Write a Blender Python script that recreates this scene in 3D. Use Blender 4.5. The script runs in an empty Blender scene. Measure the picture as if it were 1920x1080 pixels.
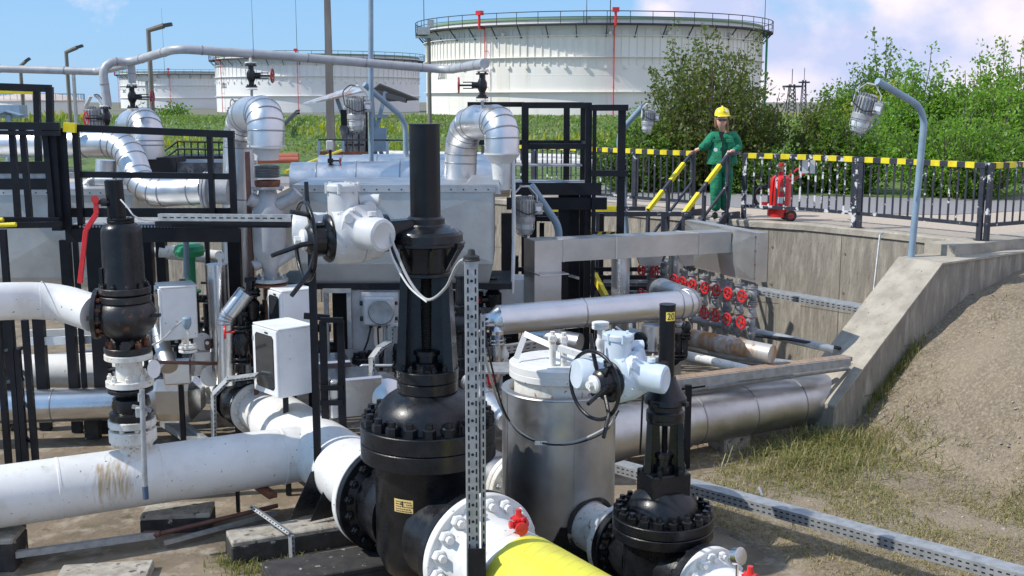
import bpy, math, random
import numpy as np
from mathutils import Vector, Matrix, noise
V = Vector
rnd = random.Random(7)
SC = bpy.context.scene
COL = SC.collection
# ---------------------------------------------------------------- camera
EYE = 4.1; F = 2100.0; TH = math.radians(9.46)
cd = bpy.data.cameras.new('camera'); cam = bpy.data.objects.new('camera', cd); COL.objects.link(cam)
cam.location = (0, 0, EYE); cam.rotation_euler = (math.radians(90) - TH, 0, 0)
cd.sensor_width = 36; cd.lens = F / 1920 * 36; cd.clip_end = 3000; cd.clip_start = 0.1
SC.camera = cam
# ---------------------------------------------------------------- light
SUN_EL = math.radians(46); SUN_DIR = V((-0.977, -0.215, 0))          # horizontal direction towards the sun
sv = V((SUN_DIR.x * math.cos(SUN_EL), SUN_DIR.y * math.cos(SUN_EL), math.sin(SUN_EL)))
sl = bpy.data.lights.new('sun', 'SUN'); sl.energy = 4.1; sl.angle = math.radians(0.5); sl.color = (1, .955, .89)
so = bpy.data.objects.new('sun', sl); COL.objects.link(so); so.rotation_euler = sv.to_track_quat('Z', 'Y').to_euler()
so.location = sv * 30
W = bpy.data.worlds.new('World'); SC.world = W; W.use_nodes = True
nt = W.node_tree; nt.nodes.clear()
def wn(t, **k):
    n = nt.nodes.new(t)
    for a, b in k.items(): setattr(n, a, b)
    return n
sky = wn('ShaderNodeTexSky', sky_type='NISHITA', sun_disc=False, sun_elevation=SUN_EL, sun_rotation=math.atan2(sv.x, sv.y),
         air_density=1.0, dust_density=0.25, ozone_density=3.0, altitude=100)
tc = wn('ShaderNodeTexCoord'); mp = wn('ShaderNodeMapping'); mp.inputs['Scale'].default_value = (1, 1, 1.35)
n1 = wn('ShaderNodeTexNoise'); n1.inputs['Scale'].default_value = 4.2; n1.inputs['Detail'].default_value = 10; n1.inputs['Roughness'].default_value = .55
mp.inputs['Location'].default_value = (.62, .1, .35)
nt.links.new(tc.outputs['Generated'], mp.inputs['Vector']); nt.links.new(mp.outputs[0], n1.inputs['Vector'])
# more cloud towards the right of the view (+X)
sx = wn('ShaderNodeSeparateXYZ'); nt.links.new(tc.outputs['Generated'], sx.inputs[0])
bias = wn('ShaderNodeMapRange'); bias.inputs['From Min'].default_value = .02; bias.inputs['From Max'].default_value = .34
bias.inputs['To Min'].default_value = -.05; bias.inputs['To Max'].default_value = .12
nt.links.new(sx.outputs[0], bias.inputs['Value'])
ad = wn('ShaderNodeMath', operation='ADD'); nt.links.new(n1.outputs[0], ad.inputs[0]); nt.links.new(bias.outputs[0], ad.inputs[1])
cr = wn('ShaderNodeValToRGB'); cr.color_ramp.elements[0].position = .51; cr.color_ramp.elements[1].position = .60
nt.links.new(ad.outputs[0], cr.inputs[0])
n2 = wn('ShaderNodeTexNoise'); n2.inputs['Scale'].default_value = 9; n2.inputs['Detail'].default_value = 6
nt.links.new(mp.outputs[0], n2.inputs['Vector'])
cc = wn('ShaderNodeValToRGB')
cc.color_ramp.elements[0].position = .4; cc.color_ramp.elements[0].color = (4.6, 5.2, 7.4, 1)
cc.color_ramp.elements[1].position = .58; cc.color_ramp.elements[1].color = (8.2, 7.5, 8.1, 1)
nt.links.new(n2.outputs[0], cc.inputs[0])
tint = wn('ShaderNodeMix', data_type='RGBA', blend_type='MULTIPLY'); tint.inputs[0].default_value = 1
tint.inputs[7].default_value = (.9, 1.0, 1.1, 1)
nt.links.new(sky.outputs[0], tint.inputs[6])
blu = wn('ShaderNodeMix', data_type='RGBA'); blu.inputs[0].default_value = .72; blu.inputs[7].default_value = (2.3, 4.5, 7.6, 1); nt.links.new(tint.outputs[2], blu.inputs[6])
mx = wn('ShaderNodeMix', data_type='RGBA'); nt.links.new(cr.outputs[0], mx.inputs[0])
nt.links.new(blu.outputs[2], mx.inputs[6]); nt.links.new(cc.outputs[0], mx.inputs[7])
bg = wn('ShaderNodeBackground'); bg.inputs['Strength'].default_value = 0.12
nt.links.new(mx.outputs[2], bg.inputs[0]); wo = wn('ShaderNodeOutputWorld'); nt.links.new(bg.outputs[0], wo.inputs[0])
SC.view_settings.view_transform = 'Standard'; SC.view_settings.look = 'None'; SC.view_settings.exposure = 0.12; SC.view_settings.gamma = 1
SC.cycles.max_bounces = 6
# ---------------------------------------------------------------- pixel of the photograph -> point of the place, at depth Y or height z
def _d(px, py):
    u = (px - 960) / F; v = (540 - py) / F
    return V((u, math.cos(TH) + v * math.sin(TH), -math.sin(TH) + v * math.cos(TH)))
def at(px, py, Y): d = _d(px, py); return V((0, 0, EYE)) + d * (Y / d.y)
def atz(px, py, z): d = _d(px, py); return V((0, 0, EYE)) + d * ((z - EYE) / d.z)
# ---------------------------------------------------------------- mesh builder
def frame(axis):
    a = V(axis).normalized(); r = V((0, 0, 1)) if abs(a.z) < .95 else V((0, 1, 0))
    x = r.cross(a).normalized(); y = a.cross(x).normalized(); return x, y, a
ORG = {}
class MB:
    def __init__(s): s.v = []; s.f = []; s.m = []; s.cur = 0
    def add(s, vs, fs):
        b = len(s.v); s.v += [tuple(p) for p in vs]
        for f in fs: s.f.append([b + i for i in f]); s.m.append(s.cur)
        return s
    def hexa(s, p):                      # 8 points: bottom 0-3 ccw, top 4-7
        return s.add(p, [(3, 2, 1, 0), (4, 5, 6, 7), (0, 1, 5, 4), (1, 2, 6, 5), (2, 3, 7, 6), (3, 0, 4, 7)])
    def box(s, c, size, rz=0, M=None):
        c = V(c); hx, hy, hz = size[0] / 2, size[1] / 2, size[2] / 2
        R = M or Matrix.Rotation(rz, 3, 'Z')
        return s.hexa([c + R @ V(q) for q in ((-hx, -hy, -hz), (hx, -hy, -hz), (hx, hy, -hz), (-hx, hy, -hz), (-hx, -hy, hz), (hx, -hy, hz), (hx, hy, hz), (-hx, hy, hz))])
    def rbox(s, c, size, rz=0, b=.02, M=None):   # box with chamfered edges
        c = V(c); R = M or Matrix.Rotation(rz, 3, 'Z'); h = [q / 2 for q in size]
        vs = []; idx = {}
        for sx_ in (-1, 1):
            for sy_ in (-1, 1):
                for sz_ in (-1, 1):
                    for ax in range(3):
                        p = [sx_ * (h[0] - b), sy_ * (h[1] - b), sz_ * (h[2] - b)]; p[ax] += (sx_, sy_, sz_)[ax] * b
                        idx[(sx_, sy_, sz_, ax)] = len(vs); vs.append(c + R @ V(p))
        fs = []
        def q(*k):
            ks = [idx[i] for i in k]; n = (V(vs[ks[1]]) - V(vs[ks[0]])).cross(V(vs[ks[2]]) - V(vs[ks[1]]))
            mid = sum((V(vs[i]) for i in ks), V()) / len(ks)
            if n.dot(mid - c) < 0: ks.reverse()
            fs.append(ks)
        for ax in range(3):
            o = [i for i in range(3) if i != ax]
            for sg in (-1, 1):
                ks = []
                for a, b2 in ((-1, -1), (1, -1), (1, 1), (-1, 1)):
                    t = [0, 0, 0]; t[ax] = sg; t[o[0]] = a; t[o[1]] = b2; ks.append((*t, ax))
                q(*ks)
        for ax in range(3):              # edges along ax
            o = [i for i in range(3) if i != ax]
            for a in (-1, 1):
                for b2 in (-1, 1):
                    t1 = [0, 0, 0]; t1[ax] = -1; t1[o[0]] = a; t1[o[1]] = b2; t2 = list(t1); t2[ax] = 1
                    q((*t1, o[0]), (*t1, o[1]), (*t2, o[1]), (*t2, o[0]))
        for a in (-1, 1):
            for b2 in (-1, 1):
                for c2 in (-1, 1): q((a, b2, c2, 0), (a, b2, c2, 1), (a, b2, c2, 2))
        return s.add(vs, fs)
    def beam(s, p, q, w, h, up=(0, 0, 1), b=0):
        p = V(p); q = V(q); a = (q - p); L = a.length; a.normalize(); u = V(up)
        if abs(a.dot(u)) > .97: u = V((0, 1, 0))
        x = a.cross(u).normalized(); z = x.cross(a).normalized()
        M = Matrix((x, a, z)).transposed()
        if b: return s.rbox((p + q) / 2, (w, L, h), M=M, b=b)
        return s.box((p + q) / 2, (w, L, h), M=M)
    def sweep(s, pts, prof, up=(0, 0, 1), closed=True):     # profile list of (x,z) swept along pts with mitred corners
        n = len(pts); pts = [V(p) for p in pts]; rings = []
        for i, p in enumerate(pts):
            a = (pts[min(i + 1, n - 1)] - pts[i]); b = (pts[i] - pts[max(i - 1, 0)])
            t = (a.normalized() if a.length else V()) + (b.normalized() if b.length else V()); t.normalize()
            x = t.cross(V(up)).normalized(); z = x.cross(t).normalized()
            seg = (a if a.length else b).normalized(); k = 1 / max(.5, abs(t.dot(seg)))
            rings.append([p + x * (q[0] * k) + z * q[1] for q in prof])
        m = len(prof); vs = [q for r in rings for q in r]; fs = []
        for i in range(n - 1):
            for j in range(m if closed else m - 1):
                k = (j + 1) % m; fs.append((i * m + j, i * m + k, (i + 1) * m + k, (i + 1) * m + j))
        if closed: fs += [tuple(reversed(range(m))), tuple(range((n - 1) * m, n * m))]
        return s.add(vs, fs)
    def cyl(s, p, q, r, r2=None, seg=16, cap=True):
        p = V(p); q = V(q); r2 = r if r2 is None else r2; x, y, a = frame(q - p); vs = []
        for c, rr in ((p, r), (q, r2)):
            for i in range(seg):
                t = 2 * math.pi * i / seg; vs.append(c + (x * math.cos(t) + y * math.sin(t)) * rr)
        fs = [(i, (i + 1) % seg, seg + (i + 1) % seg, seg + i) for i in range(seg)]
        if cap: fs += [tuple(reversed(range(seg))), tuple(range(seg, 2 * seg))]
        return s.add(vs, fs)
    def lathe(s, o, axis, prof, seg=32):                    # prof: (radius, height along axis)
        o = V(o); x, y, a = frame(axis); vs = []; fs = []
        for r, h in prof:
            for i in range(seg):
                t = 2 * math.pi * i / seg; vs.append(o + a * h + (x * math.cos(t) + y * math.sin(t)) * max(r, 1e-4))
        for k in range(len(prof) - 1):
            for i in range(seg):
                j = (i + 1) % seg; fs.append((k * seg + i, k * seg + j, (k + 1) * seg + j, (k + 1) * seg + i))
        if prof[0][0] > .002: fs.append(tuple(reversed(range(seg))))
        if prof[-1][0] > .002: fs.append(tuple(range((len(prof) - 1) * seg, len(prof) * seg)))
        return s.add(vs, fs)
    def tube(s, pts, r, seg=12, cap=True, bend=0, n=6):
        if bend: pts = fillet(pts, bend, n)
        pts = [V(p) for p in pts]; N = len(pts); rs = r if isinstance(r, (list, tuple)) else [r] * N
        t0 = (pts[1] - pts[0]).normalized(); x, y, _ = frame(t0); vs = []; fs = []; pt = t0
        for i, p in enumerate(pts):
            a = (pts[min(i + 1, N - 1)] - p); b = (p - pts[max(i - 1, 0)])
            t = ((a.normalized() if a.length > 1e-7 else V()) + (b.normalized() if b.length > 1e-7 else V())).normalized()
            rot = pt.rotation_difference(t); x = rot @ x; y = rot @ y; pt = t
            for j in range(seg):
                g = 2 * math.pi * j / seg; vs.append(p + (x * math.cos(g) + y * math.sin(g)) * rs[i])
        for i in range(N - 1):
            for j in range(seg):
                k = (j + 1) % seg; fs.append((i * seg + j, i * seg + k, (i + 1) * seg + k, (i + 1) * seg + j))
        if cap: fs += [tuple(reversed(range(seg))), tuple(range((N - 1) * seg, N * seg))]
        return s.add(vs, fs)
    def torus(s, o, axis, R, r, seg=32, sg=8, a0=0, a1=2 * math.pi):
        o = V(o); x, y, a = frame(axis); full = abs(a1 - a0 - 2 * math.pi) < 1e-4; n = seg if full else seg + 1; vs = []; fs = []
        for i in range(n):
            t = a0 + (a1 - a0) * i / seg; d = x * math.cos(t) + y * math.sin(t)
            for j in range(sg):
                g = 2 * math.pi * j / sg; vs.append(o + d * (R + r * math.cos(g)) + a * (r * math.sin(g)))
        for i in range(seg):
            k = (i + 1) % n
            for j in range(sg):
                l = (j + 1) % sg; fs.append((i * sg + j, k * sg + j, k * sg + l, i * sg + l))
        return s.add(vs, fs)
    def prism(s, o, ex, ey, ez, poly, z0, z1):             # polygon in ex/ey, extruded along ez
        o = V(o); ex = V(ex); ey = V(ey); ez = V(ez); n = len(poly)
        vs = [o + ex * p[0] + ey * p[1] + ez * z0 for p in poly] + [o + ex * p[0] + ey * p[1] + ez * z1 for p in poly]
        fs = [tuple(reversed(range(n))), tuple(range(n, 2 * n))] + [(i, (i + 1) % n, n + (i + 1) % n, n + i) for i in range(n)]
        return s.add(vs, fs)
    def nut(s, o, axis, r, h, stud=.35):
        o = V(o); a = V(axis).normalized()
        s.cyl(o, o + a * h * .85, r, seg=6); s.cyl(o + a * h * .85, o + a * h, r * .97, r * .8, seg=6, cap=True)
        if stud: s.cyl(o + a * h, o + a * (h + r * stud * 2), r * .55, seg=8)
        return s
    def bolts(s, o, axis, R, n, r, h, ph=0, stud=.35):
        o = V(o); x, y, a = frame(axis)
        for i in range(n):
            t = 2 * math.pi * (i + ph) / n; s.nut(o + (x * math.cos(t) + y * math.sin(t)) * R, a, r, h, stud)
        return s
    def flange(s, o, axis, R, t, n=0, Rb=None, r=.02, h=.025, back=False, seg=32):
        a = V(axis).normalized(); o = V(o); b = min(.006, t * .15)
        s.lathe(o, a, [(R - b, 0), (R, b), (R, t - b), (R - b, t)], seg)
        if n:
            s.bolts(o + a * t, a, Rb or R * .82, n, r, h, .5)
            if back: s.bolts(o, -a, Rb or R * .82, n, r, h, .5)
        return s
    def build(s, name, mats, parent=None, origin=None, angle=35, recalc=False):
        if not isinstance(mats, (list, tuple)): mats = [mats]
        if origin is None:
            if parent is not None: origin = ORG[parent.name]
            else:
                a = np.array(s.v); mn = a.min(0); mxx = a.max(0); origin = V(((mn[0] + mxx[0]) / 2, (mn[1] + mxx[1]) / 2, mn[2]))
        origin = V(origin)
        me = bpy.data.meshes.new(name); vv = np.array(s.v, dtype=float) - np.array(origin)
        me.from_pydata([tuple(q) for q in vv], [], s.f)
        for m in mats: me.materials.append(m)
        me.polygons.foreach_set('material_index', s.m)
        if recalc:
            import bmesh
            bm = bmesh.new(); bm.from_mesh(me); bmesh.ops.recalc_face_normals(bm, faces=bm.faces); bm.to_mesh(me); bm.free()
        me.polygons.foreach_set('use_smooth', [True] * len(me.polygons)); me.update()
        me.set_sharp_from_angle(angle=math.radians(angle))
        o = bpy.data.objects.new(name, me); COL.objects.link(o)
        if parent is not None: o.parent = parent; o.location = origin - ORG[parent.name]
        else: o.location = origin
        ORG[o.name] = origin
        return o
def fillet(pts, R, n=6):
    pts = [V(p) for p in pts]; out = [pts[0]]
    for i in range(1, len(pts) - 1):
        a = (pts[i - 1] - pts[i]); b = (pts[i + 1] - pts[i]); la = a.length; lb = b.length; a.normalize(); b.normalize()
        ang = a.angle(b)
        if ang > 3.1: out.append(pts[i]); continue
        r = R[i - 1] if isinstance(R, (list, tuple)) else R
        d = min(r / math.tan(ang / 2), la * .49, lb * .49); r = d * math.tan(ang / 2)
        bis = (a + b).normalized(); c = pts[i] + bis * (r / math.sin(ang / 2))
        p0 = pts[i] + a * d; p1 = pts[i] + b * d; v0 = p0 - c; v1 = p1 - c; tot = v0.angle(v1); ax = v0.cross(v1).normalized()
        for k in range(n + 1): out.append(c + Matrix.Rotation(tot * k / n, 3, ax) @ v0)
    out.append(pts[-1]); return out
def thing(name, label, cat, loc, group=None, kind=None):
    o = bpy.data.objects.new(name, None); COL.objects.link(o); o.location = loc; o.empty_display_size = .1
    ORG[o.name] = V(loc); return tag(o, label, cat, group, kind)
def tag(o, label=None, cat=None, group=None, kind=None):
    if label: o['label'] = label
    if cat: o['category'] = cat
    if group: o['group'] = group
    if kind: o['kind'] = kind
    return o
def struct(o): o['kind'] = 'structure'; return o
def one(mb, name, mat, label, cat, group=None, **k): return tag(mb.build(name, mat, **k), label, cat, group)
def copy_tree(o, loc=None, rz=None, parent=None, label=None):
    c = o.copy(); COL.objects.link(c); c.parent = parent
    if loc is not None: c.location = loc
    if rz is not None: c.rotation_euler = (0, 0, rz)
    if label: c['label'] = label
    for ch in o.children: copy_tree(ch, parent=c)
    return c
def text_mb(txt, size, o, ex, ey, ez, depth=.002, align='CENTER'):
    cu = bpy.data.curves.new('t', 'FONT'); cu.body = txt; cu.size = size; cu.align_x = align; cu.align_y = 'CENTER'
    ob = bpy.data.objects.new('t', cu); COL.objects.link(ob); dg = bpy.context.evaluated_depsgraph_get(); dg.update()
    me = bpy.data.meshes.new_from_object(ob.evaluated_get(dg))
    m = MB(); o = V(o); ex = V(ex); ey = V(ey); ez = V(ez)
    m.add([o + ex * v.co.x + ey * v.co.y + ez * depth for v in me.vertices], [tuple(p.vertices) for p in me.polygons])
    bpy.data.objects.remove(ob); bpy.data.meshes.remove(me); bpy.data.curves.remove(cu)
    return m
# ---------------------------------------------------------------- materials
def mat(name, col, rough=.5, metal=0, col2=None, scale=6, lo=.4, hi=.65, bump=0, bscale=40, bdist=.01, spots=None, sscale=18, slo=.66, shi=.72,
        stretch=(1, 1, 1), rough2=None, coat=0, col3=None, scale3=1.5, lo3=.5, hi3=.7, spec=.5):
    m = bpy.data.materials.new(name); m.use_nodes = True; t = m.node_tree; b = t.nodes['Principled BSDF']; L = t.links.new
    b.inputs['Base Color'].default_value = (*col, 1); b.inputs['Roughness'].default_value = rough; b.inputs['Metallic'].default_value = metal
    b.inputs['Coat Weight'].default_value = coat; b.inputs['Specular IOR Level'].default_value = spec
    g = t.nodes.new('ShaderNodeNewGeometry'); mpn = t.nodes.new('ShaderNodeMapping'); mpn.inputs['Scale'].default_value = stretch
    L(g.outputs['Position'], mpn.inputs['Vector']); last = None
    def nz(sc, det=6, vec=None):
        n = t.nodes.new('ShaderNodeTexNoise'); n.inputs['Scale'].default_value = sc; n.inputs['Detail'].default_value = det; n.inputs['Roughness'].default_value = .6
        L((vec or mpn).outputs[0], n.inputs['Vector']); return n
    def rg(n, a, c):
        r = t.nodes.new('ShaderNodeMapRange'); r.inputs['From Min'].default_value = a; r.inputs['From Max'].default_value = c; L(n.outputs[0], r.inputs['Value']); return r
    cur = None
    def layer(cur, c, f):
        x = t.nodes.new('ShaderNodeMix'); x.data_type = 'RGBA'; L(f.outputs[0], x.inputs[0])
        if cur is None: x.inputs[6].default_value = (*col, 1)
        else: L(cur.outputs[2], x.inputs[6])
        x.inputs[7].default_value = (*c, 1); return x
    f1 = None
    if col2: f1 = rg(nz(scale), lo, hi); cur = layer(cur, col2, f1)
    if col3: cur = layer(cur, col3, rg(nz(scale3, 8), lo3, hi3))
    if spots: cur = layer(cur, spots, rg(nz(sscale, 5), slo, shi))
    if cur: L(cur.outputs[2], b.inputs['Base Color'])
    if rough2 is not None:
        r = rg(nz(scale * 1.7, 4), .35, .65); r.inputs['To Min'].default_value = rough; r.inputs['To Max'].default_value = rough2; L(r.outputs[0], b.inputs['Roughness'])
    if bump:
        bn = t.nodes.new('ShaderNodeBump'); bn.inputs['Strength'].default_value = bump; bn.inputs['Distance'].default_value = bdist
        L(nz(bscale, 5).outputs[0], bn.inputs['Height']); L(bn.outputs[0], b.inputs['Normal'])
    return m
M = {}
M['white'] = mat('white_paint', (.76, .76, .74), .36, col2=(.64, .64, .61), scale=2.2, lo=.42, hi=.7, col3=(.60, .57, .50), scale3=5, lo3=.56, hi3=.74, spots=(.14, .11, .08), sscale=24, slo=.67, shi=.70, rough2=.5, bump=.05, bscale=60)
M['whitec'] = mat('cabinet_white', (.80, .82, .82), .4, col2=(.72, .74, .74), scale=4, spots=(.25, .22, .2), sscale=22, slo=.69, shi=.70)
M['dirtywhite'] = mat('dirty_white_paint', (.72, .71, .66), .5, col2=(.5, .46, .38), scale=9, lo=.5, hi=.75, spots=(.30, .13, .06), sscale=22, slo=.6, shi=.68, bump=.15, bscale=50)
M['black'] = mat('black_gloss_paint', (.005, .006, .008), .22, col2=(.012, .013, .016), scale=7, rough2=.40, bump=.2, bscale=75, bdist=.006, spots=(.15, .15, .15), sscale=50, slo=.73, shi=.75, coat=.05, spec=.4)
M['blackr'] = mat('black_rusty_paint', (.014, .014, .016), .35, col2=(.03, .028, .027), scale=7, spots=(.14, .05, .02), sscale=14, slo=.62, shi=.68, bump=.2, bscale=60)
M['blacksteel'] = mat('black_steel_paint', (.0045, .005, .008), .42, col2=(.009, .010, .014), scale=5, bump=.08, bscale=70, rough2=.55, spec=.3)
M['navy'] = mat('dark_railing_paint', (.028, .032, .045), .45, col2=(.045, .05, .065), scale=8, spots=(.62, .62, .62), sscale=8, slo=.62, shi=.65, bump=.05)
M['navyp'] = mat('peeling_railing_paint', (.03, .034, .048), .5, spots=(.66, .66, .66), sscale=7, slo=.53, shi=.56, bump=.05)
M['yellow'] = mat('yellow_paint', (.84, .70, .02), .45, col2=(.7, .55, .02), scale=9, spots=(.3, .25, .1), sscale=25, slo=.7, shi=.74)
M['alu'] = mat('aluminium_cladding', (.66, .67, .68), .30, 1, col2=(.60, .61, .63), scale=3, rough2=.45, bump=.06, bscale=9, bdist=.03, spots=(.25, .24, .22), sscale=30, slo=.73, shi=.76)
M['alud'] = mat('dull_aluminium_cladding', (.58, .58, .58), .38, 1, col2=(.47, .46, .45), scale=2.5, rough2=.52, bump=.05, bscale=8, bdist=.03, spots=(.2, .19, .17), sscale=26, slo=.72, shi=.76)
M['sheet'] = mat('aluminium_sheet', (.54, .53, .505), .38, .85, col2=(.43, .42, .40), scale=1.3, lo=.4, hi=.6, rough2=.52, bump=.12, bscale=2.2, bdist=.08, spots=(.2, .19, .18), sscale=24, slo=.70, shi=.73)
M['chrome'] = mat('polished_sheet', (.66, .67, .68), .27, 1, bump=.1, bscale=6, bdist=.03, col2=(.6, .6, .61), scale=4)
M['galv'] = mat('galvanised_steel', (.43, .445, .45), .5, .55, col2=(.31, .325, .33), scale=12, rough2=.6, spots=(.25, .2, .15), sscale=20, slo=.68, shi=.76)
M['grey'] = mat('grey_pipe_paint', (.42, .43, .44), .5, .2, col2=(.34, .35, .36), scale=6, bump=.04)
M['bluegrey'] = mat('blue_grey_paint', (.25, .345, .43), .5, col2=(.21, .295, .375), scale=6, spots=(.3, .3, .3), sscale=30, slo=.72, shi=.75)
M['castgrey'] = mat('cast_grey_paint', (.60, .61, .60), .42, col2=(.50, .50, .49), scale=5, spots=(.2, .18, .15), sscale=40, slo=.7, shi=.74, bump=.06, bscale=70)
M['actblue'] = mat('pale_blue_grey_paint', (.58, .66, .73), .38, col2=(.50, .58, .66), scale=5, spots=(.2, .2, .2), sscale=46, slo=.74, shi=.76, bump=.04)
M['valvegrey'] = mat('grey_cast_valve', (.34, .35, .35), .5, .2, col2=(.20, .20, .20), scale=12, spots=(.35, .14, .05), sscale=20, slo=.63, shi=.7, bump=.1)
M['red'] = mat('red_paint', (.72, .022, .02), .35, col2=(.55, .02, .02), scale=14, coat=.2)
M['redd'] = mat('dark_red_paint', (.35, .03, .03), .45, col2=(.2, .03, .03), scale=14)
M['orange'] = mat('red_oxide_pipe_paint', (.42, .10, .045), .55, col2=(.3, .1, .06), scale=6)
M['green'] = mat('green_paint', (.02, .30, .13), .4, col2=(.03, .24, .12), scale=6)
M['rust'] = mat('rust', (.20, .075, .035), .8, col2=(.10, .04, .03), scale=12, bump=.3, spots=(.32, .15, .06), sscale=20, slo=.6, shi=.7)
M['rustbrown'] = mat('brown_oxide_pipe', (.11, .045, .035), .55, col2=(.16, .08, .06), scale=9, bump=.05)
M['brass'] = mat('dull_brass', (.45, .30, .16), .45, .6)
M['rubber'] = mat('black_rubber', (.018, .018, .019), .6)
M['cable'] = mat('grey_cable', (.40, .40, .39), .5)
M['cablew'] = mat('white_cable', (.68, .67, .64), .5)
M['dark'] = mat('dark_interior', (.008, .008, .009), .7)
M['concrete'] = mat('concrete', (.30, .27, .22), .92, col2=(.23, .205, .17), scale=2.6, lo=.38, hi=.66, col3=(.43, .39, .32), scale3=6, lo3=.48, hi3=.72, bump=.7, bscale=20, bdist=.03, spots=(.19, .17, .14), sscale=9, slo=.55, shi=.74, stretch=(1.5, 1.5, .3))
M['concretel'] = mat('pale_concrete_top', (.42, .38, .31), .92, col2=(.30, .27, .22), scale=4, bump=.5, bscale=30, bdist=.015, spots=(.18, .15, .12), sscale=20, slo=.62, shi=.72)
M['concreteb'] = mat('concrete_block', (.40, .37, .31), .9, col2=(.25, .22, .18), scale=9, bump=.6, bscale=40, spots=(.08, .07, .06), sscale=12, slo=.58, shi=.66)
M['asphalt'] = mat('asphalt_black_plinth', (.025, .024, .024), .85, col2=(.05, .045, .04), scale=8, spots=(.42, .38, .32), sscale=9, slo=.62, shi=.68, bump=.3)
M['panelgrey'] = mat('panel_grey', (.55,.55,.55), .5, .2, col2=(.42,.41,.40), scale=5, spots=(.2,.18,.16), sscale=20, slo=.66, shi=.72)
M['glass'] = mat('dark_glass', (.03, .035, .04), .06, spec=.8)
M['lampglass'] = mat('lamp_glass', (.62, .66, .64), .12)
M['skin'] = mat('skin', (.74, .42, .31), .5)
M['wood'] = mat('weathered_timber', (.33, .23, .16), .85, col2=(.22, .16, .12), scale=3, stretch=(8, 1, 8), bump=.2)
def stainmat():
    """white paint with rusty runs spreading below one flange stub"""
    m = M['white'].copy(); m.name = 'white_paint_with_rust_run'; t = m.node_tree; L = t.links.new; b = t.nodes['Principled BSDF']; src = b.inputs['Base Color'].links[0].from_socket
    g = t.nodes.new('ShaderNodeNewGeometry'); d = t.nodes.new('ShaderNodeVectorMath'); d.operation = 'DISTANCE'; d.inputs[1].default_value = (-3.68, 9.86, .66); L(g.outputs['Position'], d.inputs[0])
    r = t.nodes.new('ShaderNodeMapRange'); r.inputs['From Min'].default_value = .46; r.inputs['From Max'].default_value = .06; L(d.outputs['Value'], r.inputs['Value'])
    mp_ = t.nodes.new('ShaderNodeMapping'); mp_.inputs['Scale'].default_value = (34, 12, 2.2); L(g.outputs['Position'], mp_.inputs[0]); n = t.nodes.new('ShaderNodeTexNoise'); n.inputs['Scale'].default_value = 1; n.inputs['Detail'].default_value = 6; L(mp_.outputs[0], n.inputs['Vector'])
    mu = t.nodes.new('ShaderNodeMath'); mu.operation = 'MULTIPLY'; L(r.outputs[0], mu.inputs[0]); L(n.outputs[0], mu.inputs[1])
    c = t.nodes.new('ShaderNodeValToRGB'); c.color_ramp.elements[0].position = .30; c.color_ramp.elements[0].color = (0, 0, 0, 1); c.color_ramp.elements[1].position = .52; c.color_ramp.elements[1].color = (1, 1, 1, 1); L(mu.outputs[0], c.inputs[0])
    x = t.nodes.new('ShaderNodeMix'); x.data_type = 'RGBA'; L(c.outputs[0], x.inputs[0]); L(src, x.inputs[6]); x.inputs[7].default_value = (.42, .31, .17, 1); L(x.outputs[2], b.inputs['Base Color']); return m
M['whitestain'] = stainmat()
# ================================================================ SETTING: ground, walls, berm, tanks, trees
R_ = 2.2
M['pit'] = mat('pit_floor_dirt', (.23, .18, .125), .95, col2=(.145, .115, .078), scale=1.3, lo=.4, hi=.62, col3=(.36, .31, .24), scale3=3.5, lo3=.52, hi3=.7, bump=.6, bscale=14, bdist=.03, spots=(.10, .09, .045), sscale=5, slo=.60, shi=.70)
M['gravel'] = mat('pale_gravel', (.50, .42, .33), .95, col2=(.38, .32, .26), scale=30, bump=.5, bscale=60, spots=(.25, .22, .19), sscale=25, slo=.62, shi=.7)
M['road'] = mat('grey_chip_road', (.28, .27, .27), .95, col2=(.20, .195, .2), scale=40, bump=.5, bscale=60)
M['earth'] = mat('embankment_earth', (.31, .248, .17), .97, col2=(.215, .172, .12), scale=1.1, lo=.40, hi=.62, col3=(.42, .345, .245), scale3=26, lo3=.45, hi3=.7, bump=1, bscale=48, bdist=.04, spots=(.44, .40, .34), sscale=150, slo=.60, shi=.68)
M['grass'] = mat('grass_ground', (.085, .155, .028), .9, col2=(.13, .20, .04), scale=.6, col3=(.16, .15, .05), scale3=.25, lo3=.5, hi3=.7, bump=1, bscale=3, bdist=.2, spots=(.03, .055, .015), sscale=2.5, slo=.52, shi=.62)
def leafmat(name, c1, c2, c3, sc=3, trans=.35):
    m = mat(name, c1, .45, col2=c2, scale=sc, lo=.35, hi=.65, col3=c3, scale3=sc * 9, lo3=.45, hi3=.65, spec=.4)
    t = m.node_tree; b = t.nodes['Principled BSDF']; tr = t.nodes.new('ShaderNodeBsdfTranslucent'); mxs = t.nodes.new('ShaderNodeMixShader')
    tr.inputs[0].default_value = (c2[0] * 1.6, c2[1] * 1.8, c2[2], 1); mxs.inputs[0].default_value = trans
    t.links.new(b.outputs[0], mxs.inputs[1]); t.links.new(tr.outputs[0], mxs.inputs[2]); t.links.new(mxs.outputs[0], t.nodes['Material Output'].inputs[0]); return m
M['leafd'] = leafmat('dark_olive_leaves', (.06, .095, .022), (.13, .18, .035), (.11, .06, .028), 1.3)
M['leafm'] = leafmat('mid_green_leaves', (.08, .16, .022), (.16, .27, .035), (.05, .10, .016), 1.2)
M['leafb'] = leafmat('bright_green_leaves', (.11, .22, .026), (.21, .35, .045), (.06, .13, .018), 1.0)
M['leafy'] = leafmat('yellow_green_leaves', (.20, .24, .02), (.42, .40, .03), (.10, .15, .02), 2)
M['bark'] = mat('bark', (.10, .08, .06), .9, bump=.5)
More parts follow.
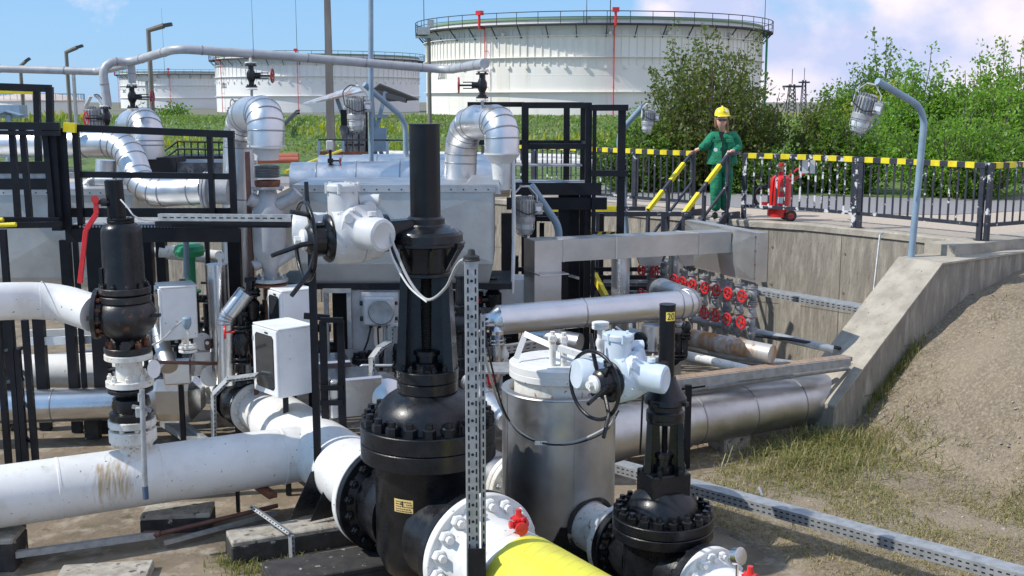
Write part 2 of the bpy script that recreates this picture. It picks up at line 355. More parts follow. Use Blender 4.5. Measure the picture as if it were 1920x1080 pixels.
M['grassb'] = leafmat('grass_blades', (.10, .20, .032), (.18, .27, .055), (.30, .28, .11), .5, .3)
M['drygrass'] = leafmat('dry_grass_blades', (.42, .34, .17), (.30, .24, .11), (.16, .17, .05), 2.5, .2)
M['greeng'] = leafmat('weed_blades', (.09, .13, .025), (.19, .20, .05), (.36, .30, .14), 4, .25)
# --- pit floor
g = MB(); nx, ny = 60, 50
for j in range(ny + 1):
    for i in range(nx + 1):
        x = -26 + 36 * i / nx; y = 2 + 24 * j / ny
        g.v.append((x, y, .03 * (noise.noise(V((x, y, 0)) * .8)) - .01))
for j in range(ny):
    for i in range(nx):
        a = j * (nx + 1) + i; g.f.append((a, a + 1, a + nx + 2, a + nx + 1)); g.m.append(0)
struct(g.build('pit_floor', M['pit'], origin=(0, 0, 0), angle=80))
# --- upper ground, one sheet to the horizon round the pit edge
EDGE = [(-90, 26), (-26, 26), (-1, 22.5), (.5, 21.3), (2.3, 19.3), (3.78, 17.9), (4.55, 17.4), (5.5, 16.3), (6.0, 15.6), (6.42, 15.1)]
EDGE2 = EDGE[:-1] + [(6.22, 14.95), (11.4, 18.35), (90, 69)]
g = MB(); n = len(EDGE2)
for k, (x, y) in enumerate(EDGE2): g.v.append((x, y, R_))
for k, (x, y) in enumerate(EDGE2):
    fx = -1800 + 3600 * k / (n - 1); g.v.append((fx, 2500 - (0 if 0 < k < n - 1 else 2300), R_))
for k in range(n - 1): g.f.append((k, k + 1, n + k + 1, n + k)); g.m.append(0)
struct(g.build('upper_ground', M['gravel'], origin=(0, 20, R_)))
# --- road sheet behind the railing
def offs(pts, d):
    out = []
    for i, p in enumerate(pts):
        a = V(pts[max(i - 1, 0)]).to_2d() if False else V((*pts[max(i - 1, 0)], 0)); b = V((*pts[min(i + 1, len(pts) - 1)], 0)); t = (b - a).normalized()
        out.append(V((p[0] - t.y * d, p[1] + t.x * d, 0)))
    return out
RL = [(-9, 24.5), (-3, 22.6), (.5, 20.8), (2.6, 19.2), (3.9, 18.1), (5.2, 17.3), (7.0, 17.1), (10, 18.1), (17, 21.5)]
VL = lambda l: [V((x, y, 0)) for x, y in l]
RIN = VL([(-8.5, 26.5), (-2.4, 24.5), (1.5, 22.3), (3.7, 20.6), (5.0, 19.5), (6.0, 19.1), (7.4, 18.95), (9.6, 19.9), (16.3, 23.2)])
ROUT = VL([(-9, 29.6), (-1.5, 27.5), (3, 25.2), (5.2, 23.4), (6.6, 22.6), (8, 22.3), (10, 22.6), (13, 23.5), (20, 27)])
g = MB(); a = RIN; b = ROUT
g.v = [(p.x, p.y, R_ + .006) for p in a] + [(p.x, p.y, R_ + .006) for p in b]; k = len(a)
for i in range(k - 1): g.f.append((i, i + 1, k + i + 1, k + i)); g.m.append(0)
struct(g.build('road', M['road']))
g = MB(); a = ROUT; b = [V((-70 + 150 * i / (len(RL) - 1), 78, 0)) for i in range(len(RL))]
g.v = [(p.x, p.y, R_ + .012) for p in a] + [(p.x, p.y, R_ + .012) for p in b]
for i in range(k - 1): g.f.append((i, i + 1, k + i + 1, k + i)); g.m.append(0)
struct(g.build('verge', M['grass']))
M['farground'] = mat('far_ground_low_bounce', (.17, .165, .12), .95, col2=(.12, .13, .08), scale=.05)  # added far sheet, coloured dull to cut green bounce onto the tanks
g = MB(); g.v = [(-1700, 79, R_ + .03), (1700, 79, R_ + .03), (1700, 2300, R_ + .03), (-1700, 2300, R_ + .03)]; g.f = [(0, 1, 2, 3)]; g.m = [0]
struct(g.build('far_ground', M['farground']))
g = MB(); g.v = [(-90, 29, R_ + .02), (3, 29, R_ + .02), (4, 42, R_ + .02), (-90, 42, R_ + .02)]; g.f = [(0, 1, 2, 3)]; g.m = [0]
struct(g.build('lawn', M['grass']))
# --- pit retaining wall (poured panels with joints, form-tie holes)
def wall_run(pts, z0, z1, th, name, label, cap=True):
    root = thing(name, label, 'wall', (pts[0][0], pts[0][1], z0)); m = MB(); j = MB(); c = MB(); L = 0
    P3 = [V((x, y, 0)) for x, y in pts]
    m.sweep([p for p in P3], [(-.0, z0), (-th, z0), (-th, z1 - .1), (0, z1 - .1)])
    c.sweep([p for p in P3], [(.03, z1 - .1), (-th - .02, z1 - .1), (-th - .02, z1 - .012), (.0, z1), (.03, z1 - .02)])
    m.build('wall_face', M['concrete'], root, recalc=True); c.build('coping', M['concretel'], root, recalc=True)
    for a, b in zip(P3[:-1], P3[1:]):
        d = (b - a); l = d.length; d.normalize(); nrm = V((d.y, -d.x, 0)); t = (1.25 - L % 1.25)
        while t < l:
            p = a + d * t + nrm * .003
            j.beam(p + V((0, 0, z0)), p + V((0, 0, z1 - .12)), .008, .006, up=nrm)
            for zz in (z1 - .4, z1 - 1.0): j.cyl(p + d * .07 + V((0, 0, zz)) - nrm * .01, p + d * .07 + V((0, 0, zz)) + nrm * .006, .018, seg=8)
            t += 1.25
        L += l
        for zz in ((z1 - .95,) if int(L * 3) % 2 else (z1 - 1.3,)): j.beam(a + nrm * .003 + V((0, 0, zz)), a.lerp(b, .62) + nrm * .003 + V((0, 0, zz)), .004, .008)
    j.build('panel_joint', M['jointm'], root, recalc=True)
M['jointm'] = mat('dark_concrete_joint', (.17, .15, .125), .95)
wall_run(EDGE, -.05, R_ + .02, .32, 'retaining_wall', 'curved poured concrete retaining wall under the yellow and black railing')
# --- wing wall with its sloped top
C0 = V((3.90, 13.15, 0)); WD = V((.836, .549, 0)); WN = V((-.549, .836, 0))
root = thing('wing_wall', 'concrete wing wall with a ramped top running down into the pit beside the earth slope', 'wall', C0)
prof = [(0, -.1), (0, .43), (.06, .49), (1.91, 2.03), (9, 2.12), (9, -.1)]
m = MB(); m.prism(C0, WD, (0, 0, 1), WN, prof, 0, .64); m.build('wall_face', M['concrete'], root, recalc=True, angle=20)
m = MB(); tp = [(0, .43), (.06, .49), (1.91, 2.03), (9, 2.12)]
m.prism(C0, WD, (0, 0, 1), WN, [(a, b + .004) for a, b in tp] + [(a, b + .03) for a, b in reversed(tp)], -.02, .66); m.build('coping', M['concretel'], root, recalc=True, angle=20)
m = MB()
for s_, z_ in ((.55, .95), (1.25, 1.5)): m.beam(C0 + WD * (s_ * .0 + .1) * 0 + WD * (s_) - WN * .001 + V((0, 0, z_ - .45)), C0 + WD * (s_ + 1.1) - WN * .001 + V((0, 0, z_ - .40)), .006, .01)
m.build('panel_joint', M['jointm'], root)
m = MB(); m.prism(C0, WD, (0, 0, 1), WN, [(2.5, 1.4), (14, 1.4), (14, R_ + .012), (2.5, R_ + .012)], .22, .70); m.build('back_kerb', M['concretel'], root, recalc=True)
# --- earth slope
HT = [(-9, 0), (-.15, 0), (.25, .06), (.82, .48), (1.38, .99), (2.48, 1.58), (4, 1.85), (7, 2.05), (30, 2.1)]
def hgt(x, y):
    p = V((x, y, 0)) - C0; s_ = p.x * .94 + p.y * .34
    s_ -= .35 * max(0, -(p.dot(WN))) * .35
    for (a, h1), (b, h2) in zip(HT[:-1], HT[1:]):
        if a <= s_ < b: return h1 + (h2 - h1) * (s_ - a) / (b - a)
    return 0
g = MB(); nx, ny = 150, 150; S0 = C0 - WN * .0
for j in range(ny + 1):
    for i in range(nx + 1):
        q = S0 + WD * (-3.2 + 11.5 * i / nx) - WN * (10 * j / ny - .0)
        h = hgt(q.x, q.y); w_ = min(1, h * 4); nn = noise.fractal(q * .9, 1, 2, 4) * .05 + noise.fractal(q * 5, 1, 2, 3) * .015
        g.v.append((q.x, q.y, h + nn * (w_ + .3) + (.02 if i > 0 else -.05)))
for j in range(ny):
    for i in range(nx):
        a = j * (nx + 1) + i; g.f.append((a, a + nx + 1, a + nx + 2, a + 1)); g.m.append(0)
struct(g.build('earth_slope', M['earth'], origin=(5, 10, 0), angle=80))
m = MB(); rr = random.Random(77)
for k in range(1500):
    q = C0 + WD * rr.uniform(-3, 4.2) - WN * rr.uniform(.02, 7); z = hgt(q.x, q.y); s_ = rr.uniform(.006, .022); a = rr.uniform(0, 3)
    m.lathe((q.x, q.y, z + .012), (rr.uniform(-.4, .4), rr.uniform(-.4, .4), 1), [(s_ * .5, -s_ * .4), (s_, 0), (s_ * .6, s_ * .55), (.001, s_ * .6)], 6)
M['pebble'] = mat('pebble', (.42, .38, .32), .9, col2=(.25, .22, .19), scale=11, lo=.45, hi=.55)
tag(m.build('loose_stones', M['pebble'], angle=60), 'small loose stones strewn over the earth slope and its foot', 'stones', kind='stuff')
# --- berm
g = MB(); nx, ny = 200, 26
def bz(x, y):
    t = (y - 38) / 14
    r = R_ - .05 + 1.2 * max(0, min(1, t)) ** .9 - .4 * max(0, (y - 62) / 14)
    return r + .10 * noise.fractal(V((x, y, 0)) * .35, 1, 2, 4) * (1 if 0 < t else .2)
for j in range(ny + 1):
    for i in range(nx + 1):
        x = -75 + 110 * i / nx; y = 37 + 40 * j / ny; g.v.append((x, y, bz(x, y)))
for j in range(ny):
    for i in range(nx):
        a = j * (nx + 1) + i; g.f.append((a, a + 1, a + nx + 2, a + nx + 1)); g.m.append(0)
struct(g.build('grassy_berm', M['grass'], origin=(0, 50, R_), angle=80))
def blades(spots, name, mat_, label, wid=.012, seed=1, cat='grass'):
    r = random.Random(seed); vs = []; fs = []
    for (x, y, z, h, w, lean) in spots:
        a = r.uniform(0, 6.28); d = V((math.cos(a), math.sin(a), 0)); e = V((-d.y, d.x, 0)) * w; l = lean * h * r.uniform(.3, 1.2); b = len(vs); p = V((x, y, z - .02))
        vs += [p - e, p + e, p + d * l * .4 + V((0, 0, h * .6)) + e * .7, p + d * l * .4 + V((0, 0, h * .6)) - e * .7, p + d * l + V((0, 0, h * (1 - lean * .3)))]
        fs += [(b, b + 1, b + 2, b + 3), (b + 3, b + 2, b + 4)]
    m = MB(); m.v = [tuple(v) for v in vs]; m.f = fs; m.m = [0] * len(fs)
    return tag(m.build(name, mat_, origin=spots[0][:3]), label, cat, kind='stuff')
r = random.Random(3); sp = []; fl = []
for k in range(40000):
    x = r.uniform(-42, 16); y = r.uniform(37.5, 54) if r.random() < .85 else r.uniform(50, 55)
    sp.append((x, y, bz(x, y), r.uniform(.06, .22), r.uniform(.02, .045), r.uniform(.5, 1.2)))
blades(sp, 'berm_grass', M['grassb'], 'rough green grass covering the long berm in front of the storage tanks', seed=4)
for k in range(9000):
    x = r.uniform(-42, 14); y = r.uniform(39, 55)
    if noise.noise(V((x * .16, y * .25, 3))) > .22 + (.12 if x > -3 else 0): fl.append((x, y, bz(x, y), r.uniform(.25, .5), r.uniform(.03, .06), .5))
blades(fl, 'yellow_flowers', M['leafy'], 'yellow flowering weeds scattered in patches over the green berm', seed=5, cat='flowers')
sp = []
for k in range(60000):
    q = C0 + WD * r.uniform(-3.1, 3.2) - WN * r.uniform(.0, 6.5); hh = hgt(q.x, q.y)
    if noise.noise(V((q.x * 1.3, q.y * 1.3, 7))) + r.gauss(0, .14) > .02 + hh * .42 - max(0, -(q - C0).dot(WN) - 2.0) * .2: sp.append((q.x, q.y, hh + .012, r.uniform(.03, .13), r.uniform(.0025, .0055), r.uniform(.9, 2.2)))
blades(sp, 'dry_grass', M['drygrass'], 'dry straw coloured grass lying along the foot of the earth slope', seed=6)
sp = []
for k in range(16000):
    q = C0 + WD * r.uniform(-3.1, .6) - WN * r.uniform(-.2, 6.0)
    if noise.noise(V((q.x * 1.0, q.y * 1.0, 2))) > .10 and hgt(q.x, q.y) < .3: sp.append((q.x, q.y, hgt(q.x, q.y) + .02, r.uniform(.03, .13), r.uniform(.003, .007), r.uniform(.6, 1.7)))
for k in range(1300):
    q = C0 + V((r.gauss(-.25, .5), r.gauss(-.75, .38), 0)); sp.append((q.x, q.y, hgt(q.x, q.y), r.uniform(.12, .34), r.uniform(.004, .008), r.uniform(.5, 1.5)))
for k in range(500):      # clump at the end of the wing wall
    q = C0 + V((r.gauss(-.1, .28), r.gauss(-.22, .15), 0)); sp.append((q.x, q.y, .0, r.uniform(.12, .38), .006, r.uniform(.3, .9)))
for k in range(700):      # along the wall foot
    s_ = r.choice((.9, 1.15, 1.3, .7)) + r.gauss(0, .12); q = C0 + WD * s_ - WN * abs(r.gauss(.03, .06)); sp.append((q.x, q.y, hgt(q.x, q.y), r.uniform(.06, .28), .005, r.uniform(.3, .9)))
blades([(q_[0] + r.gauss(0, .05), q_[1] + r.gauss(0, .05), q_[2], q_[3] * 1.05, q_[4] * .7, q_[5] * 1.5) for q_ in sp[-3300::2]], 'straw_tufts', M['drygrass'], 'dead straw mixed into the weeds at the end of the wing wall', seed=18)
blades(sp, 'green_weeds', M['greeng'], 'tufts of green weeds round the low end of the wing wall', seed=8)
sp = []
for k in range(3500):
    q = C0 + WD * r.uniform(.3, 5) - WN * r.uniform(.05, 7)
    if noise.noise(V((q.x * .9, q.y * .9, 12))) + (-(q - C0).dot(WN)) * .05 > .22: sp.append((q.x, q.y, hgt(q.x, q.y) + .01, r.uniform(.03, .14), r.uniform(.003, .006), r.uniform(.5, 1.4)))
blades(sp, 'sparse_slope_grass', M['drygrass'], 'sparse thin grass growing over the bare earth slope', seed=9)
sp = []
for (cx, cy, n_, s1) in ((440, 1050, 260, .12), (470, 1068, 200, .1), (30, 800, 160, .2), (12, 805, 120, .15), (560, 1060, 150, .15)):
    c_ = atz(cx, cy, 0)
    for k in range(n_): sp.append((c_.x + r.gauss(0, s1), c_.y + r.gauss(0, s1), 0.0, r.uniform(.03, .1), .005, r.uniform(.3, 1)))
blades(sp, 'pit_weeds', M['greeng'], 'small green weeds growing between the blocks on the pit floor', seed=10)
# --- storage tanks
M['tank'] = mat('tank_white', (.85, .82, .74), .5, col2=(.79, .76, .67), scale=.35, lo=.4, hi=.7, col3=(.58, .55, .47), scale3=.9, lo3=.56, hi3=.8, stretch=(1, 1, .12))
M['tankw'] = mat('tank_white_clean', (.80, .79, .77), .5, col2=(.75, .74, .71), scale=.2, stretch=(1, 1, .15))
M['tankstain'] = mat('tank_rust_stain', (.74, .64, .42), .6, col2=(.76, .73, .65), scale=1.5, lo=.3, hi=.55, stretch=(1.5, 1.5, .1))
M['gang'] = mat('gangway_steel', (.035, .04, .05), .6)
M['rimgreen'] = mat('tank_rim_green', (.22, .34, .20), .6)
M['numb'] = mat('tank_number_grey', (.04, .04, .045), .7)
def tank(cx, cy, Rr, label, num, numphi, pipes, m_, detail=1, gaps=(), rods=()):
    root = thing('storage_tank', label, 'storage tank', (cx, cy, R_), 'large white crude oil tanks behind the berm')
    def P(phi, r_, z): return V((cx + r_ * math.sin(phi), cy - r_ * math.cos(phi), z))
    m = MB(); m.lathe((cx, cy, 0), (0, 0, 1), [(Rr, R_ - 1), (Rr, 12.0), (Rr - .1, 12.0), (Rr - .1, 11.2), (.01, 11.2)], 160)
    for z in (10.29, 8.28, 4.99):
        m.lathe((cx, cy, 0), (0, 0, 1), [(Rr, z - .06), (Rr + .32, z - .03), (Rr + .32, z + .03), (Rr, z + .06)], 160)
    n = 150 if detail else 100
    for k in range(n):
        ph = 2 * math.pi * k / n
        if math.cos(ph) < -.1: continue
        a = P(ph, Rr + .05, 7.55); b = P(ph, Rr + .05, 10.85); m.beam(a, b, .10, .09, up=(math.sin(ph), -math.cos(ph), 0))
    for k in range(60):
        ph = 2 * math.pi * k / 60
        if math.cos(ph) > 0: m.box(P(ph, Rr + .1, 7.35), (.28, .25, .28), rz=ph)
    for z in (3.6, 6.6): m.lathe((cx, cy, 0), (0, 0, 1), [(Rr, z - .02), (Rr + .015, z), (Rr, z + .02)], 160)
    m.build('shell', m_, root, angle=30)
    m = MB(); m.lathe((cx, cy, 0), (0, 0, 1), [(Rr + .01, 11.78), (Rr + .12, 11.8), (Rr + .12, 12.0), (Rr - .1, 12.06)], 160); m.build('rim', M['rimgreen'], root)
    m = MB(); m.lathe((cx, cy, 0), (0, 0, 1), [(Rr + .05, 11.22), (Rr + 1.15, 11.22), (Rr + 1.15, 11.36), (Rr + .05, 11.36)], 160)
    n = 42
    for k in range(n):
        ph = 2 * math.pi * k / n
        m.beam(P(ph, Rr + 1.05, 11.25), P(ph, Rr + .03, 10.1), .09, .09)
    m.build('gangway', M['gang'], root)
    m = MB(); n = 56
    for z, r0 in ((12.45, .045), (11.95, .03)):
        m.torus((cx, cy, z), (0, 0, 1), Rr + 1.12, r0, 160, 5)
    for k in range(n):
        ph = 2 * math.pi * k / n; m.cyl(P(ph, Rr + 1.12, 11.3), P(ph, Rr + 1.12, 12.45), .035, seg=5)
    m.build('railing', M['gang'], root)
    for ph in pipes:
        m = MB(); m.cyl(P(ph, Rr + .45, R_ - 1), P(ph, Rr + .45, 11.1), .055, seg=8); m.cyl(P(ph, Rr + 1.3, 11.1), P(ph, Rr + 1.3, 12.4), .13, seg=8)
        m.beam(P(ph, Rr + .45, 11.1), P(ph, Rr + 1.3, 11.12), .12, .12)
        for z in (3, 5.5, 7.2, 9): m.beam(P(ph, Rr, z), P(ph, Rr + .5, z - .1), .05, .05)
        q = m.build('foam_pipe', M['red'], root); m = MB(); m.box(P(ph, Rr + 1.25, 12.55), (.62, .5, .42), rz=ph); m.build('foam_box', M['red'], q)
    if num:
        t = text_mb(num, 1.25, (0, 0, 0), (.72, 0, 0), (0, 0, 1), (0, -1, 0)); vs = []
        for x, y, z in t.v:
            ph = numphi + x / Rr; vs.append(tuple(P(ph, Rr + .02, 6.75 + z)))
        t.v = vs; t.build('tank_number', M['numb'], root)
    for ph, h in rods:
        m = MB(); m.cyl(P(ph, Rr + .2, 11.4), P(ph, Rr + .2, 12.4 + h), .05, .02, seg=5); m.build('lightning_rod', M['gang'], root)
    for k, ph in enumerate((-.55, .02, .33, .75)):
        m = MB(); m.tube([P(ph, Rr, 10.6), P(ph, Rr + .3, 10.6), P(ph, Rr + .34, 10.35)], .17, 8, bend=.1); m.build('vent', m_, root)
    return root, P
t1, P1 = tank(8.9, 127, 18.4, 'largest white oil tank on the right with rust streak and dark gangway', '20001', -1.07, (-.66, .04), M['tank'], rods=((-1.45, 8), (.02, 9), (-.1, 2), (1.35, 5)))
m = MB()                                                      # rust streak, its own skin on the shell
for i in range(7):
    a = -.60 + i * .0115; m.add([P1(a, 18.415, 10.9), P1(a + .0115, 18.415, 10.9), P1(a + .0115, 18.415, 2.3), P1(a, 18.415, 2.3)], [(3, 2, 1, 0)])
m.build('rust_streak', M['tankstain'], t1)
m = MB(); m.cyl(P1(1.25, 19.0, R_), P1(1.25, 19.0, 11.2), .12, seg=8); m.build('drain_pipe', M['green'], t1)
tank(-35.6, 210, 18.4, 'second white oil tank in the middle distance with dark ribs and red pipes', '20002', -.93, (-.93, -.02), M['tankw'], 0, rods=((-.45, 10), (-.02, 12)))
tank(-91.5, 322, 18.4, 'farthest white oil tank with red pipe standing behind the overhead grey pipe', '20003', -.9, (-1.2, 0.02), M['tankw'], 0, rods=((-.05, 16),))
# low dome-roofed tank on the left
c = V((-45.6, 109, R_ - 1)); root = thing('domed_tank', 'low pale tank with a shallow domed roof behind the left platform', 'storage tank', c)
m = MB(); m.lathe(c, (0, 0, 1), [(4.3, 0), (4.3, 2.9)], 48); m.build('shell', M['tankw'], root)
m = MB(); m.lathe(c, (0, 0, 1), [(4.4, 2.9), (4.38, 3.0), (3.4, 3.35), (1.8, 3.6), (.1, 3.68)], 48)
M['roofpk'] = mat('faded_roof', (.55, .45, .40), .8, col2=(.45, .40, .36), scale=1)
m.build('roof', M['roofpk'], root)
m = MB(); m.torus(c + V((0, 0, 3.6)), (0, 0, 1), 4.3, .02, 48, 4)
for k in range(40): a = k * math.pi / 20; m.cyl(c + V((4.3 * math.cos(a), 4.3 * math.sin(a), 2.95)), c + V((4.3 * math.cos(a), 4.3 * math.sin(a), 3.6)), .02, seg=4)
m.build('railing', M['gang'], root)
# --- trees: shoots carrying leaf-sized faces
def tree(name, label, cat, base, shoots, H, Wd, leaf, lm, seed, up=.6, density=46, group=None, low=0.0, depth=1.0, twist=.25, trunkr=.06):
    r = random.Random(seed); root = thing(name, label, cat, base, group); lv = []; lf = []; br = MB(); b0 = V(base)
    for s_ in range(shoots):
        an = r.uniform(0, 6.283); rad = Wd * math.sqrt(r.random()); hh = H * (1 - (rad / Wd) ** 2 * (1 - up)) * r.uniform(.55, 1.0)
        if r.random() < .16: hh = min(hh * r.uniform(1.1, 1.4), H * 1.22)
        top = b0 + V((math.cos(an) * rad, math.sin(an) * rad * depth, hh)); st = b0 + V((math.cos(an) * rad * .25, math.sin(an) * rad * .25 * depth, 0))
        mid = b0 + V((math.cos(an) * rad * .8, math.sin(an) * rad * .8 * depth, hh * .45)) + V((r.uniform(-1, 1), r.uniform(-1, 1), r.uniform(-.5, .5))) * twist
        nseg = 7; pts = [(st * (1 - t) ** 2 + mid * (2 * t * (1 - t)) + top * t * t) for t in [k / nseg for k in range(nseg + 1)]]
        pts = [p + V((r.uniform(-1, 1), r.uniform(-1, 1), 0)) * .06 * (i / nseg) for i, p in enumerate(pts)]
        if s_ % 2 == 0: br.tube(pts, [trunkr * .45 * (1 - i / (nseg + .6)) + .004 for i in range(nseg + 1)], 4, cap=False)
        nl = int(density * hh)
        for k in range(nl):
            if k % 8 == 0:
                t = low + (1 - low) * r.random() ** .8; f = t * nseg; i = min(int(f), nseg - 1); cl_ = pts[i].lerp(pts[i + 1], f - i)
                sp_ = .20 * (1.15 - t) + .03; cl_ = cl_ + V((r.gauss(0, sp_), r.gauss(0, sp_), r.gauss(0, sp_ * .8))); cr_ = leaf * r.uniform(.5, 1.0)
            p = cl_ + V((r.gauss(0, cr_), r.gauss(0, cr_), r.gauss(0, cr_)))
            if p.z < b0.z + .02: continue
            n = V((r.gauss(0, 1), r.gauss(0, 1), r.gauss(.5, .8))).normalized(); u = n.orthogonal().normalized(); u = Matrix.Rotation(r.uniform(0, 6.28), 3, n) @ u; w = n.cross(u)
            l = leaf * r.uniform(.6, 1.35); b = len(lv)
            lv += [tuple(p), tuple(p + u * l * .5 + w * l * .3), tuple(p + u * l), tuple(p + u * l * .5 - w * l * .3)]; lf.append((b, b + 1, b + 2, b + 3))
    br.tube([b0, b0 + V((0, 0, H * .35)), b0 + V((.1, 0, H * .6))], [trunkr, trunkr * .7, trunkr * .3], 6)
    br.build('trunk', M['bark'], root)
    m = MB(); m.v = lv; m.f = lf; m.m = [0] * len(lf); m.build('crown', lm, root, angle=180)
    return root
def gp(px, Y, z=R_): p = at(px, 400, Y); return V((p.x, Y, z))
tree('plum_tree', 'big dark leafed bushy tree behind the worker with upright shoots', 'tree', gp(1330, 24.5), 250, 3.35, 1.65, .085, M['leafd'], 11, up=.5, density=60, twist=.35)
tree('broad_bush', 'bright green low bush behind the railing left of the worker', 'bush', gp(1195, 24), 120, 1.55, 1.15, .08, M['leafm'], 12, up=.65, density=75, depth=.7)
tree('spindly_shrub', 'dark thin shrub with tall loose shoots right of the worker behind the extinguisher', 'shrub', gp(1530, 24), 100, 2.2, .62, .08, M['leafd'], 13, up=.5, density=66, twist=.35)
tree('round_tree', 'rounded mid green tree crown standing farther back behind the shrubs', 'tree', gp(1622, 42), 220, 3.7, 2.1, .13, M['leafm'], 14, up=.45, density=44, group=None)
tree('hedge_tree', 'tall bright green hedge tree behind the right lamp', 'tree', gp(1720, 27), 190, 2.6, 1.15, .09, M['leafb'], 15, up=.72, density=60)
tree('hedge_tree', 'tall bright green hedge tree at the right edge of the view', 'tree', gp(1860, 27), 230, 2.85, 1.6, .09, M['leafb'], 16, up=.75, density=58)
tree('hedge_tree', 'low bright green bush in front of the hedge near the railing corner', 'bush', gp(1800, 22.5), 160, 1.8, 1.7, .075, M['leafb'], 17, up=.7, density=80, depth=.6)
tree('hedge_tree', 'green bush behind the railing just right of the white notice', 'bush', gp(1590, 23.5), 110, 1.9, .8, .075, M['leafm'], 18, up=.6, density=80, depth=.7)
tree('dark_bush', 'dark green bush between the worker and the spindly shrub', 'bush', gp(1425, 23.5), 100, 1.0, .9, .075, M['leafm'], 19, up=.7, density=80, depth=.7)
tree('flowering_shrub', 'low yellow flowering shrub showing between the tree crowns', 'shrub', gp(1650, 33), 90, 2.5, 1.3, .09, M['leafy'], 20, up=.6, density=50, low=.35)
for i, (px, Y, h, w_) in enumerate(((1455, 60, .9, 3), (1500, 70, 1.0, 4), (1250, 52, 2.0, 2.5), (1950, 60, 7, 5))):
    tree('far_bush', ['grey green distant bush left of the radio mast', 'grey green distant bush under the radio mast', 'distant bush on the berm behind the large lamp post', 'distant tree far behind the right hedge'][i], 'bush', gp(px, Y, R_ + .2), 60, h * .6, w_, .2, M['leafm'], 30 + i, density=26)
for i, (px, h) in enumerate(((300, 1.0), (320, .8), (345, 1.1), (455, .7), (905, .9))):
    tree('berm_shrub', ['small shrub on the berm crest right of the concrete lamp post', 'very small shrub on the berm crest under the far tank', 'tallest small shrub on the berm crest under the far tank', 'small shrub on the berm crest at the second tank', 'small shrub on the berm crest below the rusty streak'][i], 'shrub', gp(px, 56, 3.0), 22, h, .8, .14, M['leafm'], 40 + i, density=40)
# ================================================================ RIGHT SIDE: railing, stairs, worker, lamps
M['coverall'] = mat('green_coverall_cloth', (.010, .235, .115), .8, col2=(.008, .17, .085), scale=10, bump=1, bscale=11, bdist=.05)
def railing(path, label, m_, zt=3.28, z0=R_, band=True, group=None, pick=.128, lowz=.26, posts=None, posth=0):
    root = thing('railing', label, 'railing', V((*path[0], z0)), group); P = [V((*p, 0)) for p in path]; L = [0]
    for a, b in zip(P[:-1], P[1:]): L.append(L[-1] + (b - a).length)
    def q(s_):
        for i in range(len(P) - 1):
            if s_ <= L[i + 1] + 1e-6: return P[i].lerp(P[i + 1], (s_ - L[i]) / (L[i + 1] - L[i])), (P[i + 1] - P[i]).normalized()
        return P[-1], (P[-1] - P[-2]).normalized()
    m = MB(); m.sweep(P, [(-.03, zt - .075), (.03, zt - .075), (.03, zt), (-.03, zt)]); m.build('top_rail', m_, root, recalc=True)
    m = MB(); m.sweep(P, [(-.025, z0 + lowz - .05), (.025, z0 + lowz - .05), (.025, z0 + lowz), (-.025, z0 + lowz)]); m.build('bottom_rail', m_, root, recalc=True)
    m = MB(); s_ = .07
    while s_ < L[-1]:
        p, d = q(s_); m.beam(p + V((0, 0, z0 + lowz)), p + V((0, 0, zt - .07)), .028, .012, up=(-d.y, d.x, 0)); s_ += pick
    m.build('balusters', m_, root)
    if band:
        m = MB(); s_ = .1
        while s_ + .14 < L[-1]:
            p, d = q(s_); p2, _ = q(s_ + .14); m.beam(p + V((0, 0, zt - .0365)), p2 + V((0, 0, zt - .0365)), .066, .080); s_ += .27
        m.build('yellow_band', M['yellow'], root)
    ps = posts or [i * L[-1] / max(1, round(L[-1] / 1.35)) for i in range(max(1, round(L[-1] / 1.35)) + 1)]
    for s_ in ps:
        p, d = q(min(max(s_, .04), L[-1] - .04)); m = MB(); n_ = V((d.y, -d.x, 0)) * -.0
        m.beam(p + V((0, 0, z0 - posth + .01)), p + V((0, 0, zt - .078)), .07, .05, up=(-d.y, d.x, 0)); m.box(p + V((0, 0, z0 - posth + .028)), (.12, .12, .012))
        m.build('post', m_, root)
    return root
ins = [(p.x, p.y) for p in offs(EDGE, .14)]
railing([(-.6, 22.35), (.6, 21.45), (2.4, 19.42), (3.06, 18.78)], 'black and yellow railing on the wall top left of the worker', M['navy'])
railing([(3.72, 18.12), (3.88, 18.0), (4.62, 17.5), (5.2, 16.85)], 'peeling black and yellow railing in front of the red extinguisher', M['navyp'])
railing([(5.2, 16.83), (5.58, 16.38), (6.08, 15.72), (6.42, 15.22)], 'black and yellow railing panel passing behind the large lamp post', M['navy'])
railing([(6.45, 15.2), (7.0, 15.5), (9.5, 17.1)], 'short railing section turning away at the right edge of the photo', M['navy'], posth=.12, pick=.16)
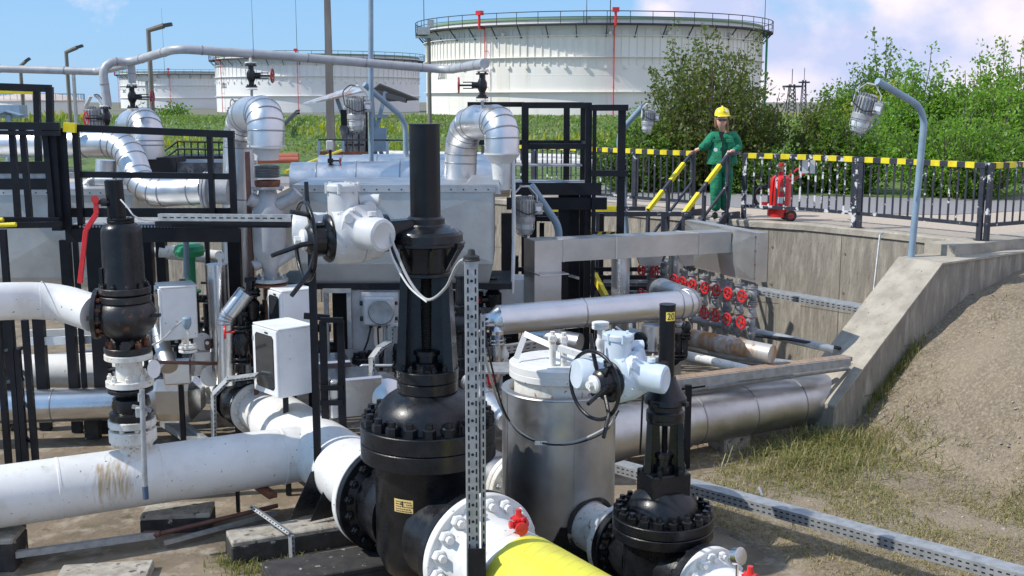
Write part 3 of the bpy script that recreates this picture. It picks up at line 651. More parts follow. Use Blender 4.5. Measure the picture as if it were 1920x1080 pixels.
# stairs ------------------------------------------------------------
T0 = at(1307, 288, 18.9); T0.z = 3.26
sd = V((-.72, -.69, 0)); wd = V((.69, -.72, 0))
A = V((2.98, 18.62, 0)); WID = .72
root = thing('steel_stairs', 'black steel stairs with yellow striped handrails that the worker is about to descend', 'stairs', (A.x, A.y, 1.3))
run = 1.12; drop = .88
for k in (0, 1):
    o = A + wd * (WID * k); m = MB()
    m.beam(o + V((0, 0, 2.24)) - sd * .35, o + V((0, 0, 2.24)) + sd * .02, .045, .16); m.beam(o + V((0, 0, 2.24)), o + sd * run * 1.25 + V((0, 0, 2.24 - drop * 1.25)), .045, .19)
    m.build('stringer', M['navy'], root)
    h = MB(); y = MB(); zt = 3.27
    pts = [o - sd * (.34 if k else .02) + V((0, 0, zt)), o + V((0, 0, zt)), o + sd * run + V((0, 0, zt - drop)), ]
    for a, b in zip(pts[:-1], pts[1:]): h.beam(a, b, .05, .05, b=.006)
    h.beam(o + V((0, 0, zt - .5)), o + sd * run + V((0, 0, zt - .5 - drop)), .035, .035)
    hr = h.build('handrail', M['navy'], root)
    for a, b in ((.2, .5), (.68, 1.0)): y = MB(); y.beam(pts[1].lerp(pts[2], a), pts[1].lerp(pts[2], b), .062, .062); y.build('yellow_band', M['yellow'], hr)
    for t in (0, .55, 1.0):
        p = o + sd * run * t + V((0, 0, zt - drop * t)); m = MB(); m.beam(p - V((0, 0, 1.02)), p - V((0, 0, .02)), .05, .05, up=sd); m.build('post', M['navy'], root)
for i in range(5):
    p = A + wd * WID / 2 + sd * (run * (i + .2) / 4.4) + V((0, 0, 2.2 - drop * (i + .2) / 4.4)); m = MB()
    m.box(p, (.28, WID - .06, .03), rz=math.atan2(sd.y, sd.x)); m.build('tread', M['galv'], root)
# lower walkway at z 1.35 running left
E1 = A + sd * run * 1.1; zl = 1.36
root = thing('walkway', 'low black walkway with a striped top rail in front of the stone wall', 'walkway', (E1.x - 1, E1.y, 0))
m = MB(); x0 = at(985, 400, 18).x
m.box(((x0 + E1.x + .5) / 2, E1.y - .25, zl - .06), (E1.x + .5 - x0, .9, .05)); m.box(((x0 + E1.x + .5) / 2, E1.y - .71, zl - .12), (E1.x + .5 - x0, .03, .2)); m.build('deck', M['navy'], root)
for yy, rail in ((E1.y + .2, 1), (E1.y - .68, 0)):
    h = MB(); x1 = E1.x + (.05 if rail else .65); h.beam((x0, yy, 2.40), (x1, yy, 2.40), .05, .07); h.beam((x0, yy, 1.9), (x1, yy, 1.9), .03, .03); hr = h.build('handrail', M['navy'], root)
    if rail:
        x = x0 + .2
        while x < x1 - .3: y = MB(); y.beam((x, yy, 2.40), (x + .42, yy, 2.40), .062, .082); y.build('yellow_band', M['yellow'], hr); x += .84
    k = 0; x = x0 + .1
    while x < x1: m = MB(); m.beam((x, yy, 0), (x, yy, 2.37), .06, .06); m.build('post', M['navy'], root); x += 1.0
m = MB(); a = at(1085, 460, 15.9); b = at(1140, 565, 15.4); 
root = thing('stair_handrail', 'short yellow and black handrail slanting down under the silver duct', 'handrail', V((b.x, b.y, .8)))
m.beam(a, b, .06, .06); m.beam(b, V((b.x, b.y, 0)), .05, .05); m.beam(a, V((a.x, a.y, 0)), .05, .05); m.build('rail', M['navy'], root)
y = MB(); y.beam(a.lerp(b, .52), a.lerp(b, .92), .075, .075); y.build('yellow_band', M['yellow'], root)
# hazard striped edge
m = MB(); p0 = at(1085, 440, 16.4); p1 = at(1163, 441, 16.4); m.beam(p0, p1, .04, .10); root = one(m, 'edge_board', M['navy'], 'yellow and black hazard striped edge board above the silver duct', 'board')
y = MB(); d = (p1 - p0)
for k in range(5):
    c = p0 + d * ((k + .4) / 5); y.prism(c - V((0, .023, 0)), (1, 0, 0), (0, 0, 1), (0, -1, 0), [(-.07, -.05), (-.01, -.05), (.06, .05), (0, .05)], 0, .003)
y.build('yellow_stripe', M['yellow'], root)
# worker ------------------------------------------------------------
def skin_mesh(verts, edges, radii, root_i=0, sub=2):
    me = bpy.data.meshes.new('s'); me.from_pydata([tuple(v) for v in verts], edges, []); ob = bpy.data.objects.new('s', me); COL.objects.link(ob)
    md = ob.modifiers.new('s', 'SKIN'); md.use_smooth_shade = True; md.branch_smoothing = .6
    for i, r_ in enumerate(radii):
        d = me.skin_vertices[0].data[i]; d.radius = r_ if isinstance(r_, tuple) else (r_, r_); d.use_root = (i == root_i)
    sb = ob.modifiers.new('b', 'SUBSURF'); sb.levels = sub; sb.render_levels = sub
    dg = bpy.context.evaluated_depsgraph_get(); dg.update(); out = bpy.data.meshes.new_from_object(ob.evaluated_get(dg))
    m = MB(); m.add([v.co.copy() for v in out.vertices], [tuple(p.vertices) for p in out.polygons])
    bpy.data.objects.remove(ob); bpy.data.meshes.remove(out); return m
PY = 18.5
def J(px, py, dy=0): return at(px, py, PY + dy)
jn = {'pel': J(1354, 312), 'waist': J(1354, 296), 'chest': J(1355, 272), 'uch': J(1356, 256), 'neck': J(1354.5, 246, -.02), 'nk2': J(1353.5, 239, -.05), 'hd1': J(1353, 231, -.08), 'hd2': J(1353.5, 220, -.07), 'hd3': J(1354, 213, -.06),
      'shL': J(1337, 254), 'shR': J(1375, 253), 'elL': J(1324, 273, -.08), 'elR': J(1385, 276, .0), 'wrL': J(1309, 280, -.04), 'wrR': J(1375, 283, -.22), 'hdL': J(1303, 282.5, -.0), 'hdR': J(1370, 283.5, -.30),
      'hpL': J(1345, 318), 'hpR': J(1364, 318), 'knL': J(1342, 353, -.08), 'knR': J(1362, 352, -.02), 'anL': J(1342, 392, -.03), 'anR': J(1359, 391, .04)}
for k_ in ('anL', 'anR'): jn[k_].z = 2.30
K = list(jn); ix = {k: i for i, k in enumerate(K)}
ed = [('pel', 'waist'), ('waist', 'chest'), ('chest', 'uch'), ('uch', 'neck'), ('neck', 'nk2'), ('nk2', 'hd1'), ('hd1', 'hd2'), ('hd2', 'hd3'), ('uch', 'shL'), ('uch', 'shR'), ('shL', 'elL'), ('shR', 'elR'), ('elL', 'wrL'), ('elR', 'wrR'),
      ('wrL', 'hdL'), ('wrR', 'hdR'), ('pel', 'hpL'), ('pel', 'hpR'), ('hpL', 'knL'), ('hpR', 'knR'), ('knL', 'anL'), ('knR', 'anR')]
rb = dict(pel=.13, waist=.12, chest=.13, uch=.09, neck=.055, nk2=.055, hd1=.085, hd2=.092, hd3=.07, shL=.06, shR=.06, elL=.042, elR=.042, wrL=.028, wrR=.028, hdL=.034, hdR=.034, hpL=.08, hpR=.08, knL=.055, knR=.055, anL=.04, anR=.04)
m = skin_mesh([jn[k] for k in K], [(ix[a], ix[b]) for a, b in ed], [rb[k] for k in K])
for hk, wk, tgt in (('hdL', 'wrL', V((-.55, -.35, -.75))), ('hdR', 'wrR', V((-.6, -.3, -.72)))):     # fingers closing over the rail
    h = jn[hk]; f_ = (h - jn[wk]).normalized(); sd_ = f_.cross(V((0, 0, 1))).normalized()
    for i in range(4):
        b0 = h + sd_ * ((i - 1.5) * .019) + f_ * .02; l = (.062, .072, .068, .052)[i]
        m.tube([b0, b0 + f_ * l * .45 + V((0, 0, .006)), b0 + f_ * l * .8 - V((0, 0, .016)), b0 + f_ * l * .85 - V((0, 0, .045))], [.0105, .010, .009, .0075], 7)
    b0 = h + sd_ * .03 - f_ * .01; m.tube([b0, b0 + sd_ * .02 + f_ * .02 - V((0, 0, .01)), b0 + sd_ * .02 + f_ * .045 - V((0, 0, .03))], [.012, .011, .009], 7)
fc = J(1352, 228, -.16); m.tube([fc + V((0, .02, .02)), fc + V((-.006, -.022, -.012)), fc + V((-.004, .0, -.022))], [.010, .014, .008], 6)     # nose
person = tag(m.build('person', M['skin'], origin=(jn['pel'].x, PY, R_), angle=180), 'worker in green coveralls, yellow helmet and sunglasses holding the stair handrails', 'person')
c = dict(rb)
cl = [k for k in K if k not in ('neck', 'nk2', 'hd1', 'hd2', 'hd3', 'hdL', 'hdR')]
c.update(pel=.205, waist=.185, chest=.19, uch=.125, shL=.105, shR=.105, elL=.085, elR=.085, wrL=.058, wrR=.058, hpL=.125, hpR=.125, knL=.10, knR=.10, anL=.085, anR=.085)
ci = {k: i for i, k in enumerate(cl)}
m = skin_mesh([jn[k] for k in cl], [(ci[a], ci[b]) for a, b in ed if a in ci and b in ci], [c[k] for k in cl])
coat = m.build('coverall', M['coverall'], person, angle=180)
m = MB(); hm = J(1355, 282)                                    # open jacket hanging over the trousers
for sx_ in (-1, 1):
    top = V((hm.x + sx_ * .10, PY - .16, hm.z + .22)); bot = V((hm.x + sx_ * .15, PY - .205, hm.z - .16))
    m.prism((0, 0, 0), (1, 0, 0), (0, 0, 1), (0, -1, 0), [(top.x - .065, top.z), (top.x + .065, top.z), (bot.x + .08, bot.z), (bot.x - .045, bot.z)], .16 - PY, .215 - PY)
jk = MB(); jc = V((hm.x, PY, 0)); secs = []
for z_, rx, ry in ((hm.z + .24, .15, .12), (hm.z + .12, .215, .16), (hm.z - .05, .235, .19), (hm.z - .22, .255, .20)):
    secs.append((z_, rx, ry))
n = 28; a0 = math.radians(-78); vs = []
for z_, rx, ry in secs:
    for i in range(n + 1):
        a = a0 + 2 * math.radians(-102 + 180 + 78 + 0) * 0 + (math.radians(336) * i / n); w_ = 1 + .03 * math.sin(a * 7)
        vs.append((jc.x + rx * w_ * math.cos(a), jc.y + ry * w_ * math.sin(a), z_))
fs = [(k * (n + 1) + i, k * (n + 1) + i + 1, (k + 1) * (n + 1) + i + 1, (k + 1) * (n + 1) + i) for k in range(3) for i in range(n)]
jk.add(vs, fs); jk.build('jacket', M['coverall'], person, angle=180, recalc=True)
for px_ in (1344, 1368): m = MB(); m.rbox(J(px_, 264, -.20), (.13, .02, .055), b=.006); m.build('pocket_flap', M['coverall'], person)
m = MB(); q = J(1356, 275, -.21); m.beam(q + V((0, 0, .16)), q - V((.01, .02, .22)), .018, .01, up=(0, -1, 0)); m.build('zip', M['rubber'], person)
m = MB(); q = J(1353, 253, -.19); m.prism(q, (1, 0, 0), (0, 0, 1), (0, -1, 0), [(-.045, .05), (.045, .05), (.0, -.10)], -.05, .012); m.build('collar', M['rubber'], person)
m = MB(); q = J(1342, 281, -.235); m.lathe(q, (0, -1, .1), [(.032, 0), (.03, .006)], 12); m.build('badge', M['whitec'], person)
M['helm'] = mat('helmet_yellow', (.82, .66, .01), .3, coat=.3)
hc = jn['hd2'] + V((0, -.005, .03)); m = MB(); m.lathe(hc, (0, 0, 1), [(.122, -.005), (.124, .01), (.120, .035), (.108, .082), (.080, .115), (.04, .133), (.001, .138)], 28)
m.lathe(hc + V((0, -.05, 0)), (0, -.12, 1), [(.10, -.006), (.122, -.002), (.112, .012), (.08, .02)], 28); m.tube([hc + V((0, -.12, .06)), hc + V((0, -.07, .125)), hc + V((0, .0, .15)), hc + V((0, .08, .125))], .014, 6, bend=.05)
hel = m.build('helmet', M['helm'], person)
m = MB(); q = hc + V((.06, -.105, .07)); m.lathe(q, (.45, -.8, .4), [(.024, -.004), (.022, .006)], 10); m.build('helmet_badge', M['whitec'], hel)
M['hair'] = mat('brown_hair', (.16, .075, .035), .6, col2=(.30, .17, .08), scale=30, stretch=(1, 1, .2))
h = jn['hd2']; m = MB()
m.tube([h + V((.0, .05, .04)), h + V((.0, .075, -.06)), h + V((0, .06, -.17))], [.09, .1, .06], 10)
for sx_ in (-1, 1): m.tube([h + V((sx_ * .075, .04, .03)), h + V((sx_ * .085, .05, -.06)), h + V((sx_ * .085, .02 if sx_ < 0 else -.04, -.15)), h + V((sx_ * .09, .02 if sx_ < 0 else -.10, -.24 if sx_ > 0 else -.18))], [.025, .03, .026, .014], 8)
m.build('hair', M['hair'], person, angle=180)
m = MB(); q = jn['hd1'] + V((0, -.088, .055))
for sx_ in (-1, 1): m.prism(q + V((sx_ * .036 - .004, 0, 0)), (1, 0, 0), (0, 0, 1), (0, -1, 0), [(-.032, .016), (.032, .016), (.026, -.02), (-.022, -.022)], -.02, .02)
m.beam(q + V((-.08, .07, .01)), q + V((-.065, 0, .01)), .006, .012); m.beam(q + V((.08, .07, .01)), q + V((.065, 0, .01)), .006, .012)
m.build('sunglasses', M['glass'], person)
M['lip'] = mat('lip', (.45, .10, .08), .5); m = MB(); q = jn['nk2'] + V((-.003, -.062, .055)); m.tube([q + V((-.022, .004, 0)), q + V((0, -.003, -.003)), q + V((.022, .004, 0))], [.003, .006, .003], 6); m.build('mouth', M['lip'], person)
for k_, dx in (('anL', -.02), ('anR', .01)):
    m = MB(); a = jn[k_]; m.tube([V((a.x, a.y + .06, 2.245)), V((a.x + dx, a.y - .06, 2.25)), V((a.x + dx * 2, a.y - .17, 2.235))], [.045, .05, .035], 10); m.box((a.x + dx, a.y - .055, 2.212), (.09, .27, .02)); m.build('shoe', M['rubber'], person)
# extinguisher --------------------------------------------------------
e = at(1461, 430, 17.98); e.z = R_
root = thing('fire_extinguisher', 'large red wheeled fire extinguisher standing behind the peeling railing', 'extinguisher', e)
ax = V((.05, 0, 1)).normalized(); m = MB()
m.lathe(e + V((-.03, 0, .06)), ax, [(.02, 0), (.165, .01), (.175, .04), (.175, .56), (.165, .62), (.12, .67), (.05, .69), (.05, .73)], 32); m.build('cylinder', M['red'], root)
m = MB(); m.cyl(e + V((.0, 0, .78)), e + V((.0, 0, .88)), .03); m.box(e + V((-.03, 0, .86)), (.12, .03, .03)); m.build('valve', M['brass'], root)
m = MB(); m.cyl(e + V((.0, 0, .88)), e + V((.0, 0, .93)), .045); m.tube([e + V((.03, .12, .60)), e + V((.28, .14, .82)), e + V((.38, .14, .86))], .016, 8); m.tube([e + V((.03, -.12, .60)), e + V((.34, -.14, .78)), e + V((.42, -.14, .86))], .016, 8)
m.cyl(e + V((.38, .14, .86)), e + V((.38, -.14, .86)), .016, seg=8); m.beam(e + V((-.30, 0, .28)), e + V((-.1, 0, .28)), .05, .05); m.build('handle', M['red'], root)
for dy in (-.22, .22):
    m = MB(); m.torus(e + V((.13, dy * .8, .10)), (0, 1, 0), .075, .024, 24, 8); w = m.build('wheel', M['rubber'], root)
    m = MB(); m.cyl(e + V((.13, dy * .8 - .02, .10)), e + V((.13, dy * .8 + .02, .10)), .055); m.build('hub', M['redd'], w)
m = MB(); m.torus(e + V((-.24, 0, .40)), (.2, 1, 0), .17, .022, 28, 8); m.torus(e + V((-.25, .03, .36)), (.3, 1, 0), .16, .022, 28, 8); m.build('hose', M['rubber'], root)
m = MB(); a0 = -1.95
for i in range(6):
    a = a0 + i * .08; b = a + .08; f = lambda t, z: V((e.x - .03 + .05 * z + .178 * math.cos(t), e.y + .178 * math.sin(t), e.z + .06 + z)); m.add([f(a, .24), f(b, .24), f(b, .34), f(a, .34)], [(0, 1, 2, 3)])
m.build('label_sticker', M['whitec'], root)
m = MB()
for i in range(5):
    a = a0 + .05 + i * .08; b = a + .08; m.add([f(a, .43), f(b, .43), f(b, .50), f(a, .50)], [(0, 1, 2, 3)])
m.build('label_sticker', M['brass'], root)
m = MB(); q = at(1514, 312, 17.62); m.rbox(q, (.26, .015, .22), b=.004); m.beam(q + V((0, .02, .09)), q + V((0, .02, -.09)), .02, .02)
one(m, 'notice_plate', M['whitec'], 'blank white notice plate hung behind the railing post', 'sign')
m = MB(); q = at(1632, 330, 30); m.rbox((q.x, 30, R_ + .9), (.75, .5, 1.8), b=.03); m.rbox((q.x, 30, R_ + 1.84), (.9, .62, .08), b=.02)
one(m, 'utility_kiosk', M['grey'], 'grey utility kiosk half hidden between the hedges', 'kiosk')
# floodlights ---------------------------------------------------------
def floodlight(loc, label, s_=1.0, rz=0, tilt=0):
    root = thing('floodlight', label, 'floodlight', (0, 0, 0), 'explosion proof floodlights on bent blue posts'); m = MB()
    m.lathe((0, 0, -.14), (0, 0, -1), [(.03, -.03), (.10, 0), (.12, .02), (.12, .22), (.135, .24), (.135, .30), (.12, .305)], 28)
    for k in range(20):
        a = k * math.pi / 10; d = V((math.cos(a), math.sin(a), 0)); m.beam(d * .125 + V((0, 0, -.16)), d * .125 + V((0, 0, -.36)), .010, .03, up=d)
        m.beam(d * .04 + V((0, 0, -.125)), d * .12 + V((0, 0, -.135)), .008, .04)
    m.build('housing', M['alud2'], root)
    m = MB(); m.lathe((0, 0, -.44), (0, 0, -1), [(.112, 0), (.115, .05), (.105, .11), (.08, .155), (.04, .18), (.001, .185)], 24); m.build('glass', M['lampglass'], root)
    m = MB()
    for zz, rr in ((-.46, .128), (-.54, .125), (-.60, .095)): m.torus((0, 0, zz), (0, 0, 1), rr, .005, 28, 5)
    for k in range(6):
        a = k * math.pi / 3; d = V((math.cos(a), math.sin(a), 0)); m.tube([d * .128 + V((0, 0, -.43)), d * .128 + V((0, 0, -.54)), d * .09 + V((0, 0, -.61)), d * .02 + V((0, 0, -.645)), V((0, 0, -.648))], .005, 5)
    m.build('wire_guard', M['grey'], root)
    m = MB()
    for sg in (-1, 1): m.beam((sg * .05, 0, .02), (sg * .16, 0, -.10), .05, .012, up=(sg, 0, .5)); m.beam((sg * .16, 0, -.10), (sg * .165, -.02, -.30), .05, .012, up=(1, 0, 0)); m.cyl((sg * .15, -.02, -.28), (sg * .18, -.02, -.28), .022, seg=8)
    m.box((0, 0, .02), (.12, .09, .02)); m.build('bracket', M['castgrey'], root)
    m = MB(); m.rbox((.16, -.07, -.27), (.11, .11, .15), b=.01); m.cyl((.16, -.07, -.19), (.16, -.07, -.17), .03); jb = m.build('junction_box', M['alud2'], root)
    m = MB(); m.box((.16, -.127, -.27), (.07, .002, .06)); m.build('marking_plate', M['whitec'], jb)
    m = MB(); m.tube([(.14, -.13, -.30), (0, -.19, -.34), (-.17, -.12, -.25), (-.19, 0, -.05), (-.08, .0, .05), (0, 0, .03)], .008, 6, bend=.08); m.build('cable', M['rubber'], root)
    root.location = loc; root.scale = (s_,) * 3; root.rotation_euler = (0, tilt, rz); return root
M['alud2'] = mat('cast_aluminium', (.42, .42, .41), .5, .35, col2=(.30, .30, .30), scale=14, spots=(.15, .13, .12), sscale=22, slo=.66, shi=.72)
def bentpost(pts, r_, label, name='lamp_post', m_='bluegrey', bend=.35):
    m = MB(); m.tube(pts, r_, 12, bend=bend, n=8); p0 = V(pts[0]); m.cyl(p0, p0 + V((0, 0, .02)), r_ * 2, seg=12); return one(m, name, M[m_], label, 'lamp post')
def rp(px, py, Y): return at(px, py, Y)
bentpost([at(1708, 485, 14.75), at(1735, 205, 14.75), at(1645, 152, 14.35)], .045, 'blue grey bent post rising from the wing wall top, large floodlight on it')
floodlight(at(1633, 160, 14.35), 'large grey floodlight hanging from the bent post at the right, in front of the hedge', .98, -.3, .22)
bentpost([V((2.05, 18.2, 0)), at(1160, 250, 18.2), at(1205, 200, 17.9)], .047, 'blue grey bent post beside the black platform, in front of the left railing')
floodlight(at(1217, 196, 17.9), 'small grey floodlight in front of the plum tree, above the railing', .72, .4, .08)
bentpost([V((.56, 14.2, 0)), at(1048, 425, 14.2), at(996, 348, 14.0)], .048, 'blue grey bent post in front of the silver square duct')
floodlight(at(984, 352, 13.9), 'grey floodlight with wire guard between silver casing and square duct', .95, .2)
bentpost([at(763, 360, 17), at(760, 225, 17), at(683, 158, 16.6)], .042, 'blue grey bent post rising behind the tall black stem cover')
floodlight(at(667, 165, 16.4), 'grey floodlight with large lens in front of the roofed equipment stand', 1.0, .2)
m = MB(); m.tube([at(696, 336, 16.6), at(695, -60, 16.6)], .038, 12); one(m, 'blue_pole', M['bluegrey'], 'tall straight blue grey pole crossing the roofed stand up to the sky', 'pole')
# concrete pole, street lamps, thin masts ------------------------------
def vpost(px, ytop, Y, z0=R_): p = at(px, ytop, Y); return V((p.x, Y, z0)), p
M['poleg'] = mat('weathered_pole', (.22, .20, .175), .85, col2=(.16, .145, .13), scale=3, stretch=(1, 1, .3))
a, b = vpost(612, -60, 30); m = MB(); m.hexa([a + V((-.11, -.09, 0)), a + V((.11, -.09, 0)), a + V((.11, .09, 0)), a + V((-.11, .09, 0)), b + V((-.07, -.06, 0)), b + V((.07, -.06, 0)), b + V((.07, .06, 0)), b + V((-.07, .06, 0))])
one(m, 'concrete_pole', M['poleg'], 'square weathered concrete pole in front of the second tank', 'pole')
for px, ytop, Y, ax_, lb in ((278, 57, 34, 33, 'tallest street lamp, left of the second farthest tank'), (124, 98, 44, 24, 'middle street lamp above the left platform railings'), (38, 124, 50, 14, 'small thin street lamp near the left edge')):
    a, b = vpost(px, ytop, Y); root = thing('street_lamp', lb, 'street lamp', a, 'grey street lamps by the tank berm'); e_ = at(px + ax_ - 4, ytop - 9, Y)
    m = MB(); m.tube([a, b, e_], [.10, .075, .04] if 0 else .085, 8); m.build('post', M['poleg'], root)
    m = MB(); m.beam(e_, e_ + (e_ - b).normalized() * .25 - V((0, 0, .03)), .16, .10); m.build('lamp_head', M['gang'], root)
a, b = vpost(804, 72, 48); root = thing('floodlight_mast', 'thin mast with a twin head in front of the largest tank number', 'mast', a); m = MB(); m.cyl(a, b, .10, .07, 8); m.build('post', M['poleg'], root)
m = MB(); m.box(b + V((0, 0, .05)), (1.1, .2, .08)); m.box(b + V((-.2, -.1, .3)), (.5, .25, .3)); m.box(b + V((.1, -.1, .6)), (.25, .2, .3)); m.build('lamp_head', M['grey'], root)
for px, y0, Y, lb in ((137, 130, 40, 'thin grey stay rod under the overhead grey pipe'), (275, 148, 60, 'thin mast with a small box beside the tallest street lamp')):
    a, b = vpost(px, y0, Y); m = MB(); m.cyl(a, b, .07, seg=6)
    if Y == 60: m.box(b + V((0, 0, 0)), (.9, .2, .25))
    one(m, 'thin_mast', M['grey'], lb, 'mast')
# distant lattice masts
for px, yt, Y, w_, lb in ((1485, 158, 150, 1.2, 'dark lattice radio mast beyond the trees, with a platform on top'), (1508, 150, 190, .9, 'fainter lattice mast right behind the dark one')):
    a, b = vpost(px, yt, Y, R_); m = MB(); H = b.z - a.z
    for sx_ in (-1, 1):
        for sy_ in (-1, 1): m.cyl(a + V((sx_ * w_ / 2, sy_ * w_ / 2, 0)), a + V((sx_ * w_ / 4, sy_ * w_ / 4, H)), .07, seg=5)
    n = 8
    for k in range(n):
        z0, z1 = H * k / n, H * (k + 1) / n; r0 = w_ / 2 - w_ / 4 * k / n; r1 = w_ / 2 - w_ / 4 * (k + 1) / n
        m.cyl(a + V((-r0, -r0, z0)), a + V((r1, -r1, z1)), .05, seg=4); m.cyl(a + V((r0, -r0, z0)), a + V((-r1, -r1, z1)), .05, seg=4)
    m.box(a + V((0, 0, H * .93)), (w_ * 1.7, w_ * 1.7, .25)); m.cyl(a + V((0, 0, H)), a + V((0, 0, H + 2)), .05, seg=4)
    one(m, 'lattice_mast', M['gang'], lb, 'mast')
m = MB(); q = at(1448, 262, 60); m.box((q.x, 60, q.z - .4), (3.2, 1.2, .9)); m.box((q.x + .8, 60, q.z + .2), (1.0, 1, .5)); m.beam((q.x - 2, 60, q.z - .1), (q.x + 1.5, 60, q.z + .35), .15, .2)
one(m, 'distant_machine', M['orange'], 'orange machine far behind the bushes, partly hidden', 'machine')
# ================================================================ MIDDLE: platform, silver ducts, pipes, manifold
def seams(m, pts, r_, w=.012, h=.004, seg=28):
    for i, p in enumerate(pts):
        a = pts[min(i + 1, len(pts) - 1)] - pts[max(i - 1, 0)]; a.normalize(); m.lathe(p - a * w, a, [(r_ * .99, 0), (r_ + h, w * .4), (r_ + h, w * 1.6), (r_ * .99, w * 2)], seg)
def clad(name, pts, r_, label, bend=.32, n=5, m_='alu', cat='pipe', group=None, straight=(), seg=28):
    """clad pipe with lobster-back elbows; seams at each joint"""
    pts = [V(p) for p in pts]; root = thing(name, label, cat, pts[0], group); f = fillet(pts, bend, n) if len(pts) > 2 else pts
    s_ = MB(); s_.tube(f, r_, seg); s_.cur = 1; js = list(f[1:-1])
    for i, t in straight: js.append(pts[i].lerp(pts[i + 1], t))
    for p in js:
        k = min(range(len(f) - 1), key=lambda k: ((p - f[k]).length + (p - f[k + 1]).length) - (f[k + 1] - f[k]).length)
        if any((p - q).length < 1e-6 for q in f):
            idx = [i for i, q in enumerate(f) if (p - q).length < 1e-6][0]; a = (f[min(idx + 1, len(f) - 1)] - f[max(idx - 1, 0)]).normalized()
        else: a = (f[k + 1] - f[k]).normalized()
        s_.lathe(p - a * .010, a, [(r_ * .99, 0), (r_ + .005, .004), (r_ + .005, .016), (r_ * .99, .020)], seg)
    s_.build('cladding', [M[m_], M['seam']], root, angle=24)
    return root
M['seam'] = mat('cladding_seam', (.30, .30, .31), .4, .8)
# black platform beside the silver elbow
def frame_box(root, x0, x1, y0, y1, z0, z1, w=.08, m_='blacksteel', faces='front', mid=True, nv=1):
    pass
P = lambda px, py, Y: at(px, py, Y)
root = thing('access_platform', 'tall black railed platform to the left of the blue grey post, behind the silver duct', 'platform', V((P(1045, 500, 15).x, 15.4, 0)))
Y0, Y1 = 15.0, 16.1; xa = P(985, 300, Y0).x; xb = P(1103, 300, Y0).x; xl = P(878, 198, Y1 + .3).x; zt = P(1000, 198, Y0).z; zd = P(1000, 350, Y0).z
def rail(root, a, b, w=.07, h=.07, name='rail', m_='blacksteel'): m = MB(); m.beam(a, b, w, h); return m.build(name, M[m_], root)
for x, y in ((xa, Y0), (xb, Y0), (xa, Y1), (xb, Y1), ((xa + xb) / 2 + .18, Y1)): rail(root, (x, y, 0 if y == Y1 or x == xb else zd - .3), (x, y, zt - .0), .085, .085, 'post')
for z in (zt, (zt + zd) / 2):
    for a, b in (((xa - .04, Y0, z), (xb + .04, Y0, z)), ((xa, Y0, z + .003), (xa, Y1, z + .003)), ((xb, Y0, z + .006), (xb, Y1, z + .006)), ((xa, Y1, z + .009), (xb, Y1, z + .009)), ((xl, Y1 + .02, z + .012), (xa, Y1 + .02, z + .012))):
        rail(root, a, b)
m = MB(); m.box(((xa + xb) / 2, (Y0 + Y1) / 2, zd), (xb - xa + .3, Y1 - Y0 + .2, .03)); m.build('grating', M['galv'], root)
m = MB(); m.box(((xa + xb) / 2, Y0 - .12, zd - .02), (xb - xa + .34, .03, .16)); m.box(((xa + xb) / 2, Y0 - .05, zd - .22), (xb - xa + .5, .08, .16)); m.build('edge_beam', M['blacksteel'], root)
rail(root, ((xa + xb) / 2 + .1, Y0 + .1, 0), ((xa + xb) / 2 + .1, Y0 + .1, zd - .1), .14, .14, 'column'); rail(root, (xb - .2, Y0 + .3, 0), (xb - .2, Y0 + .3, zd - .1), .2, .2, 'column')
m = MB(); m.box(((xa + xb) / 2 - .1, Y1 - .4, zd + .25), (.95, .3, .02)); m.build('tray', M['galv'], root)
root = thing('safety_gate', 'open black gate standing at the right end of the tall platform', 'gate', V((P(1140, 300, 14.9).x, 14.9, 1)))
for px, w in ((1114, .05), (1165, .1)): x = P(px, 300, 14.9).x; rail(root, (x, 14.9, .2), (x, 14.9, P(1100, 201, 14.9).z), w, .06, 'post')
for py in (202, 325): rail(root, P(1108, py, 14.86), P(1178, py, 14.86), .06, .08)
# lattice of small black rails between platform and wall (lower stair and frames)
root = thing('steel_scaffold', 'black posts and crossbars under the tall platform with a yellow tip', 'scaffold', V((P(1010, 500, 16.6).x, 16.6, 0)))
for px, py in ((1002, 400), (1016, 418), (1052, 398), (1128, 400)): q = P(px, py, 16.6); rail(root, (q.x, 16.6, 0), q, .07, .07, 'post')
rail(root, P(1000, 410, 16.55), P(1060, 411, 16.55), .05, .07); rail(root, P(1060, 396, 16.5), P(1085, 470, 16.0), .05, .07)
m = MB(); m.beam(P(1048, 396, 16.5), P(1062, 396, 16.5), .08, .1); m.build('yellow_tip', M['yellow'], root)
for yy in (505, 520, 540): rail(root, P(960, yy, 16), P(1240, yy, 16.5), .05, .06)
m = MB(); a = P(1015, 500, 15.2); b = P(1085, 520, 15.2); m.beam(a, b, .3, .02); m.build('tray', M['galv'], root)
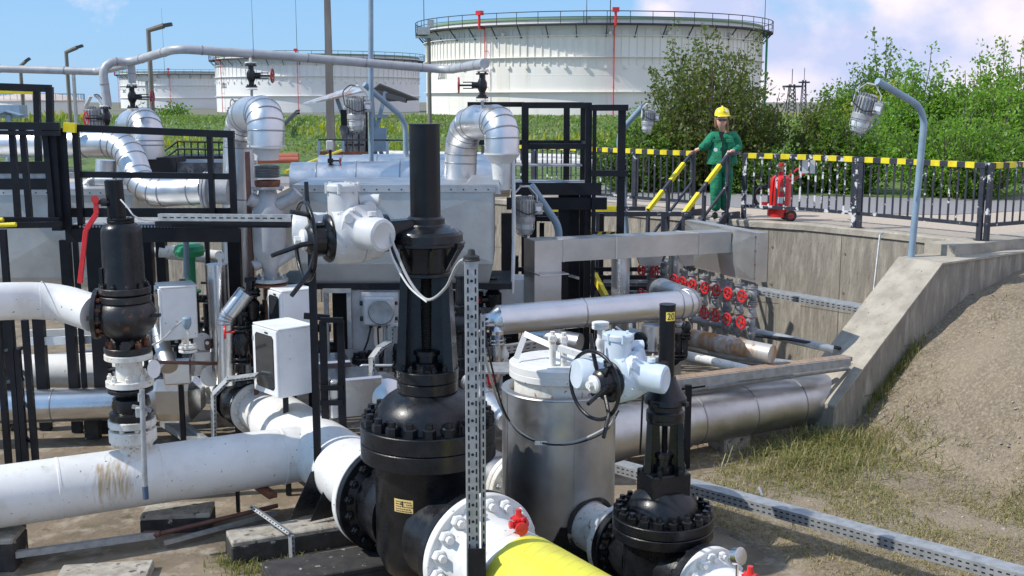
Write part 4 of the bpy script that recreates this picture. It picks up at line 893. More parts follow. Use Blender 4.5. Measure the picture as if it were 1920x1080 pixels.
# big aluminium casing (right)
def casing(name, label, x0, x1, yf, yb, z1, z0, taper, m_='sheet', bottom=.35):
    root = thing(name, label, 'duct', V(((x0 + x1) / 2, yf, z0))); zm = z0 + (z1 - z0) * bottom
    m = MB(); m.hexa([(x0, yf, zm), (x1, yf, zm), (x1, yb, zm), (x0, yb, zm), (x0, yf, z1), (x1, yf, z1), (x1, yb, z1), (x0, yb, z1)])
    m.hexa([(x0 + taper, yf + .05, z0), (x1 - .06, yf + .05, z0), (x1 - .06, yb - .1, z0), (x0 + taper, yb - .1, z0), (x0, yf, zm - .001), (x1, yf, zm - .001), (x1, yb, zm - .001), (x0, yb, zm - .001)])
    m.build('casing', M[m_], root)
    # diamond-broken panels: shallow pressed creases
    p = MB(); n = max(1, round((x1 - x0) / 1.5)); w = (x1 - x0) / n
    for i in range(n):
        a = x0 + w * i + .02; b = a + w - .04; cx = (a + b) / 2; cz = (zm + z1) / 2
        p.add([(a, yf - .004, zm + .02), (b, yf - .004, zm + .02), (b, yf - .004, z1 - .07), (a, yf - .004, z1 - .07), (cx, yf - .035, cz)], [(0, 1, 4), (1, 2, 4), (2, 3, 4), (3, 0, 4)])
    p.build('creased_panel', M[m_], root, angle=1)
    m = MB(); m.box(((x0 + x1) / 2, yf + (yb - yf) / 2, z1 + .012), (x1 - x0 + .06, yb - yf + .06, .022)); m.box(((x0 + x1) / 2, yf - .018, z1 - .03), (x1 - x0 + .05, .025, .06)); m.build('top_flange', M['alud'], root)
    r = MB(); x = x0 + .08
    while x < x1: r.cyl((x, yf - .030, z1 - .03), (x, yf - .038, z1 - .03), .009, seg=6); x += .14
    r.build('rivet_row', M['dark'], root)
    return root
x0, x1 = P(556, 400, 12.7).x, P(925, 400, 12.7).x
casing('sheet_casing', 'wide silver sheet metal casing behind the black stem cover, with riveted top edge', x0, x1, 12.7, 13.9, P(700, 350, 12.7).z, P(700, 535, 12.7).z, .14, bottom=.22)
x0, x1 = P(-40, 400, 14.6).x, P(250, 400, 14.6).x
casing('sheet_casing', 'silver sheet metal casing behind the left black platform railings', x0, x1, 14.6, 15.8, P(100, 357, 14.6).z, P(100, 540, 14.6).z, .1, bottom=.1)
m = MB(); q = P(890, 360, 12.8); m.hexa([q + V(v) for v in ((-.2, -.05, -.02), (.3, -.05, -.02), (.3, .9, -.02), (-.2, .9, -.02), (-.05, .0, .14), (.27, .0, .14), (.27, .85, .14), (-.05, .85, .14))])
one(m, 'sloped_hood', M['sheet'], 'small sloped silver hood on top of the wide casing beside the elbow', 'duct')
m = MB(); m.hexa([P(487, 470, 13), P(556, 470, 13), P(556, 470, 13.8), P(487, 470, 13.8), P(487, 380, 13), P(556, 345, 13), P(556, 345, 13.8), P(487, 380, 13.8)])
one(m, 'transition_duct', M['sheet'], 'short slanted silver duct behind the black handwheel, joined to the wide casing', 'duct')
# steel cabinet frame below
root = thing('equipment_cabinet', 'galvanised framed steel cabinet below the wide silver casing', 'cabinet', V((P(680, 600, 12.75).x, 12.8, .8)))
zc0, zc1 = P(700, 700, 12.7).z, P(700, 545, 12.7).z; xa, xb, xc = P(612, 600, 12.7).x, P(655, 600, 12.7).x, P(765, 600, 12.7).x
m = MB(); m.box(((xb + xc) / 2, 13.1, (zc0 + zc1) / 2), (xc - xb, .7, zc1 - zc0)); m.build('panel', M['panelgrey'] if 'panelgrey' in M else M['castgrey'], root)
m = MB(); m.box(((xa + xb) / 2, 13.3, (zc0 + zc1) / 2), (xb - xa, .3, zc1 - zc0)); m.build('opening', M['dark'], root)  # solid near-black block stands in for the shade inside the open cabinet
m = MB()
for x in (xa, xb): m.beam((x, 12.72, zc0 - .5), (x, 12.72, zc1), .05, .05); m.beam((x, 13.5, zc0 - .5), (x, 13.5, zc1), .05, .05)
for z in (zc0, zc1): m.beam((xa - .03, 12.715, z), (xb + .03, 12.715, z), .06, .05); 
m.beam((xa, 12.7, zc1), (xa, 13.5, zc1), .05, .05); m.build('frame', M['galv'], root)
m = MB(); m.box(((xa + xc) / 2 + .3, 13.2, zc1 + .05), (xc - xa + 1.8, 1.0, .07)); m.build('support_beam', M['blacksteel'], root)
m = MB(); m.box((P(700, 690, 12.6).x, 12.62, P(700, 672, 12.6).z), (.8, .03, .2)); m.build('lower_panel', M['galv'], root)
# junction box on the panel
q = P(711, 583, 12.6); root = thing('junction_box', 'square grey junction box with a round lid, on the cabinet under the casing', 'box', q)
m = MB(); m.rbox(q + V((0, .03, 0)), (.36, .16, .33), b=.02); m.box(q + V((0, .09, 0)), (.42, .02, .4)); m.build('housing', M['castgrey'], root)
m = MB(); m.lathe(q + V((.03, -.045, 0)), (0, -1, 0), [(.15, 0), (.15, .02), (.135, .035), (.125, .03), (.02, .034)], 36); m.build('round_lid', M['galv'], root)
for z in (-.09, .09): m = MB(); m.cyl(q + V((-.18, .0, z)), q + V((-.22, 0, z)), .028, seg=10); m.build('cable_gland', M['rubber'], root); m = MB(); m.cyl(q + V((.18, 0, z)), q + V((.21, 0, z)), .02, seg=10); m.build('cable_gland', M['rubber'], root)
for x in (-.1, 0, .1): m = MB(); m.cyl(q + V((x, 0, -.16)), q + V((x, 0, -.2)), .02, seg=8); m.build('cable_gland', M['rubber'], root)
for i, (x, dx, mm) in enumerate(((-.1, -.12, 'rubber'), (-.02, .02, 'rubber'), (.06, .0, 'cable'), (.12, -.1, 'rubber'))):
    m = MB(); m.tube([q + V((x, 0, -.19)), q + V((x + dx * .3, -.02, -.35)), q + V((x + dx, -.01, -.55)), q + V((x + dx, 0, -.7))], .011, 6, bend=.1); m.build('cable', M[mm], root)
# --- silver elbows
clad('clad_elbow', [P(447, 560, 13.3), P(452, 214, 13.3), P(499, 214, 12.3), P(499, 277, 12.3)], .20, 'large silver clad elbow in the middle of the photo with a bellows below it', bend=.40, n=4, straight=((0, .55), (0, .86)))
clad('clad_elbow', [P(862, 356, 13.9), P(866, 229, 13.9), P(941, 229, 12.9), P(941, 290, 12.9)], .20, 'silver clad elbow rising right of the tall black stem cover', bend=.40, n=4, straight=((0, .4),))
clad('clad_elbow', [P(243, 340, 17.0), P(240, 234, 17.0), P(275, 232, 15.6), P(277, 297, 15.6)], .225, 'farthest silver clad elbow above the left platform rail', bend=.42, n=4, straight=((2, .6),))
clad('clad_pipe', [P(-80, 268, 14.4), P(238, 270, 13.6), P(268, 362, 13.2), P(385, 356, 13.0)], .172, 'silver clad pipe from the left edge that turns down behind the platform rails', bend=.46, n=4, straight=((0, .45), (0, .78), (2, .8)))
m = MB(); a = P(382, 356, 13.0); b = P(430, 358, 13.0); m.cyl(a, b, .16, seg=24); m.flange(a, b - a, .21, .03); m.flange(a + (b - a) * .12, b - a, .21, .03)
one(m, 'grey_pipe_stub', M['grey'], 'short grey flanged pipe joining the silver bend to the silver column', 'pipe')
clad('clad_riser', [P(196, 420, 15.4), P(199, 300, 15.4)], .14, 'short silver riser under the bend of the left silver pipe', straight=((0, .6),))
clad('clad_riser', [P(150, 362, 15.2), P(175, 340, 15.2), P(215, 340, 15.2)], .09, 'small silver elbow low behind the left platform posts', bend=.1)
m = MB(); q = P(941, 290, 12.9); m.lathe(q + V((0, 0, .02)), (0, 0, -1), [(.21, 0), (.21, .015), (.12, .12), (.10, .35), (.10, .42)], 28); m.tube([q + V((.13, -.05, -.05)), q + V((.14, -.05, -.9)), q + V((.12, -.05, -1.6))], .022, 8)
one(m, 'cone_reducer', M['castgrey'], 'pale grey cone below the elbow beside the black stem cover', 'reducer')
# bellows and strainer below middle elbow
q = P(499, 276, 12.3); root = thing('bellows_column', 'grey flanged bellows and twin body valve hanging below the middle silver elbow', 'valve', V((q.x, q.y, 1.2)))
z = lambda py: P(499, py, 12.3).z
m = MB(); m.lathe((q.x, q.y, 0), (0, 0, 1), [(.13, z(300)), (.13, z(292)), (.16, z(276)), (.205, z(275)), (.205, z(272))], 28); m.build('cone', M['castgrey'], root)
for py in (298, 305, 338, 352): m = MB(); m.lathe((q.x, q.y, z(py)), (0, 0, 1), [(.17, -.014), (.175, -.01), (.175, .01), (.17, .014)], 28)
m.bolts((q.x, q.y, z(352)), (0, 0, -1), .15, 8, .014, .03); m.build('flange', M['galv'], root)
m = MB(); pr = []; z0_, z1_ = z(333), z(309); n = 8
for i in range(n * 2 + 1): pr.append((.150 if i % 2 else .118, z0_ + (z1_ - z0_) * i / (2 * n)))
m.lathe((q.x, q.y, 0), (0, 0, 1), pr, 28); m.build('bellows', M['galv'], root, angle=60)
m = MB(); m.lathe((q.x, q.y, 0), (0, 0, 1), [(.12, z(352)), (.14, z(345)), (.14, z(338))], 24); m.build('spool', M['rust'], root)
m = MB(); m.lathe((q.x, q.y, 0), (0, 0, 1), [(.07, z(522)), (.08, z(505)), (.17, z(480)), (.18, z(470)), (.18, z(400)), (.16, z(385)), (.10, z(362)), (.09, z(352))], 28)
m.tube([(q.x + .1, q.y - .05, z(385)), (q.x + .26, q.y, z(372)), (q.x + .33, q.y, z(360))], .07, 12); m.tube([(q.x - .02, q.y, z(500)), (q.x + .2, q.y, z(475)), (q.x + .3, q.y, z(465))], .075, 14)
m.cyl((q.x - .11, q.y - .05, z(378)), (q.x - .18, q.y - .08, z(372)), .075, seg=16); m.cyl((q.x - .1, q.y - .05, z(492)), (q.x - .17, q.y - .08, z(497)), .06, seg=14); m.build('body', M['grey'], root, angle=50)
m = MB(); m.flange((q.x, q.y, z(528)), (0, 0, 1), .19, .04, 8, .155, .016, .03); m.build('base_flange', M['galv'], root)
m = MB(); m.cyl((q.x, q.y, .1), (q.x, q.y, z(529)), .08); m.flange((q.x, q.y, z(536)), (0, 0, 1), .18, .03); m.build('lower_pipe', M['rust'], root)
rail(root, (q.x - .22, q.y + .05, .0), (q.x - .22, q.y + .05, z(285)), .04, .07, 'support_angle', 'rustbrown')
# big horizontal clad vessels behind
for (a, b, r_, lb) in ((P(548, 340, 15.4), P(955, 334, 15.5), .26, 'front one of the long silver horizontal pipes behind the wide casing'), (P(600, 322, 17), P(965, 319, 17), .25, 'middle one of the long silver horizontal pipes behind the wide casing'), (P(680, 312, 18.5), P(960, 311, 18.5), .2, 'rear and highest of the long silver horizontal pipes behind the wide casing')):
    clad('clad_pipe', [a, b], r_, lb, straight=((0, .12), (0, .3), (0, .5), (0, .72)), group='long silver pipes behind the casing')
m = MB(); q = P(620, 318, 15.3); m.cyl(q + V((0, 0, 0)), q + V((0, 0, .30)), .02); m.box(q + V((0, 0, .12)), (.07, .05, .06)); m.cyl(q + V((.03, 0, .12)), q + V((.12, 0, .12)), .012)
root = m.build('gauge_valve', M['dark'], None); tag(root, 'small gauge valve with a red wheel on top of the front silver pipe', 'gauge')
m = MB(); m.torus(q + V((.13, 0, .12)), (1, 0, 0), .04, .008, 14, 5); m.build('handwheel', M['redd'], root)
m = MB(); m.rbox(q + V((0, -.02, .33)), (.09, .06, .13), b=.01); m.build('gauge', M['castgrey'], root)
# white cylindrical tank behind motor
# --- overhead grey pipe
path = [P(345, 92, 14.6), P(832, 130, 15.8), P(906, 119, 13.2)]
def opipe(pts, r_, label, bend=.3): 
    root = thing('overhead_pipe', label, 'pipe', V(pts[0])); f = fillet(pts, bend, 4) if len(pts) > 2 else pts; s_ = MB(); s_.tube(f, r_, 18); s_.cur = 1
    L_ = 0
    for a, b in zip(pts[:-1], pts[1:]):
        a = V(a); b = V(b); n = int((b - a).length / 1.1) + 1; d = (b - a).normalized()
        for i in range(n): c = a.lerp(b, (i + .5) / n); s_.lathe(c - d * .008, d, [(r_ * .98, 0), (r_ + .004, .002), (r_ + .004, .014), (r_ * .98, .016)], 18)
    s_.build('pipe', [M['grey'], M['seam']], root); return root
opipe([P(202, 200, 15.2), P(190, 116, 15.2), P(246, 116, 15.4), P(330, 91, 14.4), P(520, 104, 14.9), P(840, 131, 15.9), P(909, 119, 13.1)], .058, 'long overhead grey pipe crossing the sky in front of the tanks', .25)
opipe([P(-60, 127, 16.5), P(182, 134, 16.5), P(236, 122, 15.7)], .056, 'overhead grey pipe coming in from the left edge to join the long one', .1)
opipe([P(246, 120, 15.4), P(248, 156, 15.4)], .05, 'short grey drop pipe above the small black valve at the left')
def smallvalve(px, py, Y, label, side=1, s_=1.0, red='redd', up=None, top=None):
    c = P(px, py, Y); root = thing('small_valve', label, 'valve', c); m = MB()
    m.cyl(c + V((0, 0, -.13)), c + V((0, 0, .13)), .035 * s_, seg=12); m.lathe(c, (0, 0, 1), [(.03, -.09), (.06 * s_, -.03), (.06 * s_, .03), (.03, .09)], 14); m.cyl(c, c + V((side * .12, 0, 0)), .04 * s_, seg=12)
    m.box(c + V((side * .17, 0, 0)), (.08, .02, .02)); m.box(c + V((side * .16, 0, .035)), (.12, .015, .012)); m.box(c + V((side * .16, 0, -.035)), (.12, .015, .012)); m.cyl(c + V((side * .12, 0, 0)), c + V((side * .28, 0, 0)), .011, seg=8); m.build('body', M['black'], root)
    m = MB()
    for z_ in (-.15, .12): m = MB(); m.flange(c + V((0, 0, z_)), (0, 0, 1), .075 * s_, .02, 4, .058 * s_, .012, .015, seg=16); m.build('flange', M['blackr'], root)
    for z_ in (-.18, .155): m = MB(); m.flange(c + V((0, 0, z_)), (0, 0, 1), .075 * s_, .018, seg=16); m.build('pipe_flange', M['dirtywhite'], root)
    m = MB(); m.torus(c + V((side * .27, 0, 0)), (1, 0, 0), .085, .011, 22, 6)
    for k in range(3): a = k * 2.094; m.cyl(c + V((side * .27, 0, 0)), c + V((side * .27, math.cos(a) * .085, math.sin(a) * .085)), .008, seg=6)
    m.build('handwheel', M[red], root)
    m = MB()
    if top is not None: m.cyl(c + V((0, 0, .16)), top, .022, seg=8)
    if up is not None: m.cyl(c - V((0, 0, .16)), up, .018, seg=8)
    if m.v: m.build('stub_pipe', M['grey'], root)
    return root
smallvalve(471, 142, 14.6, 'black valve with dark red handwheel hanging under the overhead pipe, above the middle elbow', 1, 1.0, 'redd', P(472, 192, 14.6), P(469, 104, 14.8))
smallvalve(248, 182, 15.4, 'black valve with dark red handwheel above the farthest silver elbow', 1, 1.0, 'redd', P(249, 208, 15.4), P(248, 158, 15.4))
smallvalve(904, 160, 13.1, 'black valve with red wheel on its left, in front of the largest tank', -1, .95, 'redd', P(905, 206, 13.1), P(907, 128, 13.1))
smallvalve(199, 222, 15.2, 'black valve with bright red wheel below the bent grey drop pipe at the left', -1, 1.0, 'red', P(199, 250, 15.2), P(201, 200, 15.2))
# --- roofed equipment stand
root = thing('equipment_shelter', 'weathered sheet canopy on blue legs over grey switch boxes, in front of the second tank', 'shelter', V((P(680, 330, 22).x, 22, R_)))
m = MB(); m.add([P(568, 193, 21.6), P(592, 190, 21.4), P(682, 170, 21.4), P(670, 158, 22.6)] + [p - V((0, 0, .03)) for p in (P(568, 193, 21.6), P(592, 190, 21.4), P(682, 170, 21.4), P(670, 158, 22.6))], [(0, 1, 2, 3), (7, 6, 5, 4), (0, 4, 5, 1), (1, 5, 6, 2), (2, 6, 7, 3), (3, 7, 4, 0)]); 
M['roofsheet'] = mat('weathered_roof_sheet', (.38, .45, .50), .6, .2, col2=(.30, .20, .16), scale=1.6, lo=.45, hi=.62, stretch=(3, 1, 1)); m.build('roof_panel', M['roofsheet'], root)
m = MB(); a = [P(697, 168, 22.6), P(712, 156, 22.2), P(785, 185, 21.4), P(720, 188, 22.6)]; m.add(a + [p - V((0, 0, .03)) for p in a], [(0, 1, 2, 3), (7, 6, 5, 4), (0, 4, 5, 1), (1, 5, 6, 2), (2, 6, 7, 3), (3, 7, 4, 0)]); m.beam(P(700, 172, 21.9), P(762, 189, 21.6), .06, .08); m.build('roof_panel', M['gang'], root)
for a, b in (((632, 185), (650, 235)), ((723, 172), (700, 270)), ((696, 178), (706, 330)), ((701, 250), (722, 305)), ((645, 268), (631, 310)), ((706, 262), (684, 305)), ((668, 285), (668, 320))):
    m = MB(); m.beam(P(*a, 21.8), P(*b, 21.8), .09, .07); m.build('leg', M['legblue'] if 'legblue' in M else M['bluegrey'], root)
m = MB(); m.box(P(711, 262, 21.7), (.28, .1, .45)); m.box(P(711, 218, 21.7), (.35, .06, .06)); m.build('gusset', M['bluegrey'], root)
M['boxgrey'] = mat('switchbox_grey', (.16, .165, .17), .5, .2, col2=(.09, .09, .1), scale=9, lo=.45, hi=.55)
k = 0
for py, h, n, xs in ((244, .22, 3, (646, 662, 678)), (262, .3, 4, (646, 657, 668, 680)), (277, .2, 4, (646, 657, 668, 680))):
    for px in xs: m = MB(); m.rbox(P(px, py, 21.6), (.15 if n == 3 else .105, .14, h * .8), b=.012); m.build('switch_box', M['boxgrey'], root)
m = MB(); m.box(P(665, 255, 21.75), (.5, .1, 1.0)); m.build('backplate', M['dark'], root)
m = MB()
for i in range(7): p_ = P(648 + i * 6.5, 286, 21.6); m.tube([p_, p_ - V((0, 0, .12)), p_ - V((rnd.uniform(-.1, .1), 0, .35))], .02, 5)
m.build('cable', M['rubber'], root)
root = thing('low_railing', 'thin dark railing in front of the roofed equipment stand', 'railing', V((P(600, 330, 20.8).x, 20.8, R_)))
m = MB(); m.beam(P(597, 262, 20.8), P(772, 263, 20.8), .04, .03); m.build('top_rail', M['gang'], root)
for px in (598, 643, 726, 770): a = P(px, 262, 20.8); rail(root, a, V((a.x, a.y, R_)), .05, .04, 'post', 'bluegrey')
m = MB(); m.beam(P(600, 287, 20.8), P(700, 288, 20.8), .05, .06); m.build('lower_rail', M['rust'], root)
m = MB(); m.tube([P(395, 298, 26), P(560, 295, 26)], .11, 12); m.tube([P(395, 303, 25.6), P(560, 300, 25.6)], .07, 12); one(m, 'oxide_pipe', M['orange'], 'red oxide coloured pipes on the ground in front of the berm', 'pipe')
m = MB(); m.tube([P(700, 292, 24), P(1110, 300, 24)], .12, 10); m.tube([P(700, 300, 23.6), P(1110, 306, 23.6)], .09, 10); one(m, 'pale_ground_pipe', M['dirtywhite'], 'pale pipes lying in front of the berm behind the silver pipes', 'pipe')
m = MB(); m.cyl(P(535, 322, 16), P(640, 282, 19), .025, seg=8); one(m, 'barrier_bar', M['yellow'], 'thin yellow barrier bar slanting up behind the bellows', 'bar')
# small black steps on the berm side, left of the middle column
root = thing('berm_steps', 'small black railed steps in front of the berm, seen above the left platform', 'stairs', V((P(360, 300, 24).x, 24, R_)))
for dy in (0, .9):
    for z_ in (0, 14): m = MB(); m.tube([P(298, 290 + z_, 24 + dy), P(333, 265 + z_, 24 + dy), P(420, 267 + z_, 24 + dy)], .025, 6); m.build('handrail', M['blacksteel'], root)
    for px in (333, 345, 358, 371, 384, 397, 410): a = P(px, 266, 24 + dy); rail(root, a, a - V((0, 0, .75)), .025, .025, 'post')
m = MB(); m.box((P(375, 280, 24.4).x, 24.45, P(375, 297, 24).z), (1.2, 1, .1)); m.build('deck', M['blacksteel'], root)
root = thing('berm_handrail', 'thin black handrail climbing the berm below the second tank', 'handrail', P(560, 240, 52))
for o in (0, 5): m = MB(); m.tube([P(528, 235 + o, 44), P(556, 208 + o, 52), P(562, 207 + o, 52)], .05, 6); m.build('handrail', M['gang'], root)
# round drum (seen near left: grey bell lamp)
floodlight(P(176, 183, 15.6), 'grey floodlight seen from behind, in front of the pale domed tank', 1.05, 2.6)
floodlight(P(438, 190, 17.6), 'small floodlight partly hidden behind the middle silver elbow', .8, 1.4)
# --- square silver duct with end box
root = thing('square_duct', 'L shaped square silver duct ending in a deep flat box above the red wheel manifold', 'duct', V((P(1010, 560, 13.4).x, 13.4, 1.2)))
A = P(1022, 467, 13.3); B = P(1371, 455, 14.0); B.z = A.z - .0
zt_, zb_ = P(1049, 447, 13.3).z, P(1049, 488, 13.3).z
def obox(a, b, w, z0, z1, mm, name, root, cap=0):
    a = V((a[0], a[1], 0)); b = V((b[0], b[1], 0)); d = (b - a).normalized(); n_ = V((d.y, -d.x, 0)); m = MB()
    m.hexa([a + V((0, 0, z0)), b + V((0, 0, z0)), b - n_ * w + V((0, 0, z0)), a - n_ * w + V((0, 0, z0)), a + V((0, 0, z1)), b + V((0, 0, z1)), b - n_ * w + V((0, 0, z1)), a - n_ * w + V((0, 0, z1))])
    return m.build(name, M[mm], root, recalc=True)
obox(P(1003, 467, 13.05), B, .3, zb_, zt_, 'sheet', 'horizontal_run', root)
d = (V((B.x, B.y, 0)) - V((P(1003, 467, 13.05).x, 13.05, 0))).normalized(); c = V((P(1003, 467, 13.05).x, 13.05, 0))
obox(c + V((-d.x * .004 + d.y * .003, -.004, 0)), c + d * .34, .34, .6, zt_ - .003 - .0, 'sheet', 'vertical_leg', root)
for t in (.36, 1.05, 2.2): m = MB(); a = c + d * t; m.hexa([a + V((d.y * .006, -d.x * .006, zb_ - .004)) + V(v) for v in ((0, 0, 0), (.02, .01, 0), (-.25, .27, 0), (-.27, .26, 0), (0, 0, zt_ - zb_ + .01), (.02, .01, zt_ - zb_ + .01), (-.25, .27, zt_ - zb_ + .01), (-.27, .26, zt_ - zb_ + .01))]); m.build('joint_strip', M['alud'], root)
m = MB(); m.box(c + d * .17 + V((.0, -.0, zb_ - .12)), (.37, .37, .012), rz=math.atan2(d.y, d.x)); m.build('joint_strip', M['alud'], root)
b0 = P(1283, 468, 15.05); b1 = P(1418, 484, 13.55); 
BX0 = V((b0.x, b0.y, 0)); BX1 = V((b1.x, b1.y, 0)); zt2, zb2 = P(1418, 437, 13.55).z, P(1418, 530, 13.55).z
obox(BX0, BX1, .16, zb2, zt2, 'sheet', 'end_box', root)
bd = (BX1 - BX0).normalized(); bn = V((bd.y, -bd.x, 0))
m = MB()
for a, b in ((0, 1),):
    p0 = BX0 + bd * .03 + bn * .004; p1 = BX1 - bd * .03 + bn * .004; cz = (zt2 + zb2) / 2; mc = (p0 + p1) / 2 + bn * .035
    m.add([p0 + V((0, 0, zb2 + .03)), p1 + V((0, 0, zb2 + .03)), p1 + V((0, 0, zt2 - .03)), p0 + V((0, 0, zt2 - .03)), mc + V((0, 0, cz))], [(0, 1, 4), (1, 2, 4), (2, 3, 4), (3, 0, 4)])
m.build('creased_panel', M['sheet'], root, angle=1)
m = MB()
for i in range(4):
    for pp in (BX1 - bd * .02 + bn * .005, BX0 + bd * .02 + bn * .005): q = pp + V((0, 0, zb2 + .05 + (zt2 - zb2 - .1) * i / 3)); m.cyl(q, q + bn * .006, .01, seg=6)
m.build('screw', M['rust'], root)
for px, Y, y0, y1, r_, lb in ((1164, 13.9, 480, 580, .115, 'silver round column under the square duct, left one'), (1268, 15.5, 470, 560, .105, 'silver round column under the square duct, right one beside the end box')):
    a = P(px, y0, Y); m = MB(); m.cyl(V((a.x, a.y, 0)), a, r_, seg=24); one(m, 'duct_column', M['alud'], lb, 'column')
for px, lb in ((1226, 'left one of two small silver boxes under the square duct'), (1305, 'right one of two small silver boxes under the square duct')):
    q = P(px - 8, 481, 14.9); m = MB(); m.hexa([q + V(v) for v in ((-.13, -.1, -.11), (.13, -.1, -.11), (.13, .2, -.11), (-.13, .2, -.11), (-.19, -.12, .1), (.19, -.12, .1), (.19, .22, .1), (-.19, .22, .1))]); one(m, 'duct_hopper', M['sheet'], lb, 'duct')
# --- manifold of flanged valves
ordn = ['first', 'second', 'third', 'fourth', 'fifth', 'sixth', 'seventh', 'eighth', 'ninth']
def string_proto():
    root = thing('manifold_valve', 'x', 'valve', (0, 0, 0), 'red wheeled valves of the manifold under the duct box'); ax = V((-.80, -.60, 0))
    m = MB(); m.cyl((0, 0, -.75), (0, 0, .06), .022, seg=12)
    for z_ in (-.07, -.28, -.55): m.lathe((0, 0, z_), (0, 0, 1), [(.025, -.09), (.052, -.04), (.055, 0), (.052, .04), (.025, .09)], 14)
    for z_ in (-.07, -.40): m.cyl((0, 0, z_), ax * .13 + V((0, 0, z_)), .024, seg=12); m.cyl(ax * .06 + V((0, 0, z_)), ax * .075 + V((0, 0, z_)), .04, seg=12)
    m.cyl((0, 0, -.40 - .08), (0, 0, -.40 + .08), .045, seg=14); b = m.build('body', M['valvegrey'], root)
    for k_, zs in enumerate(((.03, .008), (-.155, -.18, -.205), (-.345, -.325), (-.495, -.515))):
        m = MB(); m.cyl((0, 0, min(zs)), (0, 0, max(zs) + .017), .05, seg=14)
        for z_ in zs: m.lathe((0, 0, z_), (0, 0, 1), [(.065, 0), (.065, .017)], 18)
        if k_ == 0: m.bolts((0, 0, .046), (0, 0, 1), .052, 4, .009, .015)
        m.build('flange', M['valvegrey'], root)
    for z_ in (-.215, -.357): m = MB(); m.lathe((0, 0, z_), (0, 0, 1), [(.060, 0), (.060, .012)], 16); m.build('gasket', M['orange'], root)
    for z_ in (-.07, -.40):
        c_ = ax * .19 + V((0, 0, z_)); m = MB(); m.torus(c_, ax, .070, .012, 22, 6); x, y, _ = frame(ax)
        for k in range(5): a = k * 2 * math.pi / 5; m.cyl(c_ - ax * .02, c_ + (x * math.cos(a) + y * math.sin(a)) * .066, .008, seg=6)
        m.cyl(c_ - ax * .07, c_ + ax * .01, .014, seg=8); m.build('handwheel', M['red'], root)
    return root
proto = string_proto(); first = True
xs = [(1283, 512), (1299, 515), (1320, 518), (1342, 521), (1365, 524), (1387, 527), (1412, 531)]
for i, (px, py) in enumerate(xs):
    t = (i + .15) / 6.15; Yc = 14.95 + (13.65 - 14.95) * t; p = P(px, py, Yc + .02); p.z = zb2 - .10
    lb = ordn[i] + ' flanged valve string from the left under the deep flat duct box'
    if first: proto.location = p; proto['label'] = lb; first = False
    else: copy_tree(proto, p, rnd.uniform(-.12, .12), label=lb)
for i, (px, py) in enumerate(((1222, 495), (1246, 498))):
    p = P(px, py, 15.3); copy_tree(proto, p, 0, label=('left' if i == 0 else 'right') + ' one of two flanged valve strings between the silver round columns')
# headers and pipes right of the manifold
M['rustheader'] = mat('rust_streaked_cladding', (.50, .49, .46), .5, .4, col2=(.38, .17, .04), scale=3.4, lo=.47, hi=.60, stretch=(1, 1, .15), col3=(.20, .07, .03), scale3=4.1, lo3=.58, hi3=.66)
def spipe(pts, r_, mm, label, bend=0, name='pipe', seams_=None, group=None, seg=20):
    if seams_ is None: m = MB(); m.tube([V(p) for p in pts], r_, seg, bend=bend); return one(m, name, M[mm], label, 'pipe', group)
    return clad(name, pts, r_, label, bend=bend or .3, m_=mm, straight=seams_, group=group)
spipe([P(1270, 628, 13.8), P(1448, 664, 12.95)], .112, 'rustheader', 'rust streaked header pipe below the red handwheels', name='header_pipe')
spipe([P(1300, 598, 14.4), P(1470, 634, 13.9), P(1562, 655, 13.75)], .05, 'galv', 'pale grey pipe running right from the manifold foot', name='header_pipe')
spipe([P(1240, 655, 13.4), P(1420, 697, 12.9)], .055, 'dirtywhite', 'thin stained white pipe in front of the rust streaked header', name='thin_pipe')
spipe([P(1330, 660, 13.6), P(1400, 672, 13.4), P(1548, 690, 13.45)], .045, 'galv', 'thin silver pipe running behind the timber topped tray', name='thin_pipe')
spipe([P(1170, 622, 14), P(1300, 650, 13.7), P(1500, 700, 13.7)], .07, 'alud', 'dull silver pipe behind the vertical tube with the yellow number', name='thin_pipe')
spipe([P(1415, 629, 13.9), P(1480, 636, 13.8), P(1560, 650, 13.8), P(1575, 653, 13.9)], .022, 'rubber', 'black hose lying over the grey pipe at the pit wall', bend=.2, name='hose')
m = MB(); q = P(1222, 640, 13.2); m.cyl(q + V((0, 0, -.1)), q + V((0, 0, .2)), .125, seg=24); root = one(m, 'clad_stub', M['alu'], 'short upright silver stub on a bolted cream flange left of the rusty header', 'pipe')
m = MB(); m.flange(q + V((0, 0, -.18)), (0, 0, 1), .19, .03, 10, .155, .016, .025); m.cyl(q + V((0, 0, -.6)), q + V((0, 0, -.18)), .1); m.build('flange', M['dirtywhite'], root)
# galvanised channels fixed to the wall
def channel(a, b, w, h, label, slots=True, name='cable_channel', mm='galv', up=(0, 0, 1), sl=.045, gap=.1, side=1, group=None):
    a = V(a); b = V(b); d = (b - a).normalized(); x = d.cross(V(up)).normalized() * side; z = x.cross(d).normalized() * side; t = .004; root = thing(name, label, 'channel', a, group); m = MB()
    m.beam(a + z * (h / 2), b + z * (h / 2), w, t, up=z); m.beam(a + x * (w / 2), b + x * (w / 2), t, h, up=z); m.beam(a - x * (w / 2), b - x * (w / 2), t, h, up=z); s_ = m; s_.cur = 1
    if slots:
        L_ = (b - a).length; k = .06
        while k < L_ - .08:
            for o in ((-h * .22, h * .22) if h > .07 else (0,)):
                p = a + d * k + x * (w / 2 + .003) + z * o; s_.beam(p, p + d * sl, .002, .012, up=z)
                if w > .05: p = a + d * k + z * (h / 2 + .003); 
            k += gap
    s_.build('profile', [M[mm], M['dark']], root)
    return root
channel(P(1398, 541, 16.6), P(1640, 583, 14.3), .26, .08, 'galvanised slotted channel fixed along the stone wall right of the manifold')
